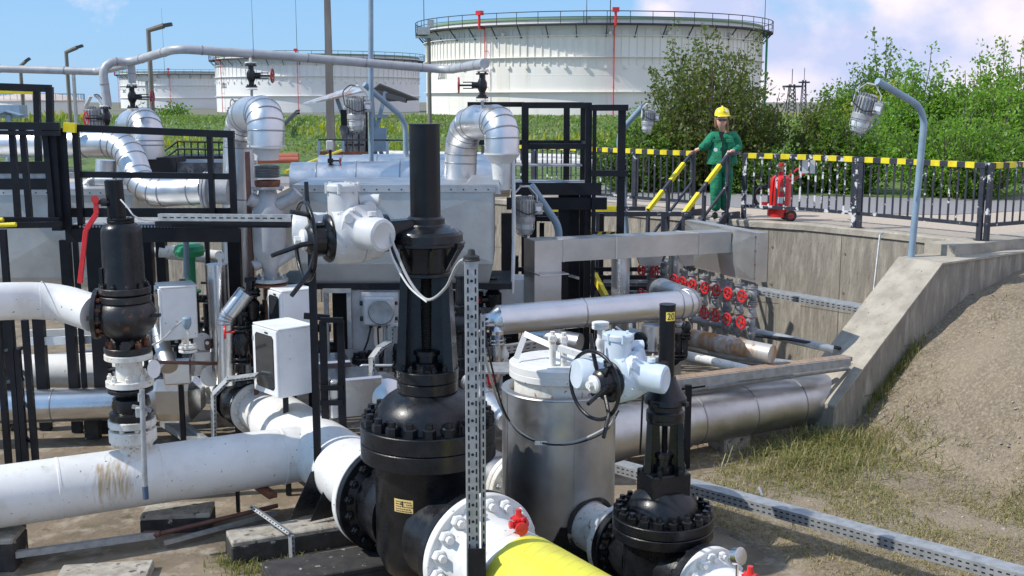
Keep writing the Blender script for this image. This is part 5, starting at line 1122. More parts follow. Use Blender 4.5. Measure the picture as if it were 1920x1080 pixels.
channel(P(1165, 551, 15.8), P(1300, 549, 15.2), .06, .08, 'short slotted channel behind the silver column left of the manifold')
# conduit on wall
m = MB(); m.tube([P(1634, 582, 15.55), P(1650, 440, 15.95), P(1656, 437, 16.0)], .014, 8, bend=.05); one(m, 'wall_conduit', M['galv'], 'thin grey conduit running up the stone wall below the large lamp', 'conduit')
# timber topped tray on a black trestle
root = thing('timber_tray', 'weathered timber topped tray on a black trestle above the large silver pipe', 'tray', P(1290, 720, 12.4))
a, b = P(1262, 712, 12.3), P(1590, 664, 13.4); b.z = a.z
m = MB(); m.beam(a, b, .16, .05); m.build('timber', M['wood'], root); m = MB(); m.beam(a - V((0, .1, .03)), b - V((0, .1, .03)), .03, .10); m.build('channel', M['galv'], root)
m = MB(); m.beam(V((P(1291, 730, 12.2).x, 12.2, 0)), P(1291, 722, 12.2), .07, .05); m.build('leg', M['blacksteel'], root)
m = MB(); m.beam(P(1262, 728, 12.2), P(1320, 720, 12.45), .05, .06); m.build('bracket', M['blacksteel'], root)
spipe([P(1262, 735, 12.6), P(1590, 690, 13.5)], .03, 'galv', 'thin galvanised pipe just under the timber topped tray', name='thin_pipe')
# large silver pipes
a = atz(1100, 820, .43); b = atz(1600, 735, .43)
clad('clad_pipe', [a, b], .30, 'largest silver clad pipe running right into the wing wall', m_='alud', straight=((0, .36), (0, .74), (0, .55)))
for t, lb in ((.5, 'low concrete plinth under the middle of the largest silver pipe'), (.93, 'low concrete plinth under the silver pipe beside the wing wall')): m = MB(); q = a.lerp(b, t); m.rbox((q.x, q.y + .1, .06), (.4, .4, .2), rz=.5, b=.015); one(m, 'pipe_plinth', M['concreteb'], lb, 'plinth')
a = P(935, 600, 12.1); b = P(1296, 569, 12.9)
root = clad('clad_pipe', [a, b, P(1240, 545, 14.3)], .165, 'long bright silver pipe with a rounded end crossing in front of the manifold', m_='alu', bend=.22, n=4, straight=((0, .42),))
d = (a - b).normalized(); m = MB(); m.lathe(a, d, [(.168, 0), (.168, .01), (.155, .02), (.09, .10), (.08, .18)], 28); m.build('end_cone', M['chrome'], root)
m = MB(); m.lathe(a + d * .14, d, [(.06, 0), (.06, .1)], 16); m.flange(a + d * .2, d, .15, .035, 8, .12, .018, .03, back=True); m.flange(a + d * .26, d, .15, .035); root = one(m, 'check_valve', M['black'], 'black flanged check valve at the left end of the bright silver pipe', 'valve')
m = MB(); q = a + d * .42; m.lathe(q + d * -.14, d, [(.08, 0), (.13, .08), (.13, .2), (.08, .3)], 20); m.cyl(q - V((0, 0, .55)), q + V((0, 0, .5)), .07); m.flange(q + V((0, 0, .18)), (0, 0, 1), .12, .03, 8, .1, .013, .02); m.flange(q + V((0, 0, .50)), (0, 0, 1), .08, .03); m.flange(q + V((0, 0, -.4)), (0, 0, 1), .12, .03, 8, .1, .013, .02); m.build('body', M['black'], root)
clad('clad_pipe', [P(1000, 628, 13.0), P(1088, 642, 12.7)], .105, 'short silver pipe with a polished end behind the white vessel lid', straight=((0, .5),))
clad('clad_pipe', [P(880, 715, 11.4), P(950, 790, 10.6)], .10, 'thin silver pipe slanting down behind the vertical slotted strut', straight=((0, .5),))
m = MB(); m.rbox(P(945, 560, 13.6), (.5, .4, .55), b=.01); q = one(m, 'small_cabinet', M['whitec'], 'small pale cabinet behind the square duct leg', 'cabinet')
# galvanised rack, grating, behind the vessel
channel(P(900, 662, 12.0), P(1010, 645, 12.6), .08, .09, 'slotted channel just left of the white vessel lid')
m = MB(); q = P(935, 690, 11.6); m.box(q, (.5, .45, .02)); root = one(m, 'grating_step', M['galv'], 'small galvanised grating step left of the white lid vessel', 'grating')
# ================================================================ NEAR: the two gate valves, actuators, white main, vessel
D = V((.55, -.835, 0)).normalized(); DN = V((D.y, -D.x, 0))
ZA = .60
def hexset(root_part, o, axis, R, n, r, h, mname, ph=0, name='hex_bolt'):
    """one bolt mesh, copied round the ring as sub-parts"""
    o = V(o); a = V(axis).normalized(); x, y, _ = frame(a); first = None; base = ORG[root_part.name]
    mb = MB(); mb.nut((0, 0, 0), a, r, h, .35); me = None
    for i in range(n):
        t = 2 * math.pi * (i + ph) / n; p = o + (x * math.cos(t) + y * math.sin(t)) * R
        if first is None: first = mb.build(name, M[mname], root_part, origin=(0, 0, 0)); c = first
        else: c = first.copy(); COL.objects.link(c); c.parent = root_part
        c.location = p - base
def gate_valve(vx, vy, z_pipe, zf, S, label, bodyR, flR, bonR, domeR, neckR, tubeR, ff, ebR, y, nb, pipeR, sq=False):
    """y: dict of heights"""
    root = thing('gate_valve', label, 'valve', (vx, vy, 0)); c = V((vx, vy, 0))
    m = MB(); m.lathe(c, (0, 0, 1), [(.02, y['bot']), (bodyR * .55, y['bot'] + .01), (bodyR * .85, y['bot'] + .10), (bodyR, y['bot'] + .26), (bodyR, y['f0'] - .06), (bodyR * 1.04, y['f0'])], 48)
    for sg in (-1, 1):
        e = c + D * (sg * ff) + V((0, 0, z_pipe)); m.lathe(c + V((0, 0, z_pipe)), D * sg, [(pipeR * 1.12, bodyR * .6), (pipeR * 1.08, bodyR * 1.0), (pipeR * 1.0, ff - .10), (ebR * .86, ff - .07)], 40)
    for sg in (-1, 1): m.nut(c + DN * (-bodyR * .99) + D * sg * .0 + V((0, 0, z_pipe + .02)), -DN, .04, .03) if sg > 0 else None
    m.beam(c + V((-.25, 0, y['bot'] - .02)), c + V((.25, 0, y['bot'] - .02)), .2, .2); body = m.build('body', M['black'], root, angle=40)
    for sg in (-1, 1):
        m = MB(); m.flange(c + D * (sg * (ff - .07)) + V((0, 0, z_pipe)), D * sg, ebR, .07, seg=56); fl = m.build('end_flange', M['black'], root)
        hexset(fl, c + D * (sg * (ff - .07)) + V((0, 0, z_pipe)), -D * sg, ebR * .84, nb - 2, .042 * S, .045 * S, 'black', .5)
    for a, b, nm in ((y['f0'], (y['f0'] + y['f1']) / 2 - .004, 'body_flange'), ((y['f0'] + y['f1']) / 2 + .002, y['f1'], 'bonnet_flange')):
        m = MB(); m.flange((vx, vy, a), (0, 0, 1), flR, b - a, seg=72); fl = m.build(nm, M['black'], root)
    hexset(fl, (vx, vy, y['f1']), (0, 0, 1), flR * .885, nb, .054 * S, .075 * S, 'black', .3)
    m = MB(); h = y['n0'] - y['f1']; m.lathe((vx, vy, y['f1']), (0, 0, 1), [(domeR * 1.03, 0), (domeR * 1.01, h * .16), (domeR * .965, h * .40), (domeR * .88, h * .62), (domeR * .76, h * .82), (max(neckR, domeR * .62), h * .97), (neckR, h * 1.0)], 56)
    if not sq: m.cyl((vx, vy, y['f1']), (vx, vy, y['f1'] + .001), .1)
    m.build('bonnet', M['black'], root, angle=50)
    if sq:
        m = MB(); m.rbox((vx, vy, (y['n0'] + y['n1']) / 2 - .03), (neckR * 2, neckR * 1.7, y['n1'] - y['n0'] + .06), rz=.35, b=.01); nk = m.build('neck_flange', M['black'], root)
        hexset(nk, (vx, vy, y['n1']), (0, 0, 1), neckR * .95, 6, .03 * S, .04, 'black', .2)
        m = MB(); m.box((vx - neckR * .35, vy - neckR * .93, y['n1'] - .05), (.055, .004, .03), rz=.35); m.build('tag_plate', M['whitec'], nk)
    else:
        zm = (y['n0'] + y['n1']) / 2
        m = MB(); m.flange((vx, vy, y['n0']), (0, 0, 1), neckR, zm - y['n0'] - .004, seg=48); m.flange((vx, vy, zm), (0, 0, 1), neckR * 1.02, y['n1'] - zm, seg=48); nk = m.build('neck_flange', M['black'], root)
        hexset(nk, (vx, vy, y['n1']), (0, 0, 1), neckR * .86, 14, .024, .035, 'black', .2)
    # gland, stem
    m = MB(); m.lathe((vx, vy, y['n1']), (0, 0, 1), [(neckR * .5, 0), (neckR * .5, .05), (neckR * .38, .06), (neckR * .38, .11), (neckR * .45, .115), (neckR * .45, .15), (neckR * .3, .16)], 28); m.build('gland', M['black'], root)
    m = MB(); pr = []; n = 46; z0, z1 = y['n1'] + .1, y['g0'] + .02
    for i in range(2 * n + 1): pr.append((tubeR * (.40 if i % 2 else .34), z0 + (z1 - z0) * i / (2 * n)))
    m.lathe((vx, vy, 0), (0, 0, 1), pr, 18); m.build('stem', M['stem'], root, angle=60)
    # yoke: two webbed legs
    yaw = -.10; ex = V((math.cos(yaw), math.sin(yaw), 0)); ey = V((-ex.y, ex.x, 0))
    for sg in (-1, 1):
        m = MB(); b0 = c + ex * (sg * neckR * .78); b1 = c + ex * (sg * y['yt'] * .80); z0, z1 = y['n1'], y['g0']
        w0, w1 = neckR * .27, neckR * .24; dp = neckR * .55
        def P8(o, w, d, z): return [o - ex * w - ey * d + V((0, 0, z)), o + ex * w - ey * d + V((0, 0, z)), o + ex * w + ey * d + V((0, 0, z)), o - ex * w + ey * d + V((0, 0, z))]
        m.hexa(P8(b0, w0 * .55, dp, z0) + P8(b1, w1 * .5, dp * .7, z1)); bo = b0 - ex * (sg * w0 * 1.25); b2 = b1 - ex * (sg * w1 * 1.0)
        m.hexa(P8(bo, w0 * 1.1, w0 * .4, z0) + P8(b2, w1 * .9, w0 * .4, z1)); m.build('yoke_leg', M['black'], root)
    m = MB(); m.flange((vx, vy, y['g0']), (0, 0, 1), y['yt'], .035, 0, seg=36); m.build('yoke_plate', M['black'], root)
    m = MB(); m.lathe((vx, vy, 0), (0, 0, 1), [(r_, zz) for r_, zz in y['gear']], 48)
    gR = max(r_ for r_, zz in y['gear']); gz = [zz for r_, zz in y['gear'] if r_ == gR][0]
    for k in range(8):
        a = k * math.pi / 4 + .2; d_ = V((math.cos(a), math.sin(a), 0)); m.beam(c + d_ * y['yt'] * .8 + V((0, 0, y['g0'] + .04)), c + d_ * gR * .93 + V((0, 0, gz - .01)), .016, .05) if not sq else None
        if k % 2: m.box(c + d_ * gR * .98 + V((0, 0, gz + .01)), (.05, .05, .03), rz=a)
    g_ = m.build('gearbox', M['black'], root, angle=26)
    m = MB(); m.cyl((vx, vy, y['t0']), (vx, vy, y['t1'] - .012), tubeR, seg=40); m.cyl((vx, vy, y['t1'] - .012), (vx, vy, y['t1']), tubeR * 1.03, seg=40); m.build('stem_cover', M['blacksatin'], root)
    return root, body
M['stem'] = mat('greased_stem', (.035, .033, .03), .35, .6); M['blacksatin'] = mat('black_satin_paint', (.005, .0055, .007), .36, col2=(.009, .010, .012), spec=.3, scale=5, bump=.05, bscale=80, spots=(.1, .1, .1), sscale=50, slo=.75, shi=.77)
za = lambda py: at(800, py, 8.97).z; AX, AY = -.695, 8.97
G = [(.19, za(512)), (.20, za(500)), (.21, za(478)), (.225, za(462)), (.285, za(460)), (.318, za(457)), (.318, za(453)), (.300, za(451)), (.298, za(438)), (.28, za(432)), (.20, za(425)), (.165, za(422)), (.155, za(419)), (.155, za(409)), (.135, za(405)), (.10, za(404))]
ya = dict(bot=.14, f0=za(851), f1=za(789), n0=za(731), n1=za(689), g0=za(516), yt=.205, gear=G, t0=za(410), t1=za(232))
va, bodyA = gate_valve(AX, AY, ZA, 0, 1.0, 'largest black gate valve, with tall stem cover and small yellow warning plate', .445, .560, 0, .445, .252, .122, .78, .50, ya, 20, .36)
# arm from gearbox to actuator
AXD = V((-.91, -.42, 0))
zc = at(665, 438, 8.77).z
m = MB(); a = V((AX, AY, zc)); m.beam(a + AXD * .05 + V((0, 0, .02)), a + AXD * .34 + V((0, 0, .01)), .17, .17, b=.02); m.cyl(a + AXD * .33, a + AXD * .39, .15, seg=28); m.bolts(a + AXD * .345, -AXD, .13, 8, .015, .02); m.build('side_arm', M['black'], va)
# yellow warning plate
m = MB(); pc = math.radians(-113); pz = at(738, 950, 8.55).z
f = lambda t, z_: V((AX + .449 * math.cos(t), AY + .449 * math.sin(t), z_))
for i in range(6): a0 = pc - .19 + i * .063; m.add([f(a0, pz - .055 + i * .0), f(a0 + .063, pz - .055), f(a0 + .063, pz + .055), f(a0, pz + .055)], [(0, 1, 2, 3)])
M['plate'] = mat('yellow_paper_plate', (.76, .56, .18), .55, col2=(.66, .50, .2), scale=30); pl = m.build('warning_plate', M['plate'], va)
t = MB()
for k, zz in enumerate((.036, .016, -.004, -.024, -.042)):        # lines of small worn print
    x_ = pc - .16
    while x_ < pc + .15:
        w_ = rnd.uniform(.015, .05); 
        if not (k == 1 and abs(x_ - pc) < .04): t.add([f(x_, pz + zz - .004) * 1, f(x_ + w_, pz + zz - .004), f(x_ + w_, pz + zz + .004), f(x_, pz + zz + .004)], [(0, 1, 2, 3)])
        x_ += w_ + .012
t.v = [(AX + (v[0] - AX) * 1.005, AY + (v[1] - AY) * 1.005, v[2]) for v in t.v]
t.build('print_lines', M['dark2'] if 'dark2' in M else M['rustbrown'], pl)
t = text_mb('4', .07, (0, 0, 0), (1, 0, 0), (0, 0, 1), (0, -1, 0)); t.v = [tuple(V((AX, AY, 0)) + V((.453 * math.cos(pc - .03 + v[0] / .45), .453 * math.sin(pc - .03 + v[0] / .45), pz + .018 + v[2]))) for v in t.v]; t.build('hand_mark', M['dark'], pl)
# ---- white main line, tee and branch
F1 = V((-2.96, 12.53, ZA)); TE = V((-1.99, 10.93, ZA)); FA = V((AX, AY, ZA)) - D * .78; FB = V((AX, AY, ZA)) + D * .78
MD = (FA - F1).normalized()
root = thing('white_main_pipe', 'thick white main pipe with a tee branch running left, bolted to the largest black valve', 'pipe', V((TE.x, TE.y, 0)))
L1 = (FA - F1).length; m = MB(); m.lathe(F1, MD, [(.23, .0), (.23, .34), (.236, .345), (.236, .37), (.23, .375), (.24, .42), (.335, .78), (.335, L1 - .3), (.342, L1 - .3), (.342, L1 - .27), (.335, L1 - .27), (.345, L1 - .02)], 48); m.build('pipe', M['white'], root, angle=30)
BD = V((-.892, -.451, 0)).normalized(); TP = F1 + MD * ((TE - F1).dot(MD))
m = MB(); m.lathe(TP, BD, [(.28, .1), (.28, .37), (.287, .375), (.287, .395), (.28, .4), (.28, 1.55), (.284, 1.555), (.284, 1.57), (.28, 1.575), (.28, 2.45), (.284, 2.455), (.284, 2.475), (.28, 2.48), (.28, 4.4)], 48); br_ = m.build('branch_pipe', M['whitestain'] if 'whitestain' in M else M['white'], root, angle=30)
m = MB(); m.flange(F1 + MD * .0, MD, .30, .05, 0, seg=40); fl = m.build('flange', M['white'], root); hexset(fl, F1 + MD * .05, MD, .25, 16, .022, .03, 'white')
m = MB(); m.flange(FA - MD * .085, MD, .50, .08, seg=56); fl = m.build('flange', M['white'], root); hexset(fl, FA - MD * .085, -MD, .42, 18, .042, .045, 'white', .5)
# ---- spool and yellow pipe
root = thing('yellow_pipe', 'thick pipe painted white then yellow, leaving the largest valve toward the viewer', 'pipe', V((FB.x + .5, FB.y - .7, 0)))
m = MB(); m.flange(FB + D * .006, D, .50, .075, seg=64); fl = m.build('flange', M['white'], root); hexset(fl, FB + D * .081, D, .425, 18, .056, .06, 'white', .25)
m = MB(); m.lathe(FB + D * .08, D, [(.44, 0), (.36, .10), (.345, .16), (.345, .42), (.35, .425), (.35, .44), (.345, .445), (.345, .58)], 56); m.build('white_spool', M['white'], root, angle=30)
M['yellowpipe'] = mat('yellow_wrapped_pipe', (.72, .70, .06), .40, col2=(.62, .58, .08), scale=5, stretch=(1, 1, 3), bump=.25, bscale=9, bdist=.02, spots=(.45, .42, .08), sscale=26, slo=.7, shi=.73)
m = MB(); m.lathe(FB + D * .62, D, [(.348, 0), (.356, .01), (.356, 2.6)], 64); yp = m.build('yellow_section', M['yellowpipe'], root, angle=30)
r_ = MB(); 
x_, y_, _ = frame(D)
for k in range(14):
    pts = []
    for i in range(15):
        a = 1.2 + i * .10 + rnd.uniform(-.01, .01); s_ = .72 + k * .11 + i * .014 + rnd.uniform(-.004, .004); pts.append(FB + D * s_ + (x_ * math.cos(a) + y_ * math.sin(a)) * .3555)
    r_.tube(pts, .0022, 5)
r_.build('wrap_edge', M['yellowpipe'], yp)
def petcock(p, label, s_=1.0, rz=0):
    root = thing('drain_cock', label, 'valve', p); m = MB(); q = V(p)
    m.lathe(q, (0, 0, 1), [(.028 * s_, -.04), (.028 * s_, .02), (.045 * s_, .03), (.045 * s_, .05), (.03 * s_, .06), (.034 * s_, .09), (.05 * s_, .095), (.05 * s_, .115), (.028 * s_, .12), (.022 * s_, .15), (.022 * s_, .175)], 12)
    d_ = V((math.cos(rz), math.sin(rz), 0)); m.lathe(q + V((0, 0, .06)), d_, [(.02 * s_, -.075), (.03 * s_, -.07), (.03 * s_, -.05), (.02 * s_, -.045), (.02 * s_, .045), (.03 * s_, .05), (.03 * s_, .07), (.02 * s_, .075)], 12)
    for k in range(6): a = k * math.pi / 3; m.cyl(q + V((0, 0, .106)), q + V((.062 * math.cos(a) * s_, .062 * math.sin(a) * s_, .106)), .010 * s_, seg=6)
    dd = V((d_.y, -d_.x, 0)) if d_.x > 0 else V((-d_.y, d_.x, 0)); m.lathe(q + V((0, 0, .05)), dd, [(.025 * s_, 0), (.025 * s_, .06), (.05 * s_, .065), (.05 * s_, .085), (.03 * s_, .09)], 10); m.build('body', M['red'], root)
    return root
tp = FB + D * .50; petcock(V((tp.x + .04, tp.y, ZA + .35)), 'bright red drain cock on top of the white part of the yellow pipe', 1.0, .3)
# ---- second gate valve
BX, BY = 1.215, 8.6; ZB = .40; zb = lambda py: at(1240, py, BY).z
G = [(.125, zb(786)), (.15, zb(782)), (.15, zb(770)), (.135, zb(766)), (.135, zb(758)), (.17, zb(754)), (.165, zb(744)), (.12, zb(728)), (.085, zb(712)), (.075, zb(704)), (.06, zb(703))]
yb = dict(bot=.06, f0=zb(1000), f1=zb(962), n0=zb(915), n1=zb(882), g0=zb(790), yt=.15, gear=G, t0=zb(712), t1=zb(570))
vb, bodyB = gate_valve(BX, BY, ZB, 0, .78, 'smaller black gate valve at the right front with a yellow 20 on its tube', .315, .405, 0, .285, .17, .063, .52, .325, yb, 20, .235, sq=True)
m = MB(); pc = math.radians(-72); zz = zb(591)
f = lambda t, z_, e=.0: V((BX + (.0642 + e) * math.cos(t), BY + (.0642 + e) * math.sin(t), z_))
for i in range(5): a0 = pc - .62 + i * .25; m.add([f(a0, zz - .035), f(a0 + .25, zz - .035), f(a0 + .25, zz + .035), f(a0, zz + .035)], [(0, 1, 2, 3)])
M['labely'] = mat('label_yellow', (.85, .66, .12), .5); lb_ = m.build('number_label', M['labely'], vb)
t = text_mb('20', .075, (0, 0, 0), (.9, 0, 0), (0, 0, 1), (0, -1, 0)); t.v = [tuple(f(pc + v[0] / .066, zz - .002 + v[2], .0012)) for v in t.v]; t.build('number', M['dark'], lb_)
FU = V((BX, BY, ZB)) - D * .52; FD = V((BX, BY, ZB)) + D * .52
root = thing('white_flanged_pipe', 'white flanged pipe at the bottom right, below the pressure gauge', 'pipe', V((FD.x, FD.y, 0)))
m = MB(); m.flange(FD + D * .005, D, .325, .06, seg=48); fl = m.build('flange', M['white'], root); hexset(fl, FD + D * .065, D, .27, 16, .036, .045, 'white', .3)
m = MB(); m.lathe(FD + D * .06, D, [(.27, 0), (.225, .08), (.22, .12), (.22, 1.6)], 40); m.build('pipe', M['white'], root, angle=30)
tq = FD + D * .36; petcock(V((tq.x + .07, tq.y, ZB + .12)), 'bright red drain cock at the bottom edge, beside the pressure gauge', 1.0, .2)
gp_ = at(1383, 1043, 7.72); root = thing('pressure_gauge', 'round steel pressure gauge on the white flanged pipe at the bottom right', 'gauge', gp_)
ga = V((.62, -.72, .30)).normalized(); m = MB(); m.lathe(gp_ - ga * .03, ga, [(.055, 0), (.062, .005), (.062, .05), (.066, .052), (.066, .062), (.056, .064)], 36); m.cyl(gp_, gp_ - V((.0, 0, .16)), .011, seg=8); m.build('case', M['chrome'], root)
m = MB(); m.lathe(gp_ + ga * .028, ga, [(.056, 0), (.055, .0015)], 30); fc_ = m.build('dial', M['whitec'], root); x_, y_, _ = frame(ga); m = MB(); o_ = gp_ + ga * .0305
m.beam(o_ - x_ * .0 - y_ * .0, o_ + (x_ * .3 + y_ * 1).normalized() * .042, .004, .002, up=ga); m.cyl(o_, o_ + ga * .002, .007, seg=10)
for k in range(11): a = math.radians(-45 + k * 27); v_ = x_ * math.cos(a) + y_ * math.sin(a); m.beam(o_ + v_ * .043, o_ + v_ * .051, .003, .001, up=ga)
m.build('needle', M['dark'], fc_)
# ---- actuators
def actuator(label, loc, rz, s_, mm):
    """local frame: gearbox at the origin, handwheel towards -x"""
    root = thing('electric_actuator', label, 'actuator', (0, 0, 0), 'electric valve actuators with black handwheels')
    m = MB(); m.lathe((-.39, 0, 0), (-1, 0, 0), [(.17, 0), (.185, .01), (.19, .03), (.19, .08), (.205, .10), (.215, .16), (.205, .165), (.215, .17), (.215, .34), (.20, .37), (.185, .40)], 44)
    m.cyl((-.60, -.02, .12), (-.60, -.02, .18), .15, seg=30)
    for k in range(4): a = .6 + k * 1.57; m.nut(V((-.72, .2 * math.cos(a), .2 * math.sin(a))), (-1, 0, 0), .018, .03)
    m.cyl((-.70, -.17, .13), (-.70, -.21, .14), .035, seg=14); b = m.build('body', M[mm], root, angle=40)
    m = MB(); m.lathe((-.68, 0, .13), (0, 0, 1), [(.118, 0), (.118, .19), (.130, .195), (.133, .21), (.133, .235), (.122, .247), (.05, .252)], 36)
    for k in range(6): a = k * 1.047; m.cyl((-.68 + .128 * math.cos(a), .128 * math.sin(a), .31), (-.68 + .128 * math.cos(a), .128 * math.sin(a), .385), .014, seg=8)
    m.cyl((-.68 + .04, -.06, .375), (-.68 + .04, -.06, .392), .012, seg=8); m.build('terminal_housing', M[mm], root, angle=40)
    md = V((.30, -.95, -.02)).normalized(); o = V((-.60, -.05, .035)); m = MB()
    m.lathe(o, md, [(.19, .02), (.195, .05), (.195, .09), (.165, .11), (.132, .14), (.122, .16), (.122, .33), (.116, .352), (.094, .364), (.088, .36), (.02, .36)], 40)
    for k in range(4): a = .5 + k * 1.57; x, y, _ = frame(md); q = o + md * .09 + (x * math.cos(a) + y * math.sin(a)) * .185; m.nut(q, md, .018, .025)
    m.cyl(o + md * .22 + V((0, 0, .13)), o + md * .22 + V((0, 0, .16)), .035, seg=14); m.build('motor', M[mm], root, angle=40)
    m = MB(); m.tube([(-.55, .0, .24), (-.45, -.02, .25), (-.40, -.05, .25)], .045, 12); m.cyl((-.50, -.06, .20), (-.50, -.12, .20), .05, seg=16); m.build('plug', M[mm], root)
    m = MB(); m.lathe((-.79, 0, -.02), (-1, 0, 0), [(.175, 0), (.18, .02), (.165, .04), (.12, .06), (.115, .16), (.09, .19), (.06, .20)], 28)
    for k in range(6): a = k * 1.047; m.box((-.90, .118 * math.cos(a), -.02 + .118 * math.sin(a)), (.1, .03, .03), M=Matrix.Rotation(a, 3, 'X'))
    m.build('hub', M['black'], root)
    m = MB(); m.lathe((-.98, 0, -.02), (-1, 0, 0), [(.075, 0), (.075, .03), (.06, .045)], 20); m.cyl((-1.02, 0, -.02), (-1.07, 0, -.02), .032, seg=6); m.build('cap', M['white'], root)
    c = V((-.985, 0, -.03)); m = MB(); m.torus(c, (1, 0, 0), .285, .0165, 56, 10)
    hw = m.build('handwheel', M['black'], root, angle=60)
    for a, l, bx in ((2.35, .40, -.20), (3.25, .22, -.34), (3.95, .42, -.22), (1.35, .42, .02)):
        m = MB(); d_ = V((0, -math.cos(a), math.sin(a))) if False else V((0, math.cos(a), math.sin(a))); m.tube([V((-.93, 0, -.02)) + d_ * .11, V((-.95 + bx * .3, 0, -.02)) + d_ * l * .7, V((-.96 + bx, 0, -.02 - (.05 if bx < -.1 else 0))) + d_ * l], [.021, .019, .017], 8); m.build('lever', M['black'], hw)
    m = MB(); m.lathe((-.72, .07, .02), (-1, .35, .05), [(.10, 0), (.135, .03), (.135, .30), (.12, .33), (.02, .335)], 30); m.build('gear_housing', M[mm], root)
    root.location = loc; root.rotation_euler = (0, 0, rz); root.scale = s_; return root
act_a = actuator('larger pale grey electric actuator with black handwheel, left of the tall black stem cover', (AX, AY, zc), math.atan2(.42, .91), (1, 1.06, 1.06), 'castgrey')
act_b = actuator('smaller pale blue electric actuator with black handwheel, in front of the clad vessel', (BX, BY, at(1165, 705, 8.3).z), math.atan2(.62, .78), (.78, .93, .90), 'actblue')
m = MB(); a = V((BX, BY, at(1165, 705, 8.3).z)); dd = V((-.78, -.62, 0)).normalized(); m.beam(a + dd * .02, a + dd * .30, .12, .13, b=.015); m.cyl(a + dd * .26, a + dd * .32, .12, seg=24); m.build('side_arm', M['black'], vb)
# ---- clad vessel with white lid
VX, VY = .425, 9.85; vr = .515
root = thing('clad_vessel', 'upright silver clad vessel with a bolted white lid, behind the smaller actuator', 'vessel', (VX, VY, 0))
m = MB(); m.lathe((VX, VY, 0), (0, 0, 1), [(vr - .04, .28), (vr, .29), (vr, 1.55), (vr - .01, 1.56), (vr - .06, 1.565), (vr - .07, 1.48)], 64); cl_ = m.build('cladding', M['alud'], root, angle=30)
m = MB()
for a in (-1.32, -2.72, .3): m.beam((VX + math.cos(a) * (vr + .002), VY + math.sin(a) * (vr + .002), .29), (VX + math.cos(a) * (vr + .002), VY + math.sin(a) * (vr + .002), 1.55), .025, .005, up=(math.cos(a), math.sin(a), 0))
m.torus((VX, VY, 1.552), (0, 0, 1), vr, .007, 64, 6); m.build('seam', M['alud'], cl_)
m = MB(); m.cyl((VX, VY, .0), (VX, VY, 1.70), .405, seg=48); m.build('shell', M['dirtywhite'], root)
m = MB(); m.lathe((VX, VY, 1.665), (0, 0, 1), [(.43, 0), (.45, .008), (.45, .06), (.447, .064), (.45, .068), (.45, .125), (.44, .133), (.36, .134), (.355, .142), (.01, .15)], 64); ld = m.build('lid', M['lidwhite'] if 'lidwhite' in M else M['white'], root, angle=30)
m = MB()
m.beam(at(968, 672, 9.75), at(985, 626, 9.85), .05, .02, up=(0, -1, 0)); m.beam(at(983, 626, 9.85), at(1050, 655, 9.6), .05, .02, up=(0, -1, .3)); m.beam(at(1048, 652, 9.55), at(1185, 695, 9.25), .055, .05); m.beam(at(1052, 668, 9.5), at(1110, 690, 9.4), .03, .02)
m.build('lid_davit', M['white'], root)
for px, py in ((1036, 640), (1057, 642)):
    q = at(px, py, 9.6); m = MB(); m.cyl(V((q.x, q.y, 1.79)), q, .03, seg=14); m.nut(q, (0, 0, 1), .04, .06); m.build('lid_bolt', M['dirtywhite'], root)
q = at(1126, 610, 9.45); m = MB(); m.flange(q - V((0, 0, .03)), (0, 0, 1), .075, .028); m.flange(q, (0, 0, 1), .075, .028); m.cyl(V((q.x, q.y, 1.78)), q, .028, seg=14); m.lathe(q - V((0, 0, .2)), (0, 0, 1), [(.028, 0), (.04, .03), (.04, .06), (.028, .09)], 14); m.build('vent_nozzle', M['white'], root)
m = MB(); m.tube([q + V((.0, 0, -.3)), q + V((.15, 0, -.28)), q + V((.2, -.1, -.05)), q + V((.12, -.1, .01))], .008, 6, bend=.05); m.build('tube', M['cablew'], root)
e = V((VX, VY, ZB)); m = MB(); m.cyl(e, FU - D * .06, .215, seg=32); m.build('outlet_nozzle', M['dirtywhite'], root)
m = MB(); m.flange(FU - D * .065, D, .325, .06, seg=44); fl = m.build('flange', M['dirtywhite'], root); hexset(fl, FU - D * .065, -D, .27, 14, .03, .035, 'dirtywhite', .3)
m = MB(); o_ = e + D * (vr - .012); m.torus(o_, D, .24, .022, 40, 6); m.build('nozzle_gap_dark', M['asphalt'], root)  # dark torus stands in for the shade in the opening round the nozzle
e2 = e - D * .62; m = MB(); m.cyl(e, e2, .215, seg=28); m.build('inlet_nozzle', M['dirtywhite'], root)
m = MB(); m.flange(e2 - D * .06, D, .33, .06, seg=44); m.flange(e2 - D * .13, D, .33, .06, seg=44); fl = m.build('flange', M['dirtywhite'], root); hexset(fl, e2, D, .27, 14, .03, .035, 'galv', .3)
m = MB(); m.cyl(e2 - D * .13, e2 - D * 2.6, .24, seg=28); one(m, 'clad_pipe', M['alud'], 'silver pipe hidden behind the largest valve, feeding the vessel', 'pipe')
m = MB()
for k in range(4): a = k * math.pi / 2 + .6; m.box((VX + .38 * math.cos(a), VY + .38 * math.sin(a), .14), (.1, .1, .3))
m.build('foot', M['blacksteel'], root)
m = MB(); m.prism(V((VX + .05, VY - vr - .0, .0)), (1, 0, 0), (0, 0, 1), (0, -1, 0), [(-.25, .0), (.2, .0), (.1, .42), (-.05, .42)], -.02, .02); m.build('gusset', M['black'], root)
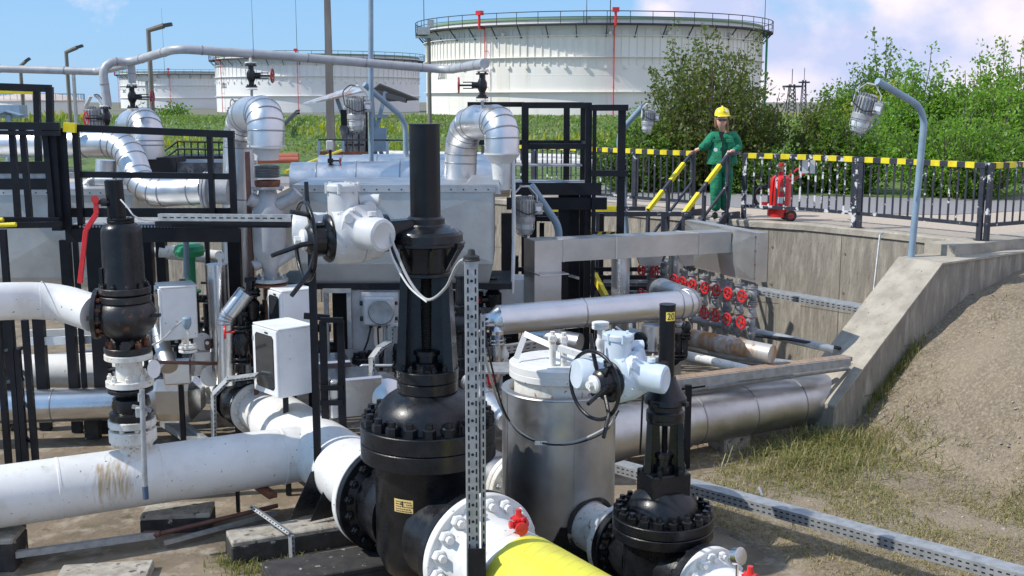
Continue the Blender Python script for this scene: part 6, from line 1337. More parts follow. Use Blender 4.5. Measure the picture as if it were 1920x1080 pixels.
# ---- slotted strut post in front, with cap and cables
ptop = at(884, 483, 7.6); root = thing('slotted_strut', 'tall galvanised slotted strut post standing in front of the largest black valve', 'strut', V((ptop.x, 7.6, 0)))
def strut(root, a, b, w, dp, ang=0, mm='galv', pitch=.062, two=True):
    a = V(a); b = V(b); ex = V((math.cos(ang), math.sin(ang), 0)); ey = V((-ex.y, ex.x, 0)); m = MB(); t = .003; up = (b - a).normalized()
    m.beam(a, b, w, t, up=ey); m.beam(a - ex * w / 2 + ey * dp / 2, b - ex * w / 2 + ey * dp / 2, t, dp, up=ey); m.beam(a + ex * w / 2 + ey * dp / 2, b + ex * w / 2 + ey * dp / 2, t, dp, up=ey); s_ = m; s_.cur = 1; L_ = (b - a).length; k = .03; n = 0
    while k < L_ - .04:
        for o in ((-w * .3, 0), (0, 1), (w * .3, 0)) if two else ((0, 0),):
            if o[1]: 
                if n % 2 == 0: p = a + up * k + ex * o[0]; s_.cyl(p - ey * .0045, p + ey * .002, .011, seg=8)
            else: p = a + up * k + ex * o[0] - ey * .003; s_.beam(p - up * .019, p + up * .019, .011, .002, up=ey)
        p = a + up * k + ex * (w / 2 + .002) + ey * dp * .5; s_.beam(p - up * .019, p + up * .019, .002, .011, up=ey)
        k += pitch; n += 1
    s_.build('profile', [M[mm], M['dark']], root)
strut(root, V((ptop.x, 7.6, 0)), ptop, .088, .05, .12)
strut(root, V((ptop.x + .075, 7.64, .0)), V((ptop.x + .075, 7.64, at(898, 592, 7.6).z)), .03, .04, .12, two=False)
m = MB(); m.lathe(ptop, (0, 0, 1), [(.055, -.02), (.055, .01), (.03, .02), (.022, .055), (.005, .06)], 14); m.torus(ptop - V((0, 0, .015)), (0, 0, 1), .055, .007, 20, 6); m.build('cap', M['rubber'], root)
m = MB(); q = at(893, 1075, 7.45); m.box((q.x, 7.53, q.z - .2), (.12, .015, .7)); m.box((q.x + .055, 7.59, q.z - .2), (.015, .12, .68)); m.build('shoe', M['black'], root)
def cable(pts, r_, mm, label, name='cable'): m = MB(); m.tube([V(p) for p in smooth(pts)], r_, 7); return one(m, name, M[mm], label, 'cable')
def smooth(pts, n=8):
    pts = [V(p) for p in pts]; out = []; P_ = [pts[0]] + pts + [pts[-1]]
    for i in range(1, len(P_) - 2):
        for k in range(n):
            t = k / n; a, b, c, d = P_[i - 1], P_[i], P_[i + 1], P_[i + 2]; out.append(.5 * ((2 * b) + (c - a) * t + (2 * a - 5 * b + 4 * c - d) * t * t + (3 * b - a - 3 * c + d) * t ** 3))
    return out + [pts[-1]]
cable([at(725, 420, 8.45), at(742, 470, 8.4), at(770, 530, 8.3), at(802, 562, 8.2), at(835, 540, 8.0), at(855, 500, 7.8), at(870, 487, 7.65), at(897, 490, 7.62)], .011, 'cable', 'grey cable sagging from the larger actuator to the top of the slotted strut')
cable([at(722, 428, 8.5), at(735, 480, 8.45), at(765, 535, 8.32), at(800, 566, 8.2)], .008, 'cablew', 'thinner white cable sagging beside the grey one in front of the black yoke')
cable([at(900, 620, 7.7), at(915, 690, 8.2), at(940, 765, 8.9), at(975, 810, 9.15), at(1020, 832, 9.1), at(1080, 828, 8.8), at(1140, 800, 8.5), at(1152, 780, 8.4)], .011, 'cable', 'grey cable hanging from the slotted strut across the front of the clad vessel')
cable([at(905, 600, 7.7), at(925, 700, 8.3), at(950, 780, 9.0), at(990, 822, 9.15), at(1060, 834, 8.9), at(1130, 812, 8.55), at(1160, 770, 8.5)], .008, 'rubber', 'black cable hanging beside the grey one across the clad vessel')
cable([at(1190, 660, 8.6), at(1205, 690, 8.7), at(1203, 790, 8.75), at(1200, 850, 8.9)], .009, 'rubber', 'black cable dropping behind the smaller actuator')
m = MB(); m.box(at(1014, 831, 9.08), (.10, .012, .03)); one(m, 'cable_tag', M['dirtywhite'], 'small white tag tied on the cables in front of the clad vessel', 'tag')
# ---- long perforated tray at the right front, on the ground
a = at(1160, 862, 11.4); b = at(2010, 1085, 8.0); a.z = .28; b.z = .45
channel(a, b, .17, .10, 'long pale slotted cable tray crossing the weedy ground at the right front', sl=.03, gap=.065)
m = MB(); q = at(1425, 945, 10.3); m.beam(q + V((0, -.07, 0)), q + V((0, -.07, .11)), .02, .01); m.beam(q + V((0, -.07, .11)), q + V((0, .08, .14)), .02, .01); one(m, 'tray_clamp', M['galv'], 'small clamp on the long slotted tray at the right front', 'clamp')
# ---- concrete plinths
def block(px, py, L_, w, h, rz, label, top='concreteb', side='asphalt', z=0):
    c = atz(px, py, h); root = thing('concrete_plinth', label, 'plinth', V((c.x, c.y, z))); m = MB(); m.rbox((c.x, c.y, z + h / 2 - .02), (L_, w, h), rz=rz, b=.012); m.build('block', M[side], root)
    m = MB(); m.rbox((c.x, c.y, z + h + .002), (L_ * .99, w * .98, .05), rz=rz, b=.01); m.build('cap', M[top], root); return root
block(575, 988, 1.45, .34, .17, .42, 'concrete plinth painted black on its side, under the black gusset plates')
block(334, 958, .66, .36, .15, .12, 'black sided concrete plinth under the white branch pipe')
block(-8, 1003, .42, .4, .26, .1, 'black brick plinth under the white pipe at the left edge')
block(660, 1052, 1.5, .5, .10, .42, 'low black plinth under the largest black valve', top='asphalt')
block(195, 1078, .78, .45, .04, .15, 'flat broken concrete slab at the bottom left', side='concreteb')
block(418, 755, .25, .5, .24, .1, 'concrete plinth under the black check valve', side='concreteb')
block(1215, 1000, 1.0, .5, .06, .4, 'low black plinth under the smaller black valve', top='asphalt')
# ---- black post with gusset plates
root = thing('black_post', 'slim tall black post on gusset plates, in front of the white tee', 'post', V((at(593, 900, 10.25).x, 10.25, .2)))
a = at(597, 905, 10.25); b = at(590, 400, 10.25); m = MB(); m.beam((a.x, 10.25, .22), (a.x, 10.25, b.z), .065, .05); m.build('post', M['blacksteel'], root)
for dx, dy in ((-.02, -.05), (.18, -.12)):
    m = MB(); m.prism((a.x + dx, 10.25 + dy, .22), (-.83, -.55, 0), (0, 0, 1), (.55, -.83, 0), [(-.03, 0), (.26, 0), (.24, .05), (.04, .42), (-.03, .42)], -.006, .006); m.build('gusset_plate', M['black'], root)
root = thing('ladder', 'narrow black ladder right of the near white cabinet', 'ladder', V((at(620, 790, 11).x, 11, .5)))
for px in (605, 638): q = at(px, 600, 11.0); rail(root, (q.x, 11, .5), (q.x, 11, at(px, 602, 11).z), .07, .05, 'post')
for py in (600, 727, 755): rail(root, at(601, py, 10.97), at(643, py, 10.97), .04, .05)
rail(root, at(570, 592, 11.1), at(618, 596, 11.1), .04, .06)
# ================================================================ LEFT SIDE
ZLY = 10.12; zl_ = lambda py: at(240, py, ZLY).z
LX = at(237, 600, ZLY).x; LX2 = at(250, 780, ZLY).x; LC = V((LX, ZLY, 0))
root = thing('relief_valve', 'tall black relief valve with rusty bolts and a long red lever at the left', 'valve', V((LX, ZLY, zl_(665))))
m = MB(); m.lathe(LC, (0, 0, 1), [(.105, zl_(648)), (.11, zl_(640)), (.14, zl_(632)), (.24, zl_(615)), (.27, zl_(600)), (.27, zl_(585)), (.24, zl_(570)), (.20, zl_(562))], 36)
ic = at(200, 590, ZLY - .03); idr = V((-1, -.12, .04)).normalized(); m.lathe(V((LX, ZLY, ic.z)), idr, [(.17, .05), (.17, .22), (.18, .25)], 30)
m.beam(V((LX - .28, ZLY - .2, ic.z)), V((LX - .16, ZLY - .22, ic.z)), .05, .04); m.beam(V((LX + .2, ZLY - .05, ic.z)), V((LX + .33, ZLY - .05, ic.z + .0)), .05, .03); m.cyl(V((LX + .06, ZLY - .1, zl_(640))), V((LX + .06, ZLY - .24, zl_(640))), .05, seg=6); m.build('body', M['blackr'], root, angle=45)
m = MB(); m.flange(V((LX, ZLY, ic.z)) + idr * .23, idr, .235, .045, seg=40); fl = m.build('inlet_flange', M['blackr'], root); hexset(fl, V((LX, ZLY, ic.z)) + idr * .23, -idr, .195, 12, .022, .03, 'rust', .4)
for a, b, mm in ((565, 552, 'blackr'), (549, 537, 'blackr')): m = MB(); m.flange((LX, ZLY, zl_(a)), (0, 0, 1), .232, zl_(b) - zl_(a), seg=44); fl = m.build('bonnet_flange', M[mm], root)
hexset(fl, (LX, ZLY, zl_(537)), (0, 0, 1), .205, 10, .022, .03, 'blackr', .2)
m = MB(); m.lathe(LC, (0, 0, 1), [(.19, zl_(537)), (.185, zl_(528)), (.18, zl_(435)), (.178, zl_(430)), (.165, zl_(424)), (.13, zl_(418))], 40); m.beam((LX - .17, ZLY - .1, zl_(535)), (LX - .17, ZLY - .1, zl_(500)), .03, .03); m.build('spring_housing', M['black'], root, angle=35)
m = MB(); m.flange((LX, ZLY, zl_(418)), (0, 0, 1), .12, .028, 6, .1, .015, .02); m.flange((LX, ZLY, zl_(412)), (0, 0, 1), .12, .02); m.cyl((LX - .03, ZLY, zl_(410)), (LX - .045, ZLY, zl_(338)), .08, seg=30); m.cyl((LX - .045, ZLY, zl_(338)), (LX - .045, ZLY, zl_(337)), .07, seg=24); cp = m.build('cap', M['blacksatin'], root)
m = MB(); h0 = at(206, 379, ZLY - .05); h1 = at(180, 379, ZLY - .08); m.cyl(h0, h1, .022); m.cyl(h0 + (h1 - h0) * .2, h0 + (h1 - h0) * .65, .038, seg=14); m.build('lever_shaft', M['blackr'], root)
m = MB(); pts = [at(179, 372, ZLY - .1), at(181, 401, ZLY - .1), at(161, 431, ZLY - .1), at(150, 531, ZLY - .1)]
for a, b in zip(pts[:-1], pts[1:]): m.beam(a, b, .045, .02, up=(0, -1, 0), b=.004)
m.cyl(at(178, 374, ZLY - .14), at(178, 374, ZLY - .03), .035, seg=14); m.build('lever', M['red'], root)
m = MB(); m.flange((LX, ZLY, zl_(659)), (0, 0, 1), .212, zl_(648) - zl_(659), seg=36); fl = m.build('outlet_flange', M['blackr'], root); hexset(fl, (LX, ZLY, zl_(648)), (0, 0, 1), .17, 8, .03, .045, 'rust', .1)
# ball valve stack
root = thing('ball_valve', 'black and white flanged valve with a long grey hanging lever, below the relief valve', 'valve', V((LX2, ZLY, .85)))
Cx = lambda py: LX + (LX2 - LX) * 0
m = MB(); m.flange((LX, ZLY, zl_(672)), (0, 0, 1), .215, zl_(661) - zl_(672), seg=36); m.cyl((LX, ZLY, zl_(712)), (LX, ZLY, zl_(670)), .12, seg=28); m.flange((LX, ZLY, zl_(722)), (0, 0, 1), .215, zl_(710) - zl_(722), seg=36); sp_ = m.build('spool', M['dirtywhite'], root)
hexset(sp_, (LX, ZLY, zl_(710)), (0, 0, 1), .175, 8, .026, .04, 'dirtywhite', .3)
m = MB(); m.flange((LX, ZLY, zl_(733)), (0, 0, 1), .205, .04, seg=36); m.lathe(LC, (0, 0, 1), [(.2, zl_(782)), (.2, zl_(772)), (.165, zl_(768)), (.175, zl_(758)), (.165, zl_(745)), (.13, zl_(740)), (.15, zl_(733))], 32); m.cyl((LX + .1, ZLY - .1, zl_(768)), (LX + .16, ZLY - .26, zl_(768)), .05, seg=14); m.build('body', M['black'], root, angle=45)
for a, b in ((797, 784), (825, 803)):
    m = MB(); m.flange((LX, ZLY, zl_(a)), (0, 0, 1), .215, zl_(b) - zl_(a), seg=36); fl = m.build('flange', M['dirtywhite'], root)
    hexset(fl, (LX, ZLY, zl_(a)), (0, 0, -1), .175, 8, .026, .03, 'dirtywhite', .3)
m = MB(); m.cyl((LX, ZLY, zl_(803)), (LX, ZLY, zl_(797)), .15, seg=24); m.build('gasket', M['blackr'], root)
m = MB(); m.lathe(LC, (0, 0, 1), [(.17, zl_(905)), (.165, zl_(868)), (.145, zl_(856)), (.135, zl_(848)), (.13, zl_(826))], 32); m.build('branch_stub', M['dirtywhite'], root)
m = MB(); t0, t1 = at(266, 730, ZLY - .36), at(272, 912, ZLY - .46); m.cyl(t0, t1, .024, seg=14); m.rbox(at(265, 772, ZLY - .34), (.09, .07, .10), b=.01); m.beam(at(248, 762, ZLY - .34), at(283, 770, ZLY - .34), .03, .03); m.cyl(at(265, 738, ZLY - .36), at(265, 752, ZLY - .36), .032, seg=10); lv_ = m.build('lever', M['leverg'] if 'leverg' in M else M['galv'], root)
M['bluegrip'] = mat('blue_grip', (.06, .10, .16), .6); m = MB(); m.cyl(t1, at(273.5, 936, ZLY - .472), .027, seg=14); m.build('grip', M['bluegrip'], lv_)
m = MB(); m.lathe(at(288, 692, ZLY - .1), (.92, -.38, .1), [(.085, 0), (.085, .008)], 24); one(m, 'white_disc', M['whitec'], 'thin white disc standing on edge right of the flanged spool', 'disc')
# white pipe from the left
pts = [at(-90, 568, 9.7), at(100, 562, 10.35), V((LX, ZLY, ic.z)) + idr * .275]
m = MB(); m.tube(pts, .172, 36, bend=1.2, n=8); root = thing('white_pipe', 'white pipe entering from the left edge into the relief valve', 'pipe', V(pts[1])); m.build('pipe', M['white'], root, angle=30)
m = MB(); q = at(80, 562, 10.2); m.torus(q, (1, .3, 0), .172, .004, 36, 6); m.build('weld', M['white'], root)
# cables on relief valve
cable([at(226, 374, ZLY - .12), at(240, 390, ZLY - .15), at(252, 405, ZLY - .15), at(275, 413, ZLY), at(300, 413, ZLY + .3)], .007, 'cablew', 'thin white cable from the relief valve cap to the slotted channel')
# ---- left railed platforms
pz = lambda px, py, Y: at(px, py, Y)
PYL = 12.1; root = thing('railed_platform', 'black railed platform with a grating deck behind the relief valve', 'platform', V((pz(290, 430, PYL).x, PYL, 0)))
x0, x1 = pz(147, 300, PYL).x, pz(436, 300, PYL).x; zt0, zt1 = pz(147, 240, PYL).z, pz(436, 252, PYL).z; zdk = pz(290, 424, PYL).z
zt = (zt0 + zt1) / 2
for px in (147, 436, 396): x = pz(px, 330, PYL).x; rail(root, (x, PYL + (.003 if px == 396 else 0), zdk - .12), (x, PYL, zt + (.0 if px != 396 else -.02)), .065 if px != 396 else .055, .06, 'post')
rail(root, (x0 - .03, PYL, zt0), (x1 + .03, PYL, zt1), .07, .075); rail(root, (x0, PYL + .004, pz(290, 327, PYL).z), (x1, PYL + .004, pz(290, 331, PYL).z), .05, .065)
rail(root, (x0 - .15, PYL + .03, pz(290, 399, PYL).z), (x1, PYL + .03, pz(290, 399, PYL).z), .03, .10, 'toe_board')
m = MB(); m.box(((x0 + x1) / 2 - .05, PYL + .42, zdk + .01), (x1 - x0 + .1, .9, .03)); m.build('grating', M['galv'], root)
m = MB(); m.box(((x0 + x1) / 2 - .05, PYL - .06, zdk - .09), (x1 - x0 + .22, .05, .15)); m.box(((x0 + x1) / 2 - .05, PYL - .05, zdk + .0), (x1 - x0 + .1, .03, .035)); m.build('edge_beam', M['blacksteel'], root)
g = MB(); x = x0
while x < x1: g.box((x, PYL - .068, zdk + .003), (.015, .008, .02)); x += .035
tag(g.build('grating_teeth', M['galv'], root), kind='stuff')
for px, w_, yt, Y in ((105, .11, 237, 11.9), (124, .07, 240, 11.95), (116, .12, 450, 13.6), (135, .06, 450, 13.6), (172, .19, 440, 13.6), (435, .1, 440, 12.9)):
    q = pz(px, yt, Y); x = pz(px + 4, 420, Y).x; rail(root, (x, Y, 0 if Y > 13 else pz(100, 432, Y).z), (x, Y, q.z), w_, w_ * .7, 'column')
for px, Y, y0 in ((76, 13.7, 560), (18, 13.7, 560)): x = pz(px, 650, Y).x; rail(root, (x, Y, 0), (x, Y, pz(px, y0, Y).z), .13, .1, 'column')
m = MB(); m.beam(pz(120, 238, 11.95), pz(142, 240, 11.95), .05, .10); m.build('yellow_band', M['yellowd'] if 'yellowd' in M else M['yellow'], root)
root = thing('stair_tower', 'black railed stair frame at the left edge, nearer than the railed platform', 'stairs', V((pz(50, 430, 11.8).x, 11.8, 0)))
for py, h in ((237, .08), (250, .05), (414, .07)): rail(root, pz(-80, py - 2, 11.8), pz(112, py, 11.8), .05, h)
rail(root, pz(-80, 424, 11.6), pz(115, 421, 11.6), .05, .06)
for a, b in ((22, 34), (42, 56), (84, 100)): rail(root, pz(a, 240, 11.85), pz(b, 412, 11.85), .06, .05, 'post')
for a, b, c_, d_ in ((30, 655, 42, 868), (46, 600, 60, 868), (-2, 430, 10, 700), (20, 430, 32, 590)):
    Y = 10.9; q = pz(b - 0, b, Y); x = pz(c_ - 2, 760, Y).x; rail(root, (x, Y + (0 if a != 46 else .02), max(0, atz(c_, d_, 0).z)), (x, Y, pz(a, b, Y).z), .06, .05, 'post')
for py in (690, 745, 805): rail(root, pz(36, py, 11.2), pz(56, py + 22, 10.9), .02, .03, 'rung')
for py in (660, 720): rail(root, pz(5, py, 11.3), pz(38, py - 5, 11.3), .2, .03, 'tread')
m = MB(); m.cyl(pz(-60, 425, 11.3), pz(30, 421, 11.3), .024, seg=10); m.cyl(pz(-60, 412, 11.6), pz(6, 412, 11.6), .024, seg=10); m.build('yellow_rail', M['yellow'], root)
root = thing('railed_platform', 'higher black railed platform at the left edge with a yellow strip under its rail', 'platform', V((pz(40, 320, 13.2).x, 13.2, 0)))
rail(root, pz(-80, 160, 13.1), pz(96, 166, 13.1), .06, .085); rail(root, pz(93, 163, 13.1), pz(98, 420, 13.1), .075, .06, 'post'); rail(root, pz(69, 172, 13.5), pz(73, 330, 13.5), .07, .06, 'post')
for py, h in ((314, .14), (345, .13)): rail(root, pz(-80, py, 13.2), pz(97, py, 13.2), .05, h, 'beam')
m = MB(); m.box(pz(40, 329, 13.22), (1.6, .06, .07)); m.box((pz(0, 325, 13.7).x, 13.7, pz(40, 327, 13.2).z), (1.5, .9, .03)); m.build('grating', M['galv'], root)
m = MB(); m.beam(pz(-80, 170, 13.5), pz(73, 173, 13.5), .03, .05); m.build('yellow_strip', M['yellow'], root)
m = MB(); m.hexa([V(pz(-5, 222, 30)) + V(v) for v in ((0, 0, 0), (.6, 0, 0), (.6, .5, 0), (0, .5, 0), (0, 0, .35), (.6, 0, .35), (.6, .5, .35), (0, .5, .35))]); m.beam(pz(-10, 218, 30), pz(17, 208, 30), .5, .03); m.beam(pz(17, 208, 30), pz(44, 216, 30), .5, .03); m.cyl(pz(17, 215, 30), pz(17, 330, 30), .08); one(m, 'distant_shelter', M['bluegrey'], 'small dark roofed instrument stand at the far left edge', 'shelter')
# slotted channel and beam to the right of the platform
channel(pz(299, 407, 11.7), pz(548, 409, 11.2), .05, .068, 'galvanised slotted channel running right from the left platform to the handwheel', gap=.085, sl=.05)
m = MB(); m.beam(pz(295, 420, 11.85), pz(545, 421, 11.35), .08, .06); one(m, 'channel_beam', M['blacksteel'], 'black beam carrying the slotted channel behind the handwheel', 'beam')
m = MB(); q = pz(440, 470, 12.9); m.beam(V((q.x, 12.9, 0)), V((q.x, 12.9, pz(440, 430, 12.9).z)), .14, .1); one(m, 'steel_column', M['blacksteel'], 'black steel column left of the middle silver riser', 'column')
# ---- cabinets
def cabinet(Dp, h, dirA, wA, dirC, wC, label, win=True, mm='whitec', stand=True):
    root = thing('instrument_cabinet', label, 'cabinet', V(Dp)); Dp = V(Dp); A_ = V(dirA).normalized(); C_ = V(dirC).normalized(); c = Dp + A_ * wA / 2 + C_ * wC / 2 + V((0, 0, h / 2)); Mx = Matrix((A_, C_, V((0, 0, 1)))).transposed()
    m = MB(); m.rbox(c, (wA, wC, h), M=Mx, b=.012); m.rbox(c + V((0, 0, h / 2 + .004)), (wA + .02, wC + .02, .02), M=Mx, b=.006); m.build('housing', M[mm], root)
    n_ = -C_; m = MB(); o = Dp - C_ * .012 + A_ * wA / 2 + V((0, 0, h / 2)); m.rbox(o, (wA - .01, .024, h - .02), M=Mx, b=.006); dr = m.build('door', M[mm], root)
    if win:
        a, b = wA * .36, h * .39; k = .03; poly = [(-a + k, -b), (a - k, -b), (a, -b + k), (a, b - k), (a - k, b), (-a + k, b), (-a, b - k), (-a, -b + k)]
        m = MB(); m.prism(o - C_ * .0125, A_, (0, 0, 1), -C_, [(p[0] * 1.04, p[1] * 1.025) for p in poly], 0, .003); m.build('seal', M['rubber'], dr)
        m = MB(); m.prism(o - C_ * .0158, A_, (0, 0, 1), -C_, poly, 0, .002); m.build('window', M['glass'], dr)
    m = MB(); m.box(o - C_ * .016 - A_ * (wA * .1) + V((0, 0, h * .43)), (.06, .006, .015), M=Mx); m.build('name_strip', M['dark'], dr)
    for z_ in (-.3, .3): m = MB(); m.box(o - C_ * .014 + A_ * (wA * .46) + V((0, 0, h * z_)), (.014, .012, .05), M=Mx); m.build('hinge', M['galv'], dr)
    if stand: m = MB(); m.beam(V((c.x, c.y, 0)), V((c.x, c.y, Dp.z)), .05, .05); m.build('stand', M['blacksteel'], root)
    m = MB()
    m.cyl(V((c.x, c.y - .08, Dp.z)), V((c.x, c.y - .08, Dp.z - .05)), .02, seg=8); m.build('gland', M['galv'], root)
    return root
q = at(526, 748, 11.0); q2 = at(524, 620, 11.0); cabinet(q, q2.z - q.z, (-.66, .75, 0), .50, (.75, .66, 0), .40, 'nearest white instrument cabinet with a dark window, above the white main pipe')
q = at(306, 640, 12.0); q2 = at(306, 541, 12.0); cabinet(q, q2.z - q.z, (-.42, .90, 0), .36, (.90, .42, 0), .38, 'white instrument cabinet with a dark window, right of the relief valve body')
q = at(531, 600, 11.9); q2 = at(531, 548, 11.9); cabinet(q - V((0, 0, .25)), q2.z - q.z + .25, (-.60, .80, 0), .34, (.80, .60, 0), .36, 'white instrument cabinet half hidden behind the nearest one, under the handwheel')
# ---- lower left silver pipe with jacket
a, b = at(-90, 772, 13.0), at(330, 738, 13.3); b.z = a.z = .47
clad('clad_pipe', [a, b], .20, 'silver pipe low at the left, ending in a bulky jacket behind the white flanged valve', m_='chrome', straight=((0, .45), (0, .8)))
m = MB(); q = at(332, 745, 13.15); m.rbox(q, (.62, .5, .52), rz=.05, b=.12); one(m, 'silver_jacket', M['chrome'], 'bulky polished silver jacket at the end of the low left pipe', 'jacket')
m = MB(); q = atz(178, 818, 0); m.box((q.x, q.y - .05, .14), (.17, .12, .3)); one(m, 'pipe_support', M['asphalt'], 'short black block support under the low left silver pipe', 'support')
# white bars behind
for i, (py, Y) in enumerate(((626, 14.0), (640, 13.7))): m = MB(); m.beam(at(52, py, Y), at(212, py - 5, Y), .05, .10); one(m, 'white_bar', M['whitec'], ('upper' if i == 0 else 'lower') + ' white horizontal bar seen under the white upper pipe', 'bar')
# ---- clutter between cabinet and column
spipe([at(349, 420, 13.0), at(349, 520, 13.0)], .032, 'bluegrey', 'thin blue grey conduit in front of the green valve head', name='conduit')
q = at(355, 470, 13.6); root = thing('green_valve', 'green mushroom shaped valve head under the left platform', 'valve', q); m = MB(); m.lathe(q, (0, 0, 1), [(.10, -.08), (.17, -.06), (.18, -.02), (.19, -.015), (.19, .01), (.18, .015), (.17, .06), (.13, .085), (.02, .09)], 30); m.build('diaphragm_head', M['green'], root)
m = MB(); m.lathe(q, (0, 0, 1), [(.065, -.50), (.065, -.12), (.08, -.07)], 20); m.flange(q - V((0, 0, .52)), (0, 0, 1), .12, .03); m.build('stem_yoke', M['green'], root)
m = MB(); m.cyl(q - V((0, 0, 1.6)), q - V((0, 0, .52)), .09); m.flange(q - V((0, 0, .62)), (0, 0, 1), .13, .03, 8, .11, .014, .02); m.build('body', M['black'], root)
q = at(407, 497, 12.5); root = thing('silver_cylinder', 'upright polished silver cylinder with a flat top right of the white cabinet', 'cylinder', V((q.x, q.y, 1.0))); m = MB(); m.cyl((q.x, q.y, 1.0), q, .118, seg=32); m.cyl(q, q + V((0, 0, .012)), .122, seg=32); m.build('cladding', M['chrome'], root)
m = MB(); d_ = at(412, 479, 12.4); m.lathe(d_, (.1, -1, 0), [(.052, 0), (.052, .008)], 24); m.box(d_ - V((0, 0, .08)), (.045, .008, .1)); one(m, 'round_flag', M['whitec'], 'small white round marker on top of the polished cylinder', 'marker')
clad('clad_bend', [at(424, 720, 12.0), at(424, 597, 12.0), at(462, 548, 12.05)], .10, 'bent polished silver pipe with an open end left of the black small valve', bend=.16, n=3, m_='chrome')
for (px, py, Y, r1) in ((470, 575, 12.2, .07), (452, 640, 12.0, .06)):
    q = at(px, py, Y); root = thing('piping_valve', 'black bolted valve ' + ('behind the open end of the bent silver pipe' if px == 470 else 'with a red wheel above the black check valve'), 'valve', q); m = MB(); m.cyl(q - V((0, 0, .35)), q + V((0, 0, .3)), r1 * .6); m.lathe(q, (0, 0, 1), [(.04, -.2), (r1 * 1.3, -.1), (r1 * 1.4, .05), (.04, .12)], 16)
    for z_ in (-.25, -.2, .12, .16): m.flange(q + V((0, 0, z_)), (0, 0, 1), r1 * 1.6, .025, 6, r1 * 1.3, .012, .02)
    m.cyl(q, q + V((-.14, -.03, -.03)), .04, seg=12); m.cyl(q + V((-.05, 0, .3)), q + V((.08, 0, .3)), .03); m.build('body', M['black'], root)
    if px == 452: m = MB(); c_ = at(422, 623, 11.9); ax = V((1, .2, 0)).normalized(); m.torus(c_, ax, .065, .013, 22, 6); m.cyl(c_ - ax * .01, c_ + ax * .1, .012); x_, y_, _ = frame(ax); [m.cyl(c_, c_ + (x_ * math.cos(k * 2.1) + y_ * math.sin(k * 2.1)) * .065, .008, seg=6) for k in range(3)]; m.build('handwheel', M['red'], root)
# black check valve upstream of the main flange
c = F1 - MD * .34; root = thing('black_check_valve', 'squat black flanged check valve behind the white main pipe flange', 'valve', V((c.x, c.y, 0)))
m = MB(); m.lathe(c, MD, [(.20, -.33), (.24, -.2), (.30, -.05), (.30, .06), (.25, .2), (.21, .33)], 36); m.lathe(c, (0, 0, 1), [(.2, .1), (.2, .34), (.16, .40), (.05, .42)], 28); m.build('body', M['black'], root, angle=50)
m = MB(); m.flange(c + MD * .28, MD, .30, .05, seg=40); m.flange(c - MD * .33, MD, .30, .05, seg=40); fl = m.build('flange', M['black'], root); hexset(fl, c + MD * .28, -MD, .25, 16, .022, .03, 'black')
m = MB(); m.flange(c + V((0, 0, .30)), (0, 0, 1), .23, .04, 10, .2, .02, .03); m.build('cover', M['black'], root)
m = MB(); q = at(443, 680, 12.6); m.cyl(q + V((0, 0, -.1)), q + V((0, 0, .1)), .06); m.flange(q + V((0, 0, .06)), (0, 0, 1), .08, .03, 6, .06, .014, .02); m.build('small_port', M['black'], root)
a = F1 - MD * .67; m = MB(); m.lathe(a, -MD, [(.22, 0), (.22, .6)], 28); m.flange(a, -MD, .30, .05, 16, .25, .02, .03); m.tube([a - MD * .5, a - MD * 1.3, a - MD * 1.5 - V((.9, 0, 0)), a - MD * 1.5 - V((3, 0, 0))], .22, 24, bend=.5); one(m, 'white_pipe', M['white'], 'white pipe curving away behind the black check valve', 'pipe')
for i, (px, py, Y, sx_, sy_, sz_, rz, lb) in enumerate(((392, 672, 12.9, .62, .5, .30, .25, 'silver jacket box below the white cabinet, with a round disc standing on it'), (335, 690, 12.3, .3, .4, .3, .2, 'smaller silver jacket box behind the white flanged valve'), (660, 735, 11.3, .55, .5, .42, .35, 'silver jacket box between the black ladder and the largest valve'), (620, 690, 12.0, .4, .45, .25, .3, 'silver jacket box partly hidden behind the black ladder'))):
    m = MB(); q = at(px, py, Y); m.rbox(q, (sx_, sy_, sz_), rz=rz, b=.02); one(m, 'jacket_box', M['chrome'], lb, 'box')
m = MB(); q = at(379, 640, 12.5); m.lathe(q, (.35, -.93, .1), [(.10, 0), (.10, .01)], 30); one(m, 'white_disc', M['whitec'], 'larger white disc standing on the silver jacket box', 'disc')
m = MB(); q = at(390, 645, 12.4); m.rbox(q, (.07, .06, .11), b=.01); root = one(m, 'brown_gauge', M['rustbrown'], 'small brown gauge beside the white disc', 'gauge'); m = MB(); m.lathe(q + V((0, -.032, .02)), (0, -1, 0), [(.022, 0), (.02, .005)], 14); m.build('dial', M['whitec'], root)
m = MB(); m.lathe(at(395, 705, 12.5), (.5, -.85, .2), [(.12, 0), (.12, .01)], 28); one(m, 'white_disc', M['whitec'], 'lower white disc leaning in front of the rear white pipe', 'disc')
spipe([at(290, 679, 11.6), at(432, 682, 12.3)], .02, 'rustbrown', 'thin brown rod from the disc to the black check valve', name='brown_rod')
q = at(350, 602, 11.9); root = thing('transmitter', 'small blue grey transmitter on a white flange in front of the white cabinet', 'transmitter', q - V((0, 0, .3))); m = MB(); m.lathe(q, (0, 0, 1), [(.02, -.09), (.045, -.05), (.05, -.02), (.05, .03), (.035, .045), (.01, .05)], 16); m.build('head', M['bluegrey'], root)
m = MB(); m.cyl(q - V((0, 0, .26)), q - V((0, 0, .08)), .014); m.lathe(q - V((0, 0, .19)), (0, 0, 1), [(.014, 0), (.03, .02), (.03, .05), (.014, .07)], 12); m.flange(q - V((0, 0, .30)), (0, 0, 1), .10, .03, 6, .08, .012, .02); m.flange(q - V((0, 0, .34)), (0, 0, 1), .10, .03); m.build('mount', M['dirtywhite'], root)
cable([q - V((.05, 0, .0)), q + V((-.12, -.05, -.06)), at(300, 640, 11.7), at(262, 655, 11.6)], .011, 'cable', 'grey conduit from the small transmitter down to the left')
